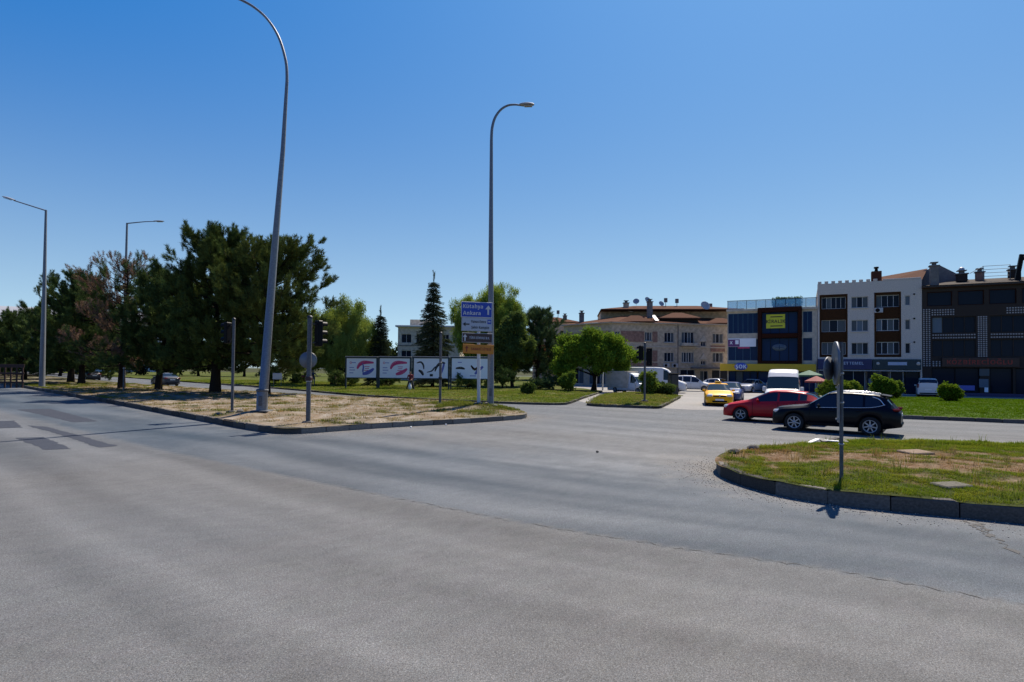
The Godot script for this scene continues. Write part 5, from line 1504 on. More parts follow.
func build_grass() -> void:
	var fine := blade_mesh(1, 12, 0.085, 0.11, 0.0035, 0.7)
	var coarse := blade_mesh(2, 12, 0.13, 0.24, 0.010, 0.7)
	sow("island_grass", "green and straw grass tufts covering the right kerbed island", 52000, Rect2(4.4, -17.4, 15.5, 14), right_isl, fine, func(p: Vector2, g: RandomNumberGenerator):
		var e := edge_dist(p, right_isl)
		if e < 0.1: return null
		var d := right_dry(p)
		var n := nz.get_noise_2d(p.x * 1.2 + 20, p.y * 1.2)
		if g.randf() < d * 0.60: return null
		var c := Color(0.12, 0.17, 0.012).lerp(Color(0.19, 0.20, 0.022), clampf(0.3 + n, 0, 1)).lerp(Color(0.24, 0.145, 0.06), clampf(d * 1.3 - 0.15, 0, 1))
		return [right_height(p), 0.75 + 0.5 * maxf(0.0, n) + (0.5 if e < 1.0 and p.y < -14.0 else 0.0) - 0.3 * d, c])
	var weed := blade_mesh(5, 11, 0.27, 0.10, 0.006, 0.45)
	sow("island_weeds", "taller weeds scattered over the right island", 1500, Rect2(4.4, -17.4, 15.5, 14), right_isl, weed, func(p: Vector2, g: RandomNumberGenerator):
		var e := edge_dist(p, right_isl)
		if e < 0.15: return null
		var n := nz.get_noise_2d(p.x * 0.8 + 120, p.y * 0.8)
		if n < 0.05 and p.distance_to(Vector2(6.2, -10.7)) > 0.7 and e > 0.5: return null
		var d := right_dry(p)
		return [right_height(p), 0.45 + 0.6 * g.randf(), Color(0.12, 0.165, 0.02).lerp(Color(0.27, 0.185, 0.08), clampf(d + 0.3 * n, 0, 1))])
	sow("median_grass", "sparse dry and green grass on the left median", 60000, Rect2(-50, -64, 51.5, 45), left_isl, coarse, func(p: Vector2, g: RandomNumberGenerator):
		if edge_dist(p, left_isl) < 0.22: return null
		var gr := left_green(p)
		var n := nz.get_noise_2d(p.x * 0.8 + 20, p.y * 0.8)
		if g.randf() > 0.20 + gr * 0.85 + n * 0.55: return null
		var c := Color(0.29, 0.195, 0.08).lerp(Color(0.115, 0.135, 0.022), clampf(gr * 1.4, 0, 1))
		return [left_height(p), 0.55 + 0.5 * gr + 0.3 * maxf(0.0, n), c])
	var lawn := blade_mesh(3, 14, 0.14, 0.45, 0.018, 0.7)
	sow("park_grass", "bright lawn of the park beyond the far carriageway", 34000, Rect2(-62, -85, 72, 49), park, lawn, func(p: Vector2, g: RandomNumberGenerator):
		if edge_dist(p, park) < 0.25 or p.y < -30.0 - 0.9 * maxf(0.0, -p.x) - 26.0: return null
		var n := nz.get_noise_2d(p.x * 0.25, p.y * 0.25)
		if g.randf() < n * 0.7: return null
		return [0.13 + 0.10 * band(0.1, 5.0, edge_dist(p, park)) + 0.06 * nz.get_noise_2d(p.x * 0.15, p.y * 0.15), 0.7 + 0.4 * g.randf(), Color(0.13, 0.17, 0.022).lerp(Color(0.22, 0.20, 0.06), clampf(0.2 + n, 0, 1))])
	sow("corner_grass", "grass on the small corner island below the far signal", 5200, Rect2(4, -55, 12, 22), mid_isl, lawn, func(p: Vector2, g: RandomNumberGenerator):
		if edge_dist(p, mid_isl) < 0.2: return null
		var n := nz.get_noise_2d(p.x * 0.5, p.y * 0.5)
		return [0.15 + 0.16 * band(0.1, 2.5, edge_dist(p, mid_isl)), 0.6 + 0.4 * g.randf(), Color(0.135, 0.165, 0.025).lerp(Color(0.25, 0.205, 0.08), clampf(0.2 + n, 0, 1))])
	sow("verge_grass", "mown bright green lawn in front of the shops", 30000, Rect2(17, -52, 45, 44), right_verge, lawn, func(p: Vector2, g: RandomNumberGenerator):
		if edge_dist(p, right_verge) < 0.25: return null
		return [0.16 + 0.12 * band(0.1, 3.0, edge_dist(p, right_verge)), 0.45 + 0.3 * g.randf(), Color(0.075, 0.135, 0.004)])

# ------------------------------------------------------------------ poles, signals, signs
func spline(pts: Array, per := 5) -> Array:
	var c := Curve3D.new()
	for i in pts.size():
		var t: Vector3 = (pts[mini(i + 1, pts.size() - 1)] - pts[maxi(i - 1, 0)]) / 6.0
		c.add_point(pts[i], -t, t)
	var out := []
	for i in pts.size() - 1:
		for k in per: out.append(c.sample(i, float(k) / per))
	out.append(pts[-1])
	return out

func lamp_head(parent: Node, at: Vector3, dir: Vector3, length := 0.85) -> void:
	var b := Basis.looking_at(dir, Vector3.UP)
	var h := part("lamp_head", null, M.lamp_grey, parent, at)
	h.basis = b
	var mb := MB.new().soft()
	var rings := []
	for i in 9:
		var k := i / 8.0
		var w := 0.19 * pow(sin(PI * (0.12 + 0.80 * k)), 0.6)
		var ring := []
		for j in 12:
			var a := TAU * j / 12
			ring.append(Vector3(cos(a) * w, maxf(-0.3, sin(a)) * w * 0.62 + 0.03, -length * k))
		rings.append(ring)
	for i in 8:
		for j in 12:
			mb.quad(rings[i][j], rings[i][(j + 1) % 12], rings[i + 1][(j + 1) % 12], rings[i + 1][j], (rings[i][j] + rings[i + 1][(j + 1) % 12]) * Vector3(1, 1, 0) - Vector3(0, 0.06, 0))
	h.mesh = mb.done()
	part("lamp_glass", MB.new().box(Vector3(0, -0.045, -length * 0.6), Vector3(0.24, 0.05, length * 0.55), 0.02).done(), M.lamp_glass, h)

func pole_base(parent: Node, at: Vector3, r: float) -> void:
	part("base_plate", MB.new().box(at + Vector3(0, 0.02, 0), Vector3(r * 3.2, 0.04, r * 3.2), 0.01).done(), M.galvanised_dull, parent)

func on_left(x: float, z: float) -> float:
	return left_height(Vector2(x, z))

func build_poles() -> void:
	var grp := "tall street lamps along the avenue"
	# leaning lamp whose arm leaves the frame
	var t := thing("street_lamp", "tall grey lamp pole leaning right, its arm leaving the top of the picture", "street lamp", Vector3(-10.6, on_left(-10.6, -24.22), -24.22), 0, grp)
	var y0 := t.position.y
	part("pole", MB.new().tube([Vector3(0, -0.2, 0), Vector3(0, 0.9, 0), Vector3(0.05, 0.92, 0), Vector3(0.35, 6.39 - y0, 0), Vector3(0.68, 11.56 - y0, 0), Vector3(0.8, 14.59 - y0, 0)], [0.235, 0.225, 0.19, 0.15, 0.095, 0.065], 14).done(), M.galvanised, t)
	part("arm", MB.new().tube(spline([Vector3(0.8, 14.5 - y0, 0), Vector3(0.74, 15.38 - y0, 0), Vector3(0.42, 16.42 - y0, 0), Vector3(-0.07, 17.2 - y0, 0), Vector3(-0.64, 17.72 - y0, 0), Vector3(-1.25, 18.06 - y0, 0), Vector3(-2.08, 18.35 - y0, 0)]), [0.066, 0.064, 0.063, 0.062, 0.061, 0.06, 0.059, 0.058, 0.057, 0.056, 0.055, 0.054, 0.053, 0.052, 0.051, 0.05, 0.05, 0.05, 0.05, 0.05, 0.05, 0.05, 0.05, 0.05, 0.05, 0.045, 0.045, 0.045, 0.045, 0.045, 0.045], 10).done(), M.galvanised, t)
	lamp_head(t, Vector3(-2.0, 18.31 - y0, 0), Vector3(-1, 0.2, 0))
	part("collar", MB.new().lathe(Vector3(0, 0.9, 0), [Vector2(0.228, -0.06), Vector2(0.25, -0.05), Vector2(0.25, 0.02), Vector2(0.19, 0.05)], 14).done(), M.galvanised_dull, t)
	part("service_door", MB.new().box(Vector3(0.02, 0.45, 0.226), Vector3(0.16, 0.42, 0.03), 0.01).done(), M.galvanised_dull, t)
	pole_base(t, Vector3.ZERO, 0.22)
	# middle lamp beside the direction signs
	t = thing("street_lamp", "tall straight grey lamp pole with curved arm behind the direction signs", "street lamp", Vector3(-1.15, on_left(-1.15, -31.1), -31.1), 0, grp)
	y0 = t.position.y
	part("pole", MB.new().tube([Vector3(0, -0.2, 0), Vector3(0.0, 1.0, 0), Vector3(-0.03, 5.0, 0), Vector3(-0.07, 8.78 - y0, 0), Vector3(-0.11, 14.85 - y0, 0)], [0.185, 0.18, 0.155, 0.13, 0.085], 14).done(), M.galvanised, t)
	part("arm", MB.new().tube(spline([Vector3(-0.11, 14.8 - y0, 0), Vector3(-0.08, 15.52 - y0, 0), Vector3(0.08, 16.13 - y0, 0), Vector3(0.4, 16.58 - y0, 0), Vector3(0.78, 16.81 - y0, 0), Vector3(1.17, 16.86 - y0, 0), Vector3(1.5, 16.82 - y0, 0)]), range(31).map(func(i): return 0.084 - i * 0.0013), 10).done(), M.galvanised, t)
	lamp_head(t, Vector3(1.42, 16.82 - y0, 0), Vector3(1, -0.02, 0.1), 0.8)
	part("service_door", MB.new().box(Vector3(0.0, 0.7, 0.176), Vector3(0.14, 0.42, 0.03), 0.01).done(), M.galvanised_dull, t)
	pole_base(t, Vector3.ZERO, 0.19)
	# left lamp with straight rising arm
	t = thing("street_lamp", "grey lamp pole standing on the grass at far left, straight arm pointing left", "street lamp", Vector3(-42.8, on_left(-42.8, -51.9), -51.9), 0, grp)
	y0 = t.position.y
	part("pole", MB.new().tube([Vector3(0, -0.2, 0), Vector3(-0.02, 6.0, 0), Vector3(-0.08, 16.42 - y0, 0)], [0.235, 0.18, 0.09], 12).done(), M.galvanised, t)
	part("arm", MB.new().tube([Vector3(-0.06, 16.36 - y0, 0), Vector3(-3.05, 17.27 - y0, 0)], [0.06, 0.05], 8).done(), M.galvanised, t)
	lamp_head(t, Vector3(-2.95, 17.24 - y0, 0), Vector3(-1, 0.3, 0), 1.2)
	pole_base(t, Vector3.ZERO, 0.24)
	# lamp rising behind the withered pine
	t = thing("street_lamp", "grey lamp pole rising behind the withered pine, level arm pointing right", "street lamp", Vector3(-49.15, 0.15, -72.0), 0, grp)
	part("pole", MB.new().tube([Vector3(0, -0.2, 0), Vector3(0, 8.0, 0), Vector3(0.02, 20.2, 0)], [0.24, 0.19, 0.11], 12).done(), M.galvanised, t)
	part("arm", MB.new().tube([Vector3(0.02, 20.15, 0), Vector3(2.3, 20.4, 0), Vector3(3.6, 20.45, 0)], [0.075, 0.06, 0.055], 8).done(), M.galvanised, t)
	lamp_head(t, Vector3(3.4, 20.44, 0), Vector3(1, 0.0, 0), 1.3)
	pole_base(t, Vector3.ZERO, 0.24)

	# ---- signals
	t = signal_post(Vector3(-11.79, on_left(-11.79, -24.06), -24.06), 3.95, 0.06, "slim dark signal post left of the leaning lamp pole, its head facing left")
	signal_head(t, Vector3(-0.28, 3.35, -0.05), -PI / 2 - 0.35, 0.9)
	t = signal_post(Vector3(-7.43, on_left(-7.43, -20.85), -20.85), 3.9, 0.085, "thick grey signal post at the near corner of the left island")
	signal_head(t, Vector3(0.33, 3.28, 0.0), PI - 0.7, 0.95)
	part("round_sign_back", MB.new().lathe(Vector3(-0.08, 2.3, -0.12), [Vector2(0.001, 0.0), Vector2(0.31, 0.0), Vector2(0.31, 0.025), Vector2(0.001, 0.025)], 24, Basis(Vector3.UP, 0.35) * Basis(Vector3.RIGHT, PI / 2)).done(), M.sign_back, t)
	part("push_button_box", MB.new().box(Vector3(0.0, 1.62, 0.0), Vector3(0.21, 0.15, 0.22), 0.02).done(), M.fascia_dark_red, t)
	part("clamp_band", MB.new().lathe(Vector3(0, 1.5, 0), [Vector2(0.088, 0), Vector2(0.098, 0), Vector2(0.098, 0.05), Vector2(0.088, 0.05)], 12).done(), M.lamp_grey, t)
	t = signal_post(Vector3(-4.15, on_left(-4.15, -33.07), -33.07), 4.15, 0.075, "plain thin grey post in front of the third billboard")
	part("push_button_box", MB.new().box(Vector3(0.0, 1.5, 0.0), Vector3(0.2, 0.16, 0.2), 0.02).done(), M.dark_metal, t)
	part("clamp_band", MB.new().lathe(Vector3(0, 2.4, 0), [Vector2(0.074, 0), Vector2(0.09, 0), Vector2(0.09, 0.05), Vector2(0.074, 0.05)], 12).done(), M.lamp_grey, t)
	t = signal_post(Vector3(8.62, 0.3, -36.9), 3.75, 0.07, "black signal post with two heads on the corner island")
	signal_head(t, Vector3(-0.27, 3.1, 0.1), PI + 0.6, 0.95)
	signal_head(t, Vector3(0.27, 2.85, 0.05), PI - 0.3, 1.15)
	# small posts
	t = thing("marker_post", "short pale post at the kerb below the withered pine", "post", Vector3(-31.0, on_left(-31.0, -45.5), -45.5))
	part("shaft", MB.new().box(Vector3(0, 0.85, 0), Vector3(0.11, 1.9, 0.09), 0.015).done(), M.galvanised_dull, t)
	part("cap", MB.new().box(Vector3(0, 1.84, 0), Vector3(0.15, 0.1, 0.13), 0.02).done(), M.lamp_grey, t)
	# brown timber fence at the left edge
	t = thing("timber_fence", "brown open timber fence at the left edge of the picture", "fence", Vector3(-43.3, 0.2, -50.4), -0.06)
	for i in 7: part("picket", MB.new().box(Vector3(0, 1.0, 0), Vector3(0.14, 2.1, 0.08), 0.015).done(), M.rust_wood, t, Vector3(-i * 0.55, 0, 0))
	for yy in [0.45, 1.25, 1.9]: part("rail", MB.new().box(Vector3(-1.6, yy, 0.06), Vector3(3.6, 0.16 if yy < 1.3 else 0.3, 0.05), 0.01).done(), M.rust_wood, t)

func signal_post(at: Vector3, h: float, r: float, label: String) -> Node3D:
	var t := thing("signal_post", label, "signal post", at, 0, "signal posts of the junction")
	part("post", MB.new().tube([Vector3(0, -0.15, 0), Vector3(0, h, 0)], [r, r], 12).done(), M.galvanised_dull, t)
	part("post_cap", MB.new().lathe(Vector3(0, h, 0), [Vector2(r + 0.012, -0.06), Vector2(r + 0.012, 0.0), Vector2(r * 0.5, 0.04), Vector2(0.001, 0.05)], 12).done(), M.dark_metal, t)
	part("footing", MB.new().box(Vector3(0, 0.0, 0), Vector3(0.36, 0.14, 0.36), 0.03).done(), M.kerb_pale, t)
	return t

func signal_head(parent: Node, at: Vector3, yaw: float, h: float) -> void:
	var s := h / 3.0
	var hd := part("signal_head", MB.new().box(Vector3.ZERO, Vector3(s * 0.95, h, s * 0.62), 0.03).done(), M.black_plastic, parent, at, Vector3(0, yaw, 0))
	for i in 3:
		var y := (1 - i) * s
		var l := part("lens", MB.new().lathe(Vector3(0, y, s * 0.31), [Vector2(s * 0.36, 0.0), Vector2(s * 0.36, 0.012), Vector2(s * 0.2, 0.03), Vector2(0.001, 0.036)], 14, Basis(Vector3.RIGHT, PI / 2)).done(), [M.lens_red, M.lens_amber, M.lens_green][i], hd)
		var v := MB.new().flat()
		for k in 9:
			var a0 := PI * (-0.08 + 1.16 * k / 9.0)
			var a1 := PI * (-0.08 + 1.16 * (k + 1) / 9.0)
			var p0 := Vector3(cos(a0), sin(a0), 0) * s * 0.42
			var p1 := Vector3(cos(a1), sin(a1), 0) * s * 0.42
			var z := Vector3(0, 0, s * 0.62)
			v.quad(p0, p1, p1 + z, p0 + z, p0)
			v.quad(p0 * 0.95, p1 * 0.95, p1 * 0.95 + z, p0 * 0.95 + z, -p0)
		part("visor", v.done(), M.black_plastic, hd, Vector3(0, y, s * 0.3))
	part("bracket", MB.new().box(Vector3(0, h * 0.36, -s * 0.42), Vector3(0.05, 0.05, s * 0.5)).box(Vector3(0, -h * 0.36, -s * 0.42), Vector3(0.05, 0.05, s * 0.5)).done(), M.dark_metal, hd)

func arrow(parent: Node, at: Vector3, s: float, rot: float, m: Material) -> void:
	var p := PackedVector2Array([Vector2(-0.09, -0.5), Vector2(0.09, -0.5), Vector2(0.09, 0.08), Vector2(0.32, 0.08), Vector2(0, 0.5), Vector2(-0.32, 0.08), Vector2(-0.09, 0.08)])
	for i in p.size(): p[i] = p[i].rotated(rot) * s
	part("arrow", MB.new().prism(p, 0.0, 0.012).done(), m, parent, at)

func build_signs() -> void:
	# ---- direction signs
	var t := thing("direction_sign", "stack of blue, white, brown and orange direction panels on a white post", "road sign", Vector3(-1.76, on_left(-1.76, -30.6), -30.6))
	var y0 := t.position.y
	part("post", MB.new().tube([Vector3(0, -0.15, 0), Vector3(-0.07, 5.6 - y0, 0)], [0.09, 0.085], 12).done(), M.white_paint, t)
	part("footing", MB.new().box(Vector3(0, 0.03, 0), Vector3(0.5, 0.18, 0.45), 0.04).done(), M.kerb_pale, t)
	var rows := [[-0.16, 5.43, 1.68, 0.84, M.sign_blue, M.white_paint], [-0.14, 4.64, 1.66, 0.74, M.sign_white, M.lamp_grey], [-0.11, 3.92, 1.64, 0.52, M.sign_brown, M.lamp_grey], [-0.05, 3.32, 1.66, 0.5, M.sign_orange, M.sign_orange]]
	for i in 4:
		var r: Array = rows[i]
		var pn := part("sign_panel", MB.new().box(Vector3.ZERO, Vector3(r[2], r[3], 0.04), 0.01).done(), r[5], t, Vector3(r[0], r[1] - y0, 0.12), Vector3(0, 0.12, -0.012 - 0.004 * i))
		pn.set_meta("label", ["blue panel with town names", "pale panel with left arrow", "brown panel with up arrow", "orange panel with dark text"][i])
		slab("panel_face", Vector3(0, 0, 0.021), Vector3(r[2] - 0.07, r[3] - 0.07, 0.006), r[4], pn)
		var z := 0.027
		if i == 0:
			text("Kütahya", 0.27, M.white_paint, pn, Vector3(-0.20, 0.17, z), Vector3.ZERO, "lettering", true, 1.0)
			text("Ankara", 0.27, M.white_paint, pn, Vector3(-0.25, -0.19, z), Vector3.ZERO, "lettering", true, 1.0)
			arrow(pn, Vector3(0.62, 0.0, z - 0.004), 0.5, 0.0, M.white_paint)
		elif i == 1:
			arrow(pn, Vector3(-0.58, 0.0, z - 0.004), 0.36, PI / 2, M.ink)
			text("Yunus Emre", 0.19, M.ink, pn, Vector3(0.08, 0.15, z), Vector3.ZERO, "lettering", true, 0.72)
			text("Şehir Kampüs", 0.19, M.ink, pn, Vector3(0.18, -0.16, z), Vector3.ZERO, "lettering", true, 0.74)
			slab("symbol", Vector3(0.66, 0.16, z), Vector3(0.2, 0.24, 0.008), M.sign_blue, pn)
			slab("symbol_bar", Vector3(0.66, 0.17, z + 0.006), Vector3(0.13, 0.09, 0.006), M.sign_white, pn)
		elif i == 2:
			arrow(pn, Vector3(-0.66, 0.0, z - 0.004), 0.36, 0.0, M.white_paint)
			text("TÜRK DÜNYASI B.K.", 0.17, M.sign_white, pn, Vector3(0.12, 0.0, z), Vector3.ZERO, "lettering", true, 0.68)
		else:
			arrow(pn, Vector3(-0.62, 0.0, z - 0.004), 0.32, 0.0, M.ink_red)
			text("SANAYİ SİTESİ", 0.18, M.ink_red, pn, Vector3(0.14, 0.0, z), Vector3.ZERO, "lettering", true, 0.86)
	# ---- round signs seen almost edge-on on the right island
	var p0 := Vector2(6.21, -10.73)
	t = thing("round_sign", "grey post with round signs seen edge-on, standing on the right island", "road sign", Vector3(p0.x, right_height(p0), p0.y))
	y0 = t.position.y
	part("post", MB.new().tube([Vector3(0, -0.1, 0), Vector3(0, 2.83 - y0, 0)], [0.034, 0.034], 12).done(), M.galvanised_dull, t)
	var face := Basis(Vector3.UP, deg_to_rad(-112)) * Basis(Vector3.RIGHT, PI / 2)
	var dk := part("sign_disc", MB.new().lathe(Vector3.ZERO, [Vector2(0.001, 0.018), Vector2(0.385, 0.018), Vector2(0.41, 0.03), Vector2(0.41, -0.012), Vector2(0.40, -0.012), Vector2(0.385, 0.0), Vector2(0.001, 0.0)], 32, face).done(), M.sign_back, t, Vector3(-0.09, 2.43 - y0, 0.0))
	part("bracket", MB.new().box(Vector3(0.05, 0.22, 0), Vector3(0.12, 0.03, 0.05)).box(Vector3(0.05, -0.22, 0), Vector3(0.12, 0.03, 0.05)).done(), M.lamp_grey, dk)
	part("sign_disc", MB.new().lathe(Vector3.ZERO, [Vector2(0.001, 0.012), Vector2(0.225, 0.012), Vector2(0.225, -0.012), Vector2(0.001, -0.012)], 28, Basis(Vector3.UP, deg_to_rad(-140)) * Basis(Vector3.RIGHT, PI / 2)).done(), M.sign_back, t, Vector3(-0.17, 2.33 - y0, -0.12))
	var ar := part("keep_plate", MB.new().box(Vector3.ZERO, Vector3(0.26, 0.72, 0.016), 0.005).done(), M.sign_back, t, Vector3(-0.055, 1.68 - y0, 0.0), Vector3(0, deg_to_rad(-112), 0))
	part("clamp_band", MB.new().box(Vector3(0.0, -0.3, 0.02), Vector3(0.05, 0.03, 0.05)).box(Vector3(0.0, 0.3, 0.02), Vector3(0.05, 0.03, 0.05)).done(), M.lamp_grey, ar)
	for yy in [0.62, 1.4, 1.95]: part("clamp_band", MB.new().lathe(Vector3(0, yy, 0), [Vector2(0.035, 0), Vector2(0.045, 0), Vector2(0.045, 0.035), Vector2(0.035, 0.035)], 12).done(), M.lamp_grey, t)
	# ---- billboards
	var names := ["leftmost billboard with a pink ribbon poster", "second billboard from the left with a pink ribbon poster", "third billboard, white with dark scribbled shapes, behind a thin post", "rightmost billboard, partly hidden by the direction signs"]
	var ext := [[-16.34, -13.25], [-13.08, -9.96], [-9.72, -6.2], [-6.0, -2.25]]
	for i in 4:
		var x0: float = ext[i][0]
		var w: float = ext[i][1] - x0
		t = thing("billboard", names[i], "billboard", Vector3(x0, 0.2, -56), 0, "billboards along the park")
		var H := 3.12 + i * 0.03
		for xx in [0.0, w]: part("post", MB.new().box(Vector3(xx, H / 2 - 0.05, -0.05), Vector3(0.14, H + 0.1, 0.14), 0.015).done(), M.billboard_frame, t)
		part("top_rail", MB.new().box(Vector3(w / 2, H - 0.06, 0), Vector3(w - 0.15, 0.12, 0.2), 0.015).done(), M.billboard_frame, t)
		part("crown_strip", MB.new().box(Vector3(w / 2, H + 0.03, 0), Vector3(w + 0.1, 0.06, 0.16), 0.01).done(), M.lamp_grey, t)
		part("bottom_rail", MB.new().box(Vector3(w / 2, 1.06, 0), Vector3(w - 0.15, 0.08, 0.16), 0.015).done(), M.billboard_frame, t)
		var pn := part("poster", MB.new().box(Vector3.ZERO, Vector3(w - 0.2, H - 1.24, 0.05)).done(), M.poster_white, t, Vector3(w / 2, (H - 0.12 + 1.10) / 2, 0.02))
		pass
		if i < 2:
			ribbon(pn, [Vector3(-0.4, -0.1, 0.03), Vector3(-0.22, 0.28, 0.03), Vector3(0.1, 0.5, 0.03), Vector3(0.55, 0.55, 0.03), Vector3(1.2, 0.52, 0.03)], 0.19, M.poster_pink)
			ribbon(pn, [Vector3(0.12, -0.62, 0.031), Vector3(0.45, -0.52, 0.031), Vector3(0.85, -0.35, 0.031), Vector3(1.22, -0.05, 0.031)], 0.19, M.poster_pink if i == 1 else M.poster_blue)
			if i == 0: ribbon(pn, [Vector3(0.1, 0.45, 0.032), Vector3(0.2, 0.1, 0.032), Vector3(0.15, -0.3, 0.032), Vector3(0.22, -0.62, 0.032)], 0.08, M.poster_blue)
			part("print_ring", MB.new().lathe(Vector3(-1.05, 0.5, 0.025), [Vector2(0.07, 0.0), Vector2(0.11, 0.0), Vector2(0.11, 0.006), Vector2(0.07, 0.006)], 16, Basis(Vector3.RIGHT, PI / 2)).done(), M.poster_pink, pn)
			for q in [[-0.75, 0.5, 0.4], [-0.95, 0.02, 0.45], [-0.9, -0.22, 0.55], [-0.98, -0.5, 0.4], [0.55, 0.12, 0.5], [0.55, -0.06, 0.4], [0.5, -0.24, 0.5]]:
				slab("print_line", Vector3(q[0], q[1], 0.028), Vector3(q[2], 0.06, 0.005), M.poster_blue if q[0] < 0 else M.poster_pink, pn)
		elif i == 2:
			ribbon(pn, [Vector3(-1.4, 0.5, 0.03), Vector3(-1.0, 0.6, 0.03), Vector3(-0.75, 0.3, 0.03), Vector3(-0.7, -0.1, 0.03)], 0.09, M.ink)
			ribbon(pn, [Vector3(-1.2, -0.2, 0.03), Vector3(-0.9, -0.4, 0.03), Vector3(-0.75, -0.7, 0.03)], 0.14, M.ink)
			ribbon(pn, [Vector3(-0.4, -0.4, 0.03), Vector3(0.1, -0.25, 0.03), Vector3(0.4, 0.1, 0.03), Vector3(0.9, 0.3, 0.03)], 0.07, M.ink)
			ribbon(pn, [Vector3(0.4, -0.3, 0.031), Vector3(0.6, 0.2, 0.031), Vector3(1.0, 0.55, 0.031), Vector3(1.4, 0.5, 0.031)], 0.12, M.dark_metal)
			ribbon(pn, [Vector3(1.0, -0.6, 0.031), Vector3(1.2, 0.1, 0.031), Vector3(1.3, 0.6, 0.031)], 0.10, M.poster_blue)
			slab("print_mark", Vector3(0.05, -0.68, 0.03), Vector3(0.3, 0.24, 0.005), M.ink, pn)
		else:
			ribbon(pn, [Vector3(-1.4, 0.0, 0.03), Vector3(-0.9, 0.05, 0.03), Vector3(-0.5, -0.05, 0.03)], 0.12, M.ink)
			ribbon(pn, [Vector3(0.1, 0.3, 0.03), Vector3(0.5, -0.1, 0.03), Vector3(1.0, 0.4, 0.03)], 0.12, M.dark_frame)
			ribbon(pn, [Vector3(0.5, -0.55, 0.031), Vector3(0.9, -0.1, 0.031), Vector3(1.3, 0.2, 0.031)], 0.16, M.poster_blue)
			slab("print_line", Vector3(0.3, -0.72, 0.03), Vector3(0.6, 0.07, 0.005), M.poster_blue, pn)
			slab("print_line", Vector3(-1.0, 0.6, 0.03), Vector3(0.4, 0.07, 0.005), M.poster_blue, pn)

func ribbon(parent: Node, pts: Array, w: float, m: Material) -> void:
	var s := spline(pts, 5)
	var mb := MB.new().flat()
	var n := s.size()
	for i in n - 1:
		var a: Vector3 = s[i]
		var b: Vector3 = s[i + 1]
		var d := (b - a).normalized()
		var u := Vector3(-d.y, d.x, 0) * w * (0.35 + 0.65 * sin(PI * (i + 0.5) / n))
		var u2 := Vector3(-d.y, d.x, 0) * w * (0.35 + 0.65 * sin(PI * (i + 1.5) / n))
		mb.quad(a - u, a + u, b + u2, b - u2, Vector3(0, 0, 1))
	part("print_ribbon", mb.done(), m, parent)

# ------------------------------------------------------------------ vehicles
func tab(t: Array, x: float) -> float:
	if x <= t[0][0]: return t[0][1]
	for i in t.size() - 1:
		if x <= t[i + 1][0]:
			var k: float = (x - t[i][0]) / (t[i + 1][0] - t[i][0])
			return lerpf(t[i][1], t[i + 1][1], k)
	return t[-1][1]

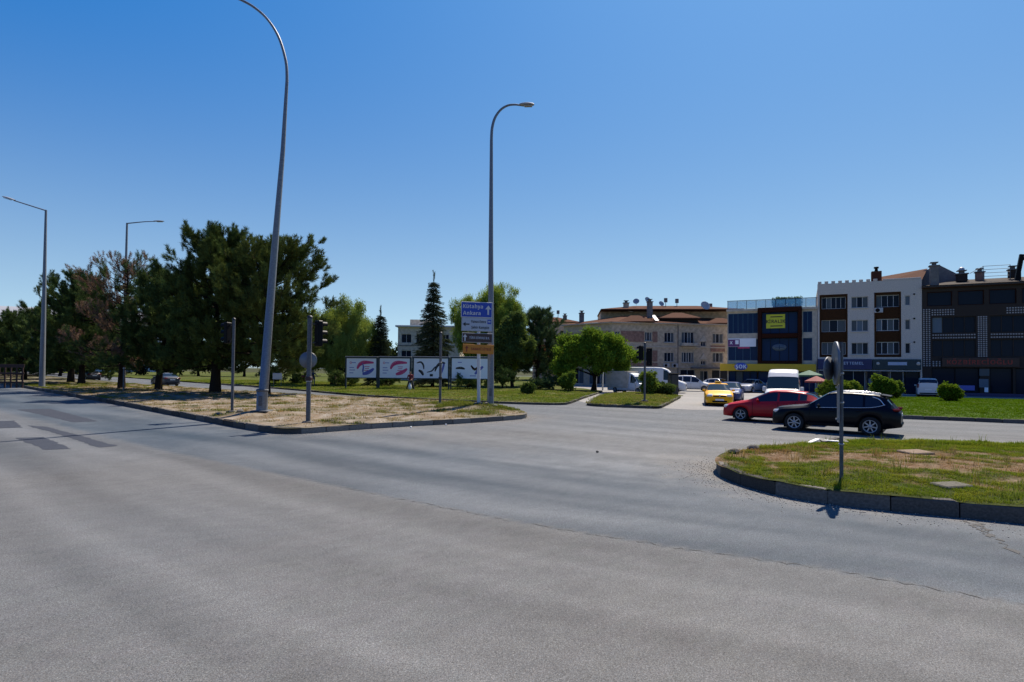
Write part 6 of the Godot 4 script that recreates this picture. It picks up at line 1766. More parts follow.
# v: L, W, wheel radius r, axles [front, rear], tables over the length s (0 at the nose): top, belt, plan (half width share), roofw (half width share)
func car(called: String, label: String, category: String, at: Vector3, turn: float, v: Dictionary, paint: Material, group := "") -> Node3D:
	var t := thing(called, label, category, at, turn, group)
	var L: float = v.L
	var hw: float = v.W * 0.5
	var r: float = v.r
	var ax: Array = v.axles
	var sill: float = v.get("sill", 0.24)
	var ss := []
	var n := int(L / 0.07)
	for i in n + 1: ss.append(L * i / n)
	for k in v.cuts: ss.append(k)
	ss.sort()
	var sec := []
	for s in ss:
		var w: float = hw * tab(v.plan, s)
		var yt: float = tab(v.top, s)
		var yl: float = minf(tab(v.belt, s), yt - 0.015)
		var wr: float = hw * tab(v.roofw, s)
		var yb := sill
		if s < 0.5: yb = lerpf(v.get("nose_low", 0.22), sill, s / 0.5)
		if s > L - 0.5: yb = lerpf(sill, v.get("tail_low", 0.28), (s - L + 0.5) / 0.5)
		for a in ax:
			var q: float = absf(s - a)
			if q < r + 0.035: yb = maxf(yb, r + sqrt(maxf(0.0, (r + 0.035) * (r + 0.035) - q * q)) - 0.01)
		yb = minf(yb, yl - 0.12)
		var z: float = s - L * 0.5
		var p := []
		p.append(Vector3(0, minf(yb, sill + 0.05), z))
		p.append(Vector3(w - 0.09, yb, z))
		p.append(Vector3(w - 0.015, yb + 0.03, z))
		p.append(Vector3(w, lerpf(yb, yl, 0.45), z))
		p.append(Vector3(w - 0.012, lerpf(yb, yl, 0.78), z))
		p.append(Vector3(w - 0.05, yl, z))
		var rt := Vector3(minf(wr, w - 0.06), yt - 0.045 * minf(1.0, (yt - yl) * 4.0), z)
		var b5: Vector3 = p[5]
		p.append(b5.lerp(rt, 0.06))
		p.append(b5.lerp(rt, 0.90))
		p.append(rt)
		p.append(Vector3(rt.x * 0.86, yt - 0.006, z))
		p.append(Vector3(rt.x * 0.45, yt + 0.008, z))
		p.append(Vector3(0, yt + 0.012, z))
		sec.append(p)
	var body := MB.new().soft()
	var glass := {}
	var gl_of := func(nm: String) -> MB:
		if not glass.has(nm): glass[nm] = MB.new().soft()
		return glass[nm]
	for i in ss.size() - 1:
		var m: float = (ss[i] + ss[i + 1]) * 0.5
		if ss[i + 1] - ss[i] < 0.0005: continue
		for j in 11:
			var dst := body
			var key := ""
			if j == 6:
				for k in v.side.size():
					if m > v.side[k][0] and m < v.side[k][1]: key = "side_window_%d" % k
			elif j >= 8:
				if m > v.screen[0] and m < v.screen[1]: key = "windscreen"
				elif m > v.rear[0] and m < v.rear[1]: key = "rear_window"
			for sd in [1.0, -1.0]:
				var f := Vector3(sd, 1, 1)
				var a: Vector3 = sec[i][j] * f
				var b: Vector3 = sec[i][j + 1] * f
				var c: Vector3 = sec[i + 1][j + 1] * f
				var d: Vector3 = sec[i + 1][j] * f
				var mid := (a + b + c + d) * 0.25
				var out := Vector3(mid.x, mid.y - 0.62, 0) + Vector3(0, 0.0001, 0)
				if key != "":
					dst = gl_of.call(key + ("" if not key.begins_with("side") else ("r" if sd > 0 else "l")))
				dst.quad(a, b, c, d, out)
	for e in [0, ss.size() - 1]:
		var out := Vector3(0, 0, -1) if e == 0 else Vector3(0, 0, 1)
		body.flat()
		for j in 11:
			for sd in [1.0, -1.0]:
				var f := Vector3(sd, 1, 1)
				body.tri(sec[e][j] * f, sec[e][j + 1] * f, Vector3(0, 0.6, sec[e][0].z), out)
		body.soft()
	var bd := part("body", body.done(), paint, t)
	for k in glass: part("windscreen" if k == "windscreen" else ("rear_window" if k == "rear_window" else "side_window"), glass[k].done(), M.car_glass, t)
	# dark wheel wells and floor
	var well := MB.new()
	for a in ax: well.box(Vector3(0, r + 0.08, a - L * 0.5), Vector3(v.W - 0.26, r * 1.7, (r + 0.05) * 2.0))
	well.box(Vector3(0, sill + 0.08, 0), Vector3(v.W - 0.3, 0.16, L - 0.9))
	part("underbody", well.done(), M.black_plastic, t)
	# wheels
	for a in ax:
		for sd in [-1.0, 1.0]:
			var bs := Basis(Vector3(0, 0, 1), -PI / 2 * sd)
			var wl := part("wheel", MB.new().lathe(Vector3.ZERO, [Vector2(r * 0.62, -0.10), Vector2(r * 0.9, -0.11), Vector2(r, -0.075), Vector2(r, 0.075), Vector2(r * 0.92, 0.11), Vector2(r * 0.68, 0.115), Vector2(r * 0.66, 0.06)], 26).done(), M.tyre, t, Vector3(sd * (hw - 0.125), r, a - L * 0.5))
			wl.basis = bs
			var rim := MB.new().lathe(Vector3.ZERO, [Vector2(r * 0.69, 0.10), Vector2(r * 0.66, 0.118), Vector2(r * 0.60, 0.10), Vector2(r * 0.58, 0.02)], 24)
			rim.lathe(Vector3.ZERO, [Vector2(r * 0.16, 0.03), Vector2(r * 0.15, 0.10), Vector2(0.001, 0.105)], 12)
			for k in v.get("spokes", 5):
				var an: float = TAU * k / v.get("spokes", 5)
				rim.box(Vector3(cos(an), 0, sin(an)) * r * 0.37 + Vector3(0, 0.08, 0), Vector3(r * 0.5, 0.03, r * 0.13), 0.008, Basis(Vector3.UP, -an))
			part("rim", rim.done(), M.alloy, wl)
			part("brake_disc", MB.new().lathe(Vector3.ZERO, [Vector2(r * 0.6, 0.0), Vector2(r * 0.6, 0.02), Vector2(0.001, 0.02)], 18).done(), M.dark_metal, wl)
	var zf := -L * 0.5
	var zr := L * 0.5
	# lamps, grille, plates
	var yh: float = v.lamp_y
	for sd in [-1.0, 1.0]:
		var wn: float = hw * tab(v.plan, 0.16)
		part("headlight", MB.new().box(Vector3.ZERO, Vector3(0.36, v.get("lamp_h", 0.14), 0.30), 0.05, Basis(Vector3.UP, -sd * 0.35) * Basis(Vector3.RIGHT, -0.25)).done(), M.headlamp, t, Vector3(sd * (wn - 0.19), yh, zf + 0.19))
		part("fog_lamp", MB.new().box(Vector3.ZERO, Vector3(0.22, 0.09, 0.08), 0.02).done(), M.black_plastic, t, Vector3(sd * (wn - 0.28), sill + 0.15, zf + 0.06))
		var wt: float = hw * tab(v.plan, L - 0.12)
		part("taillight", MB.new().box(Vector3.ZERO, Vector3(v.get("tail_w", 0.3), v.get("tail_h", 0.16), 0.26), 0.04).done(), M.taillamp, t, Vector3(sd * (wt - v.get("tail_w", 0.3) * 0.5 + 0.022), v.get("tail_y", yh + 0.14), zr - 0.13))
		var mz: float = v.screen[0] + 0.42 - L * 0.5
		var mi := part("mirror", MB.new().box(Vector3(sd * 0.1, 0, 0), Vector3(0.2, v.get("mirror_h", 0.14), 0.1), 0.04).done(), v.get("mirror_m", paint), t, Vector3(sd * (hw - 0.06), tab(v.belt, v.screen[0] + 0.42) + 0.08, mz))
		mi.rotation.y = 0.0
		for dz in v.handles:
			part("door_handle", MB.new().box(Vector3.ZERO, Vector3(0.03, 0.035, 0.2), 0.01).done(), v.get("handle_m", paint), t, Vector3(sd * (hw * tab(v.plan, dz) - 0.008), tab(v.belt, dz) - 0.13, dz - L * 0.5))
		for dz in v.seams:
			var y1: float = tab(v.belt, dz) - 0.01
			part("door_gap", MB.new().box(Vector3.ZERO, Vector3(0.008, y1 - sill - 0.1, 0.012)).done(), M.black_plastic, t, Vector3(sd * (hw * tab(v.plan, dz) - 0.002), (y1 + sill + 0.1) * 0.5, dz - L * 0.5))
		part("sill_trim", MB.new().box(Vector3.ZERO, Vector3(0.05, v.get("clad", 0.06), ax[1] - ax[0] - 2.0 * r - 0.25), 0.012).done(), M.black_plastic, t, Vector3(sd * (hw - 0.03), sill + v.get("clad", 0.06) * 0.5 + 0.02, (ax[0] + ax[1]) * 0.5 - L * 0.5))
	var gy: float = v.get("grille_y", yh - 0.08)
	part("grille", MB.new().box(Vector3.ZERO, Vector3(v.W * v.get("grille_w", 0.4), v.get("grille_h", 0.2), 0.06), 0.02).done(), M.black_plastic, t, Vector3(0, gy, zf + 0.015))
	part("lower_intake", MB.new().box(Vector3.ZERO, Vector3(v.W * 0.52, 0.13, 0.06), 0.02).done(), M.black_plastic, t, Vector3(0, sill + 0.13, zf + 0.02))
	part("badge", MB.new().lathe(Vector3(0, gy + 0.04, zf - 0.02), [Vector2(0.06, 0.0), Vector2(0.06, 0.015), Vector2(0.001, 0.02)], 12, Basis(Vector3.RIGHT, -PI / 2)).done(), M.chrome, t)
	part("number_plate", MB.new().box(Vector3.ZERO, Vector3(0.52, 0.11, 0.012), 0.003).done(), M.plate, t, Vector3(0, sill + 0.24, zf - 0.022))
	part("number_plate", MB.new().box(Vector3.ZERO, Vector3(0.52, 0.11, 0.012), 0.003).done(), M.plate, t, Vector3(0, v.get("rear_plate", 0.72), zr + 0.008))
	part("bumper_strip", MB.new().box(Vector3.ZERO, Vector3(v.W * 0.8, 0.12, 0.08), 0.03).done(), M.black_plastic, t, Vector3(0, v.get("tail_low", 0.28) + 0.08, zr - 0.01))
	return t

func specs() -> Dictionary:
	var S := {}
	S.suv = {"L": 4.42, "W": 1.84, "r": 0.355, "axles": [0.86, 3.46], "sill": 0.27, "tail_low": 0.36, "nose_low": 0.24, "clad": 0.10, "cuts": [1.33, 2.02, 1.45, 2.34, 2.44, 3.22, 3.30, 3.82],
		"top": [[0.0, 0.74], [0.06, 0.84], [0.22, 0.93], [0.7, 1.00], [1.22, 1.055], [1.33, 1.09], [2.02, 1.555], [2.3, 1.60], [2.9, 1.60], [3.6, 1.555], [3.86, 1.50], [4.02, 1.36], [4.2, 1.12], [4.32, 0.98], [4.42, 0.88]],
		"belt": [[0.0, 0.62], [0.1, 0.74], [0.4, 0.86], [1.2, 0.96], [2.4, 1.00], [3.6, 1.06], [4.1, 1.06], [4.3, 0.95], [4.42, 0.84]],
		"plan": [[0.0, 0.72], [0.08, 0.84], [0.3, 0.945], [0.8, 0.995], [2.2, 1.0], [3.6, 1.0], [4.1, 0.96], [4.32, 0.88], [4.42, 0.80]],
		"roofw": [[0.0, 0.62], [0.4, 0.80], [1.3, 0.84], [1.6, 0.80], [2.05, 0.70], [3.0, 0.70], [3.8, 0.68], [4.2, 0.74], [4.42, 0.70]],
		"side": [[1.62, 2.34], [2.42, 3.22], [3.30, 3.80]], "screen": [1.33, 2.02], "rear": [3.9, 4.16], "lamp_y": 0.79, "lamp_h": 0.13, "tail_y": 1.0, "tail_w": 0.24, "tail_h": 0.10, "handles": [2.2, 3.1], "seams": [1.42, 2.38, 3.2], "grille_h": 0.34, "grille_w": 0.42, "grille_y": 0.6, "spokes": 7, "rear_plate": 0.8}
	S.hatch = {"L": 4.26, "W": 1.79, "r": 0.315, "axles": [0.84, 3.44], "sill": 0.20, "cuts": [1.16, 2.0, 2.38, 2.46, 3.2, 3.27],
		"top": [[0.0, 0.60], [0.06, 0.70], [0.25, 0.79], [0.7, 0.90], [1.1, 0.97], [1.16, 1.0], [2.0, 1.39], [2.3, 1.44], [2.8, 1.44], [3.4, 1.385], [3.75, 1.30], [3.95, 1.16], [4.1, 1.0], [4.2, 0.9], [4.26, 0.8]],
		"belt": [[0.0, 0.52], [0.1, 0.63], [0.4, 0.76], [1.1, 0.88], [2.4, 0.94], [3.5, 1.02], [3.9, 1.0], [4.26, 0.76]],
		"plan": [[0.0, 0.66], [0.08, 0.80], [0.3, 0.93], [0.8, 0.99], [2.2, 1.0], [3.4, 1.0], [3.9, 0.955], [4.16, 0.88], [4.26, 0.80]],
		"roofw": [[0.0, 0.56], [0.4, 0.76], [1.15, 0.84], [1.5, 0.79], [2.05, 0.68], [3.0, 0.67], [3.7, 0.64], [4.1, 0.72], [4.26, 0.66]],
		"side": [[1.55, 2.38], [2.46, 3.2], [3.27, 3.55]], "screen": [1.16, 2.0], "rear": [3.5, 4.0], "lamp_y": 0.67, "tail_y": 0.92, "tail_w": 0.34, "tail_h": 0.14, "handles": [2.2, 3.05], "seams": [1.36, 2.42, 3.12], "grille_h": 0.12, "grille_w": 0.5, "grille_y": 0.56}
	S.sedan = {"L": 4.62, "W": 1.78, "r": 0.31, "axles": [0.9, 3.58], "sill": 0.19, "cuts": [1.2, 2.02, 2.46, 2.54, 3.3],
		"top": [[0.0, 0.62], [0.06, 0.70], [0.25, 0.80], [0.7, 0.90], [1.14, 0.97], [1.2, 1.0], [2.02, 1.40], [2.4, 1.455], [2.9, 1.44], [3.3, 1.37], [3.95, 1.08], [4.1, 1.05], [4.4, 1.04], [4.56, 0.98], [4.62, 0.86]],
		"belt": [[0.0, 0.54], [0.1, 0.64], [0.4, 0.77], [1.1, 0.90], [2.4, 0.94], [3.5, 0.98], [4.1, 0.98], [4.5, 0.94], [4.62, 0.82]],
		"plan": [[0.0, 0.68], [0.08, 0.82], [0.3, 0.94], [0.8, 0.99], [2.2, 1.0], [3.6, 1.0], [4.2, 0.95], [4.5, 0.88], [4.62, 0.80]],
		"roofw": [[0.0, 0.58], [0.4, 0.78], [1.2, 0.84], [1.5, 0.80], [2.05, 0.68], [3.0, 0.67], [3.4, 0.68], [4.0, 0.80], [4.62, 0.72]],
		"side": [[1.55, 2.46], [2.54, 3.3]], "screen": [1.2, 2.02], "rear": [3.3, 3.95], "lamp_y": 0.70, "lamp_h": 0.15, "tail_y": 0.86, "tail_w": 0.36, "tail_h": 0.16, "handles": [2.25, 3.1], "seams": [1.4, 2.5, 3.3], "grille_h": 0.10, "grille_w": 0.45, "grille_y": 0.66}
	S.minibus = {"L": 6.0, "W": 2.0, "r": 0.35, "axles": [1.0, 4.7], "sill": 0.28, "cuts": [0.86, 1.55, 2.3, 2.4, 3.5, 3.6, 4.7, 4.8],
		"top": [[0.0, 0.86], [0.05, 1.02], [0.3, 1.16], [0.8, 1.30], [0.86, 1.34], [1.55, 2.12], [1.85, 2.42], [2.3, 2.58], [3.0, 2.62], [5.7, 2.60], [5.9, 2.5], [6.0, 2.3]],
		"belt": [[0.0, 0.8], [0.1, 0.95], [0.5, 1.12], [1.0, 1.22], [2.0, 1.26], [6.0, 1.26]],
		"plan": [[0.0, 0.80], [0.08, 0.90], [0.4, 0.97], [1.0, 1.0], [5.8, 1.0], [6.0, 0.96]],
		"roofw": [[0.0, 0.74], [0.8, 0.90], [1.55, 0.84], [2.3, 0.80], [5.8, 0.80], [6.0, 0.78]],
		"side": [[1.3, 2.3], [2.4, 3.5], [3.6, 4.7], [4.8, 5.6]], "screen": [0.86, 1.58], "rear": [5.95, 5.96], "lamp_y": 0.92, "lamp_h": 0.26, "tail_y": 1.1, "tail_w": 0.12, "tail_h": 0.5, "handles": [2.0], "seams": [1.3, 2.35, 3.5], "grille_h": 0.2, "grille_w": 0.5, "grille_y": 0.8, "mirror_h": 0.34, "rear_plate": 0.6}
	S.panel = S.minibus.duplicate(true)
	S.panel.side = [[1.3, 2.2]]
	S.mpv = {"L": 4.25, "W": 1.76, "r": 0.31, "axles": [0.82, 3.45], "sill": 0.22, "cuts": [0.96, 1.75, 2.2, 2.28, 3.1, 3.2, 3.95],
		"top": [[0.0, 0.68], [0.06, 0.78], [0.3, 0.92], [0.9, 1.04], [0.96, 1.08], [1.75, 1.66], [2.1, 1.76], [3.0, 1.78], [4.0, 1.72], [4.15, 1.5], [4.25, 0.95]],
		"belt": [[0.0, 0.6], [0.1, 0.72], [0.4, 0.86], [1.0, 0.98], [4.1, 1.04], [4.25, 0.9]],
		"plan": [[0.0, 0.72], [0.08, 0.84], [0.3, 0.95], [0.8, 1.0], [4.0, 1.0], [4.25, 0.93]],
		"roofw": [[0.0, 0.62], [0.4, 0.80], [0.96, 0.86], [1.75, 0.76], [4.0, 0.75], [4.25, 0.80]],
		"side": [[1.35, 2.2], [2.28, 3.1], [3.2, 3.9]], "screen": [0.96, 1.75], "rear": [4.03, 4.17], "lamp_y": 0.76, "lamp_h": 0.2, "tail_y": 1.05, "tail_w": 0.14, "tail_h": 0.4, "handles": [2.05, 2.9], "seams": [1.25, 2.24, 3.15]}
	return S

func yaw_to(dx: float, dz: float) -> float:
	return atan2(-dx, -dz)

func build_vehicles() -> void:
	var S := specs()
	var c := car("black_suv", "black compact SUV with silver roof rails crossing behind the round sign", "car", Vector3(12.42, 0, -21.85), yaw_to(-0.80, -0.60), S.suv, M.paint_black)
	c.scale = Vector3.ONE * 0.955
	for sd in [-1.0, 1.0]:
		part("roof_rail", MB.new().tube(spline([Vector3(sd * 0.62, 1.53, -0.15), Vector3(sd * 0.63, 1.63, 0.1), Vector3(sd * 0.62, 1.63, 0.9), Vector3(sd * 0.60, 1.55, 1.5)], 4), [0.018, 0.018, 0.018, 0.018, 0.018, 0.018, 0.018, 0.018, 0.018, 0.018, 0.018, 0.018, 0.018], 6).done(), M.chrome, c)
		part("window_trim", MB.new().tube(spline([Vector3(sd * 0.875, 0.985, -0.55), Vector3(sd * 0.885, 1.02, 0.4), Vector3(sd * 0.875, 1.065, 1.3), Vector3(sd * 0.80, 1.18, 1.72)], 4), range(13).map(func(_i): return 0.013), 5).done(), M.chrome, c)
		part("window_trim", MB.new().tube(spline([Vector3(sd * 0.80, 1.16, 1.70), Vector3(sd * 0.72, 1.36, 1.55), Vector3(sd * 0.685, 1.46, 1.32)], 4), range(9).map(func(_i): return 0.02), 5).done(), M.chrome, c)
	part("roof_spoiler", MB.new().box(Vector3(0, 1.505, 1.72), Vector3(1.15, 0.04, 0.34), 0.015, Basis(Vector3.RIGHT, 0.16)).done(), M.paint_black, c)
	car("red_hatchback", "red hatchback ahead of the black SUV", "car", Vector3(12.0, 0, -25.95), yaw_to(-0.81, -0.585), S.hatch, M.paint_red)
	c = car("taxi", "yellow taxi facing the camera on the side road", "car", Vector3(14.1, 0.004, -38.9), yaw_to(-0.30, 0.95), S.sedan, M.paint_taxi)
	var tl := part("roof_light", MB.new().box(Vector3(0, 1.53, 0.05), Vector3(0.42, 0.13, 0.16), 0.03).done(), M.fascia_yellow, c)
	text("TAKSİ", 0.09, M.ink, tl, Vector3(0, 1.53, -0.033), Vector3(0, PI, 0))
	car("blue_sedan", "dark blue car partly hidden behind the yellow taxi", "car", Vector3(17.0, 0.004, -44.2), yaw_to(-0.42, 0.9), S.sedan, M.paint_blue)
	car("white_minibus", "white high-roof minibus facing the camera behind the red car", "minibus", Vector3(17.3, 0.004, -36.2), yaw_to(-0.46, 0.89), S.minibus, M.paint_white).scale = Vector3(1, 0.93, 1)
	car("silver_sedan", "silver parked car in front of the yellow shop fascia", "car", Vector3(26.3, 0.004, -62.5), yaw_to(-0.75, 0.66), S.sedan, M.paint_silver)
	car("white_mpv", "white parked van-like car, left of the minibus and farther away", "car", Vector3(28.2, 0.004, -60.5), yaw_to(-0.4, 0.9), S.mpv, M.paint_white)
	car("white_hatchback", "small white parked car touching the minibus in view", "car", Vector3(25.6, 0.004, -54.5), yaw_to(-0.3, 0.95), S.hatch, M.paint_white)
	car("white_estate", "white estate car parked below the beige block, seen from behind at left", "car", Vector3(20.6, 0.004, -64.8), yaw_to(0.92, 0.4), S.mpv, M.paint_white)
	car("silver_hatchback", "pale silver car at the edge of the yellow shop, behind the taxi", "car", Vector3(24.4, 0.004, -66.5), yaw_to(0.6, 0.8), S.hatch, M.paint_silver)
	car("panel_van", "large white panel van parked behind the far signal post", "van", Vector3(15.2, 0.004, -59.8), yaw_to(0.93, 0.37), S.panel, M.paint_white)
	# small truck under the round tree
	c = car("small_truck", "small white truck with box body parked under the round tree", "truck", Vector3(11.9, 0.004, -57.3), yaw_to(0.62, 0.78), S.panel, M.paint_white)
	c.scale = Vector3(0.78, 0.78, 0.78)
	part("box_body", MB.new().box(Vector3(0, 1.75, 1.25), Vector3(2.15, 2.1, 3.5), 0.03).done(), M.render_pale, c)
	var mv := car("parked_van", "white van parked by the dark building, seen from behind", "van", Vector3(41.0, 0.004, -56.2), yaw_to(0.55, -0.83), S.mpv, M.paint_white)
	mv.scale = Vector3(1.0, 1.02, 1.0)
	car("grey_sedan", "grey car driving away seen under the pines", "car", Vector3(-39.2, 0, -64.4), yaw_to(-0.76, -0.65), S.sedan, M.paint_grey)
	car("dark_car", "dark car in shade beside a pine trunk, far left", "car", Vector3(-62.5, 0, -84.5), yaw_to(-0.76, -0.65), S.hatch, M.paint_grey)

# ------------------------------------------------------------------ people
# bones: [a, b, ra, rb]; the body is one skin over all bones (surface nets)
func figure_mesh(bones: Array, cell: float, paint: Callable) -> ArrayMesh:
	var lo := Vector3(9, 9, 9)
	var hi := -lo
	for b in bones:
		for e in [0, 1]:
			lo = lo.min(b[e] - Vector3.ONE * (b[2 + e] + cell * 3))
			hi = hi.max(b[e] + Vector3.ONE * (b[2 + e] + cell * 3))
	var n := Vector3i(((hi - lo) / cell).ceil()) + Vector3i.ONE
	var f := PackedFloat32Array()
	f.resize(n.x * n.y * n.z)
	f.fill(1.0)
	for b in bones:
		var bl: Vector3 = (b[0] as Vector3).min(b[1]) - Vector3.ONE * (maxf(b[2], b[3]) + cell * 2.5)
		var bh: Vector3 = (b[0] as Vector3).max(b[1]) + Vector3.ONE * (maxf(b[2], b[3]) + cell * 2.5)
		var i0 := Vector3i(((bl - lo) / cell).floor()).clamp(Vector3i.ZERO, n - Vector3i.ONE)
		var i1 := Vector3i(((bh - lo) / cell).ceil()).clamp(Vector3i.ZERO, n - Vector3i.ONE)
		var ab: Vector3 = b[1] - b[0]
		var ll := maxf(1e-6, ab.length_squared())
		for z in range(i0.z, i1.z + 1):
			for y in range(i0.y, i1.y + 1):
				for x in range(i0.x, i1.x + 1):
					var p := lo + Vector3(x, y, z) * cell
					var t := clampf((p - b[0]).dot(ab) / ll, 0.0, 1.0)
					var d: float = p.distance_to(b[0] + ab * t) - lerpf(b[2], b[3], t)
					var k := (z * n.y + y) * n.x + x
					var o := f[k]
					var h := maxf(0.03 - absf(o - d), 0.0) / 0.03
					f[k] = minf(o, d) - h * h * 0.03 * 0.25
	var vid := {}
	var vs := PackedVector3Array()
	var st := SurfaceTool.new()
	st.begin(Mesh.PRIMITIVE_TRIANGLES)
	st.set_smooth_group(0)
	var corner := [Vector3i(0, 0, 0), Vector3i(1, 0, 0), Vector3i(0, 1, 0), Vector3i(1, 1, 0), Vector3i(0, 0, 1), Vector3i(1, 0, 1), Vector3i(0, 1, 1), Vector3i(1, 1, 1)]
	var edges := [[0, 1], [2, 3], [4, 5], [6, 7], [0, 2], [1, 3], [4, 6], [5, 7], [0, 4], [1, 5], [2, 6], [3, 7]]
	for z in n.z - 1:
		for y in n.y - 1:
			for x in n.x - 1:
				var g := []
				var neg := 0
				for c in corner:
					var v := f[((z + c.z) * n.y + y + c.y) * n.x + x + c.x]
					g.append(v)
					if v < 0: neg += 1
				if neg == 0 or neg == 8: continue
				var s := Vector3.ZERO
				var m := 0
				for e in edges:
					if (g[e[0]] < 0) != (g[e[1]] < 0):
						var t: float = g[e[0]] / (g[e[0]] - g[e[1]])
						s += Vector3(corner[e[0]]).lerp(Vector3(corner[e[1]]), t)
						m += 1
				var pos := lo + (Vector3(x, y, z) + s / m) * cell
				vid[Vector3i(x, y, z)] = vs.size()
				vs.append(pos)
				st.set_color(paint.call(pos))
				st.add_vertex(pos)
	for key in vid:
		var q: Vector3i = key
		for ax in 3:
			var u := Vector3i.ZERO
			u[(ax + 1) % 3] = 1
			var w := Vector3i.ZERO
			w[(ax + 2) % 3] = 1
			var d := Vector3i.ZERO
			d[ax] = 1
			if not (vid.has(q - u) and vid.has(q - w) and vid.has(q - u - w)): continue
			var a := f[(q.z * n.y + q.y) * n.x + q.x]
			var e := q + d
			var b2 := f[(e.z * n.y + e.y) * n.x + e.x]
			if (a < 0) == (b2 < 0): continue
			var i1: int = vid[q]
			var i2: int = vid[q - u]
			var i3: int = vid[q - u - w]
			var i4: int = vid[q - w]
			var ids := [i1, i2, i3, i1, i3, i4] if a >= 0 else [i1, i3, i2, i1, i4, i3]
			for i in ids: st.add_index(i)
	st.generate_normals()
	return st.commit()

func person(at: Vector3, turn: float, label: String, J: Dictionary, top: Color, legs: Color, h := 1.0) -> Node3D:
	var t := thing("person", label, "person", at, turn)
	var V := func(x, y, z): return Vector3(x, y, z)
	var bones := []
	var chain := func(ps: Array, rs: Array):
		for i in ps.size() - 1: bones.append([ps[i], ps[i + 1], rs[i], rs[i + 1]])
	chain.call([J.hip, J.waist, J.chest, J.neck, J.head0], [0.135, 0.125, 0.145, 0.06, 0.055])
	bones.append([J.head0 + Vector3(0, 0.06, -0.01), J.head0 + Vector3(0, 0.15, 0.0), 0.078, 0.088])
	bones.append([J.head0 + Vector3(0, 0.09, -0.085), J.head0 + Vector3(0, 0.06, -0.10), 0.014, 0.018])
	for s in [0, 1]:
		var sx := -1.0 if s == 0 else 1.0
		chain.call([J.chest + Vector3(sx * 0.08, 0.06, 0), J.sh[s], J.el[s], J.wr[s]], [0.10, 0.068, 0.046, 0.034])
		chain.call([J.hip + Vector3(sx * 0.06, 0, 0), J.hj[s], J.kn[s], J.an[s]], [0.11, 0.10, 0.066, 0.045])
		bones.append([J.an[s] + Vector3(0, -0.03, 0.03), J.an[s] + Vector3(sx * 0.03, -0.045, -0.17), 0.045, 0.036])
		var hd: Vector3 = (J.wr[s] - J.el[s]).normalized()
		bones.append([J.wr[s], J.wr[s] + hd * 0.08, 0.032, 0.036])
		var sd := hd.cross(Vector3(0, 0, 1)).normalized()
		for k in 4:
			var o: Vector3 = J.wr[s] + hd * 0.09 + sd * (k - 1.5) * 0.019
			bones.append([o, o + hd * (0.055 + 0.008 * (k % 3)) + Vector3(0, -0.015, 0), 0.0095, 0.008])
		bones.append([J.wr[s] + hd * 0.03, J.wr[s] + hd * 0.075 + sd * 0.05, 0.011, 0.009])
	var skin := Color(0.42, 0.24, 0.16)
	var hair := Color(0.015, 0.012, 0.01)
	var m := part("body", figure_mesh(bones, 0.019, func(p: Vector3) -> Color:
		if p.y > J.head0.y + 0.02:
			return hair if p.y > J.head0.y + 0.15 or p.z > 0.04 + J.head0.z else skin
		if p.distance_to(J.neck) < 0.07 and p.y > J.neck.y: return skin
		for s in 2:
			if p.distance_to(J.wr[s]) < 0.17 and p.distance_to(J.el[s]) > 0.12: return skin
			if p.distance_to(J.an[s]) < 0.22 and p.y < J.an[s].y + 0.0: return Color(0.03, 0.03, 0.03)
		return top if p.y > J.hip.y + 0.02 else legs), M.person_skin, t)
	m.scale = Vector3.ONE * h
	return t

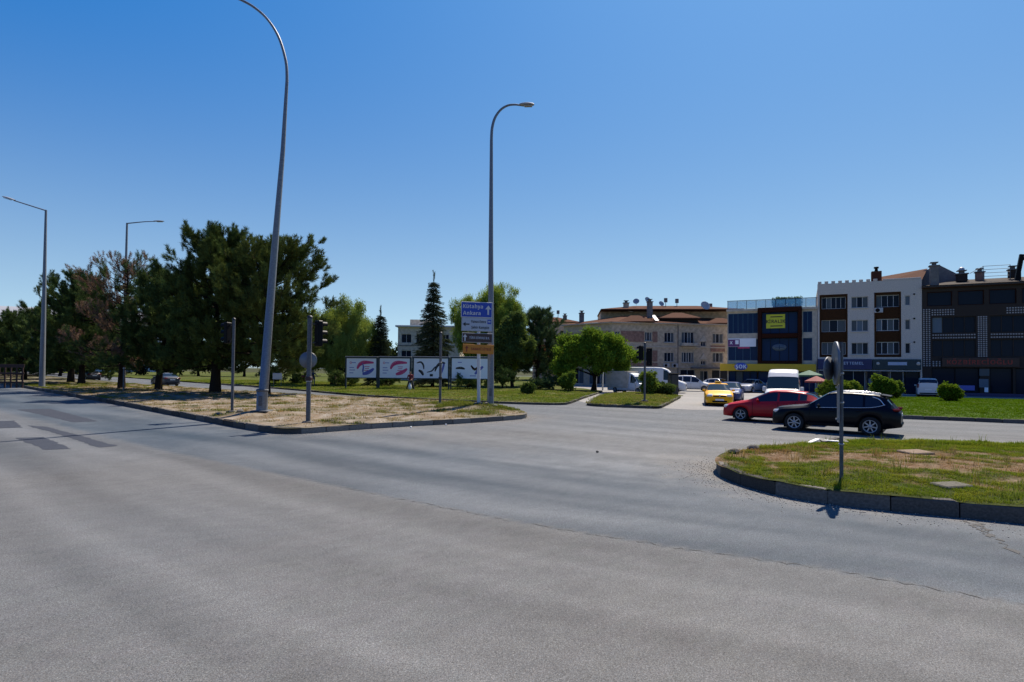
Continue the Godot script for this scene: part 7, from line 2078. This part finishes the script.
func build_people() -> void:
	var ps := mat("person_skin", Color(1, 1, 1), 0.85)
	ps.vertex_color_use_as_albedo = true
	# wide stance, both hands in front
	var A := {"hip": Vector3(0, 0.93, 0), "waist": Vector3(0, 1.08, -0.02), "chest": Vector3(0, 1.32, -0.06), "neck": Vector3(0, 1.46, -0.08), "head0": Vector3(0.02, 1.53, -0.10),
		"sh": [Vector3(-0.19, 1.39, -0.06), Vector3(0.19, 1.39, -0.06)], "el": [Vector3(-0.27, 1.13, -0.14), Vector3(0.27, 1.13, -0.12)], "wr": [Vector3(-0.14, 0.98, -0.32), Vector3(0.12, 0.94, -0.32)],
		"hj": [Vector3(-0.11, 0.88, 0), Vector3(0.11, 0.88, 0)], "kn": [Vector3(-0.24, 0.50, -0.04), Vector3(0.24, 0.50, -0.04)], "an": [Vector3(-0.36, 0.085, 0.02), Vector3(0.36, 0.085, 0.02)]}
	person(Vector3(-9.6, 0.2, -54.0), PI, "person in dark red top and dark trousers standing legs apart on the park lawn", A, Color(0.16, 0.012, 0.02), Color(0.025, 0.028, 0.032))
	var w := thing("white_sack", "small white sack held between the legs of the person in red", "sack", Vector3(-9.58, 0.2, -53.6))
	part("bag", MB.new().lathe(Vector3.ZERO, [Vector2(0.001, 0.02), Vector2(0.13, 0.03), Vector2(0.17, 0.2), Vector2(0.15, 0.42), Vector2(0.07, 0.58), Vector2(0.05, 0.66), Vector2(0.001, 0.68)], 12).done(), M.litter_white, w)
	part("tie", MB.new().lathe(Vector3(0, 0.56, 0), [Vector2(0.07, 0), Vector2(0.085, 0.015), Vector2(0.07, 0.03)], 10).done(), M.kerb, w)
	# arms reaching sideways with a long-handled tool
	var B := {"hip": Vector3(0, 0.93, 0), "waist": Vector3(0, 1.08, -0.01), "chest": Vector3(0.02, 1.32, -0.04), "neck": Vector3(0.02, 1.46, -0.05), "head0": Vector3(0.03, 1.53, -0.06),
		"sh": [Vector3(-0.18, 1.39, -0.04), Vector3(0.2, 1.39, -0.04)], "el": [Vector3(-0.36, 1.22, -0.14), Vector3(0.42, 1.25, -0.12)], "wr": [Vector3(-0.5, 1.12, -0.26), Vector3(0.62, 1.16, -0.24)],
		"hj": [Vector3(-0.1, 0.88, 0), Vector3(0.1, 0.88, 0)], "kn": [Vector3(-0.12, 0.48, -0.05), Vector3(0.13, 0.48, 0.0)], "an": [Vector3(-0.14, 0.085, 0.0), Vector3(0.15, 0.085, 0.08)]}
	person(Vector3(-22.1, 0.2, -63.4), PI, "person with arms outstretched, holding a red tool beside the dark bush", B, Color(0.05, 0.05, 0.055), Color(0.10, 0.115, 0.12))
	var tool_ := thing("red_tool", "long red-handled garden tool held level by the person by the bush", "tool", Vector3(-22.1, 1.30, -63.1))
	part("handle", MB.new().tube([Vector3(-1.0, -0.06, 0), Vector3(0.95, 0.06, 0)], [0.025, 0.025], 8).done(), M.awning_red, tool_)
	part("motor", MB.new().box(Vector3(-1.05, -0.06, 0), Vector3(0.3, 0.22, 0.2), 0.04).done(), M.awning_red, tool_)

# ------------------------------------------------------------------ small things
func build_small_things() -> void:
	# concrete covers in the right island
	var k := 0
	for q in [[Vector2(9.85, -13.9), Vector2(0.62, 0.5), 0.42, M.slab, "tan concrete cover slab in the dry middle of the right island"], [Vector2(7.75, -10.05), Vector2(0.55, 0.36), 0.42, M.slab_grey, "grey concrete cover slab close to the right island's kerb"]]:
		var p: Vector2 = q[0]
		var o := part(numbered("cover_slab"), MB.new().box(Vector3(0, -0.01, 0), Vector3(q[1].x, 0.1, q[1].y), 0.02).done(), q[3], self, Vector3(p.x, right_height(p) - 0.0 + 0.02, p.y), Vector3(0.03, q[2] * 0.4, 0.02))
		meta(o, q[4], "slab")
		k += 1
	# flattened debris lying at the island's far edge
	var d := thing("road_debris", "torn white and black scrap lying at the right island's far edge", "debris", Vector3(9.0, right_height(Vector2(9.0, -16.2)) + 0.03, -16.2), 0.4)
	for i in 5:
		var bb := Basis(Vector3.UP, i * 1.1) * Basis(Vector3(0, 0, 1), 0.25 - 0.12 * i)
		part("scrap", MB.new().box(Vector3(-0.6 + 0.28 * i, 0.06 + 0.03 * (i % 2), 0.05 * (i % 3)), Vector3(0.42, 0.03, 0.14), 0.01, bb).done(), [M.litter_white, M.litter_dark, M.litter_white, M.kerb, M.litter_dark][i], d)
	# loose stones on the islands' edges
	var stone := MB.new().lathe(Vector3.ZERO, [Vector2(0.001, -0.06), Vector2(0.09, -0.03), Vector2(0.11, 0.02), Vector2(0.06, 0.07), Vector2(0.001, 0.085)], 7, Basis.IDENTITY, false).done()
	var spots := [[6.25, -14.75, "brown stone at the back corner of the right island"], [5.45, -13.95, "small stone on the right island's rounded tip"], [-12.15, -23.6, "pale stone at the foot of the slim signal post"], [-11.3, -23.75, "stone right of the slim signal post's foot"], [-1.35, -30.2, "white rubble lump at the direction sign's foot"], [-0.85, -29.9, "rubble lump in the grass below the middle lamp"]]
	for q in spots:
		var p := Vector2(q[0], q[1])
		var y: float = right_height(p) if q[0] > 2 else left_height(p)
		var o := part(numbered("stone"), stone, M.kerb_pale if q[0] < 0 else M.kerb, self, Vector3(p.x, y + 0.04, p.y), Vector3(0.2, q[0], 0.1))
		o.scale = Vector3(1.5, 0.9, 1.1)
		meta(o, q[2], "stone", "loose stones on the islands")
	# litter on the asphalt
	var litter := [[-3.8, -21.6, "crumpled white paper by the left island kerb"], [-2.6, -22.7, "white scrap near the left island's kerb"], [2.36, -15.6, "small dark scrap on the crossing asphalt"], [7.62, -8.3, "white scrap at the right kerb's foot"]]
	for q in litter:
		var o := part(numbered("litter_scrap"), MB.new().lathe(Vector3(0, 0.03, 0), [Vector2(0.001, -0.03), Vector2(0.04, -0.02), Vector2(0.035, 0.012), Vector2(0.015, 0.025), Vector2(0.001, 0.022)], 6, Basis.IDENTITY, false).done(), M.litter_dark if q[2].contains("dark") else M.litter_white, self, Vector3(q[0], 0.005, q[1]), Vector3(0.1, q[0] * 3, 0.1))
		meta(o, q[2], "litter", "litter on the road")
	# gravel swept against the kerb feet
	var peb := MB.new().lathe(Vector3.ZERO, [Vector2(0.001, -0.008), Vector2(0.014, -0.003), Vector2(0.011, 0.007), Vector2(0.001, 0.011)], 5, Basis.IDENTITY, false).done()
	var gt := []
	var gc := []
	var gr := RandomNumberGenerator.new()
	gr.seed = 515
	for ed in [[RIGHT_FRONT, 12, 44, 2200], [LEFT_FRONT, 40, 68, 1600]]:
		for i in ed[3]:
			var q: Vector2 = ed[0][gr.randi_range(ed[1], ed[2] - 1)]
			var p := q + Vector2(gr.randfn() * 0.45, gr.randfn() * 0.45)
			if Geometry2D.is_point_in_polygon(p, right_isl) or Geometry2D.is_point_in_polygon(p, left_isl): continue
			gt.append(Transform3D(Basis(Vector3.UP, gr.randf() * TAU).scaled(Vector3.ONE * gr.randf_range(0.25, 0.85)), Vector3(p.x, 0.004, p.y)))
			gc.append(tint(Color(0.30, 0.26, 0.21), gr, 0.3))
	var gm := mat("gravel", Color(1, 1, 1), 0.9)
	gm.vertex_color_use_as_albedo = true
	meta(copies("kerb_gravel", peb, gm, self, gt, gc), "loose gravel swept against the island kerbs", "gravel", "", "stuff")
	# notice board by the bush
	var t := thing("notice_board", "small white board on short legs before the green bush", "board", Vector3(-25.2, 0.2, -61.2))
	part("panel", MB.new().box(Vector3(0, 1.05, 0), Vector3(1.0, 0.66, 0.05), 0.01).done(), M.white_paint, t)
	for x in [-0.4, 0.4]: part("leg", MB.new().box(Vector3(x, 0.36, -0.03), Vector3(0.06, 0.8, 0.05)).done(), M.galvanised_dull, t)
	# parasols of the cafe
	for q in [[Vector3(30.3, 0.1, -58), 1.25, 2.4, M.awning_green, "green cafe parasol right of the white minibus"], [Vector3(28.9, 0.1, -54.0), 1.0, 1.85, M.awning_red, "red cafe parasol below the green one"]]:
		t = thing("parasol", q[4], "parasol", q[0], 0.3)
		part("pole", MB.new().tube([Vector3(0, 0, 0), Vector3(0, q[2], 0)], [0.03, 0.025], 8).done(), M.galvanised_dull, t)
		part("base", MB.new().lathe(Vector3.ZERO, [Vector2(0.3, 0), Vector2(0.3, 0.08), Vector2(0.05, 0.14)], 14).done(), M.kerb_dark, t)
		var can := MB.new().flat()
		for i in 8:
			var a0 := TAU * i / 8
			var a1 := TAU * (i + 1) / 8
			var top := Vector3(0, q[2], 0)
			var p0: Vector3 = Vector3(cos(a0) * q[1], q[2] - 0.5, sin(a0) * q[1])
			var p1: Vector3 = Vector3(cos(a1) * q[1], q[2] - 0.5, sin(a1) * q[1])
			can.tri(top, p0, p1, Vector3.UP)
			can.quad(p0, p1, p1 - Vector3(0, 0.16, 0), p0 - Vector3(0, 0.16, 0), p0 + p1 - top * 2)
			can.tri(top - Vector3(0, 0.03, 0), p0 - Vector3(0, 0.03, 0), p1 - Vector3(0, 0.03, 0), Vector3.DOWN)
		part("canopy", can.done(), q[3], t)
	# white posts by the round tree
	for i in 3:
		var o := part(numbered("white_bollard"), MB.new().lathe(Vector3.ZERO, [Vector2(0.09, -0.05), Vector2(0.09, 1.9), Vector2(0.05, 1.96), Vector2(0.001, 1.97)], 10).done(), M.white_paint, self, Vector3(9.4 + 0.75 * i, 0.1, -63.5))
		meta(o, "white post behind the round tree, " + ["leftmost of three", "middle of three", "rightmost of three"][i], "post", "white posts by the round tree")
	# big waste bin by the van
	t = thing("waste_container", "dark upright waste container in front of the white panel van", "bin", Vector3(14.85, 0.02, -52.4), 0.2)
	part("shell", MB.new().box(Vector3(0, 1.0, 0), Vector3(0.75, 1.9, 0.75), 0.06).done(), M.dark_metal, t)
	part("lid", MB.new().box(Vector3(0, 2.0, 0), Vector3(0.82, 0.1, 0.82), 0.03).done(), M.black_plastic, t)
	# yellow bollard by the parked van
	var yb := part(numbered("yellow_post"), MB.new().lathe(Vector3.ZERO, [Vector2(0.08, -0.05), Vector2(0.08, 1.0), Vector2(0.04, 1.06), Vector2(0.001, 1.07)], 10).done(), M.fascia_yellow, self, Vector3(40.6, 0.02, -57.0))
	meta(yb, "dull yellow post left of the white van by the shops", "post")
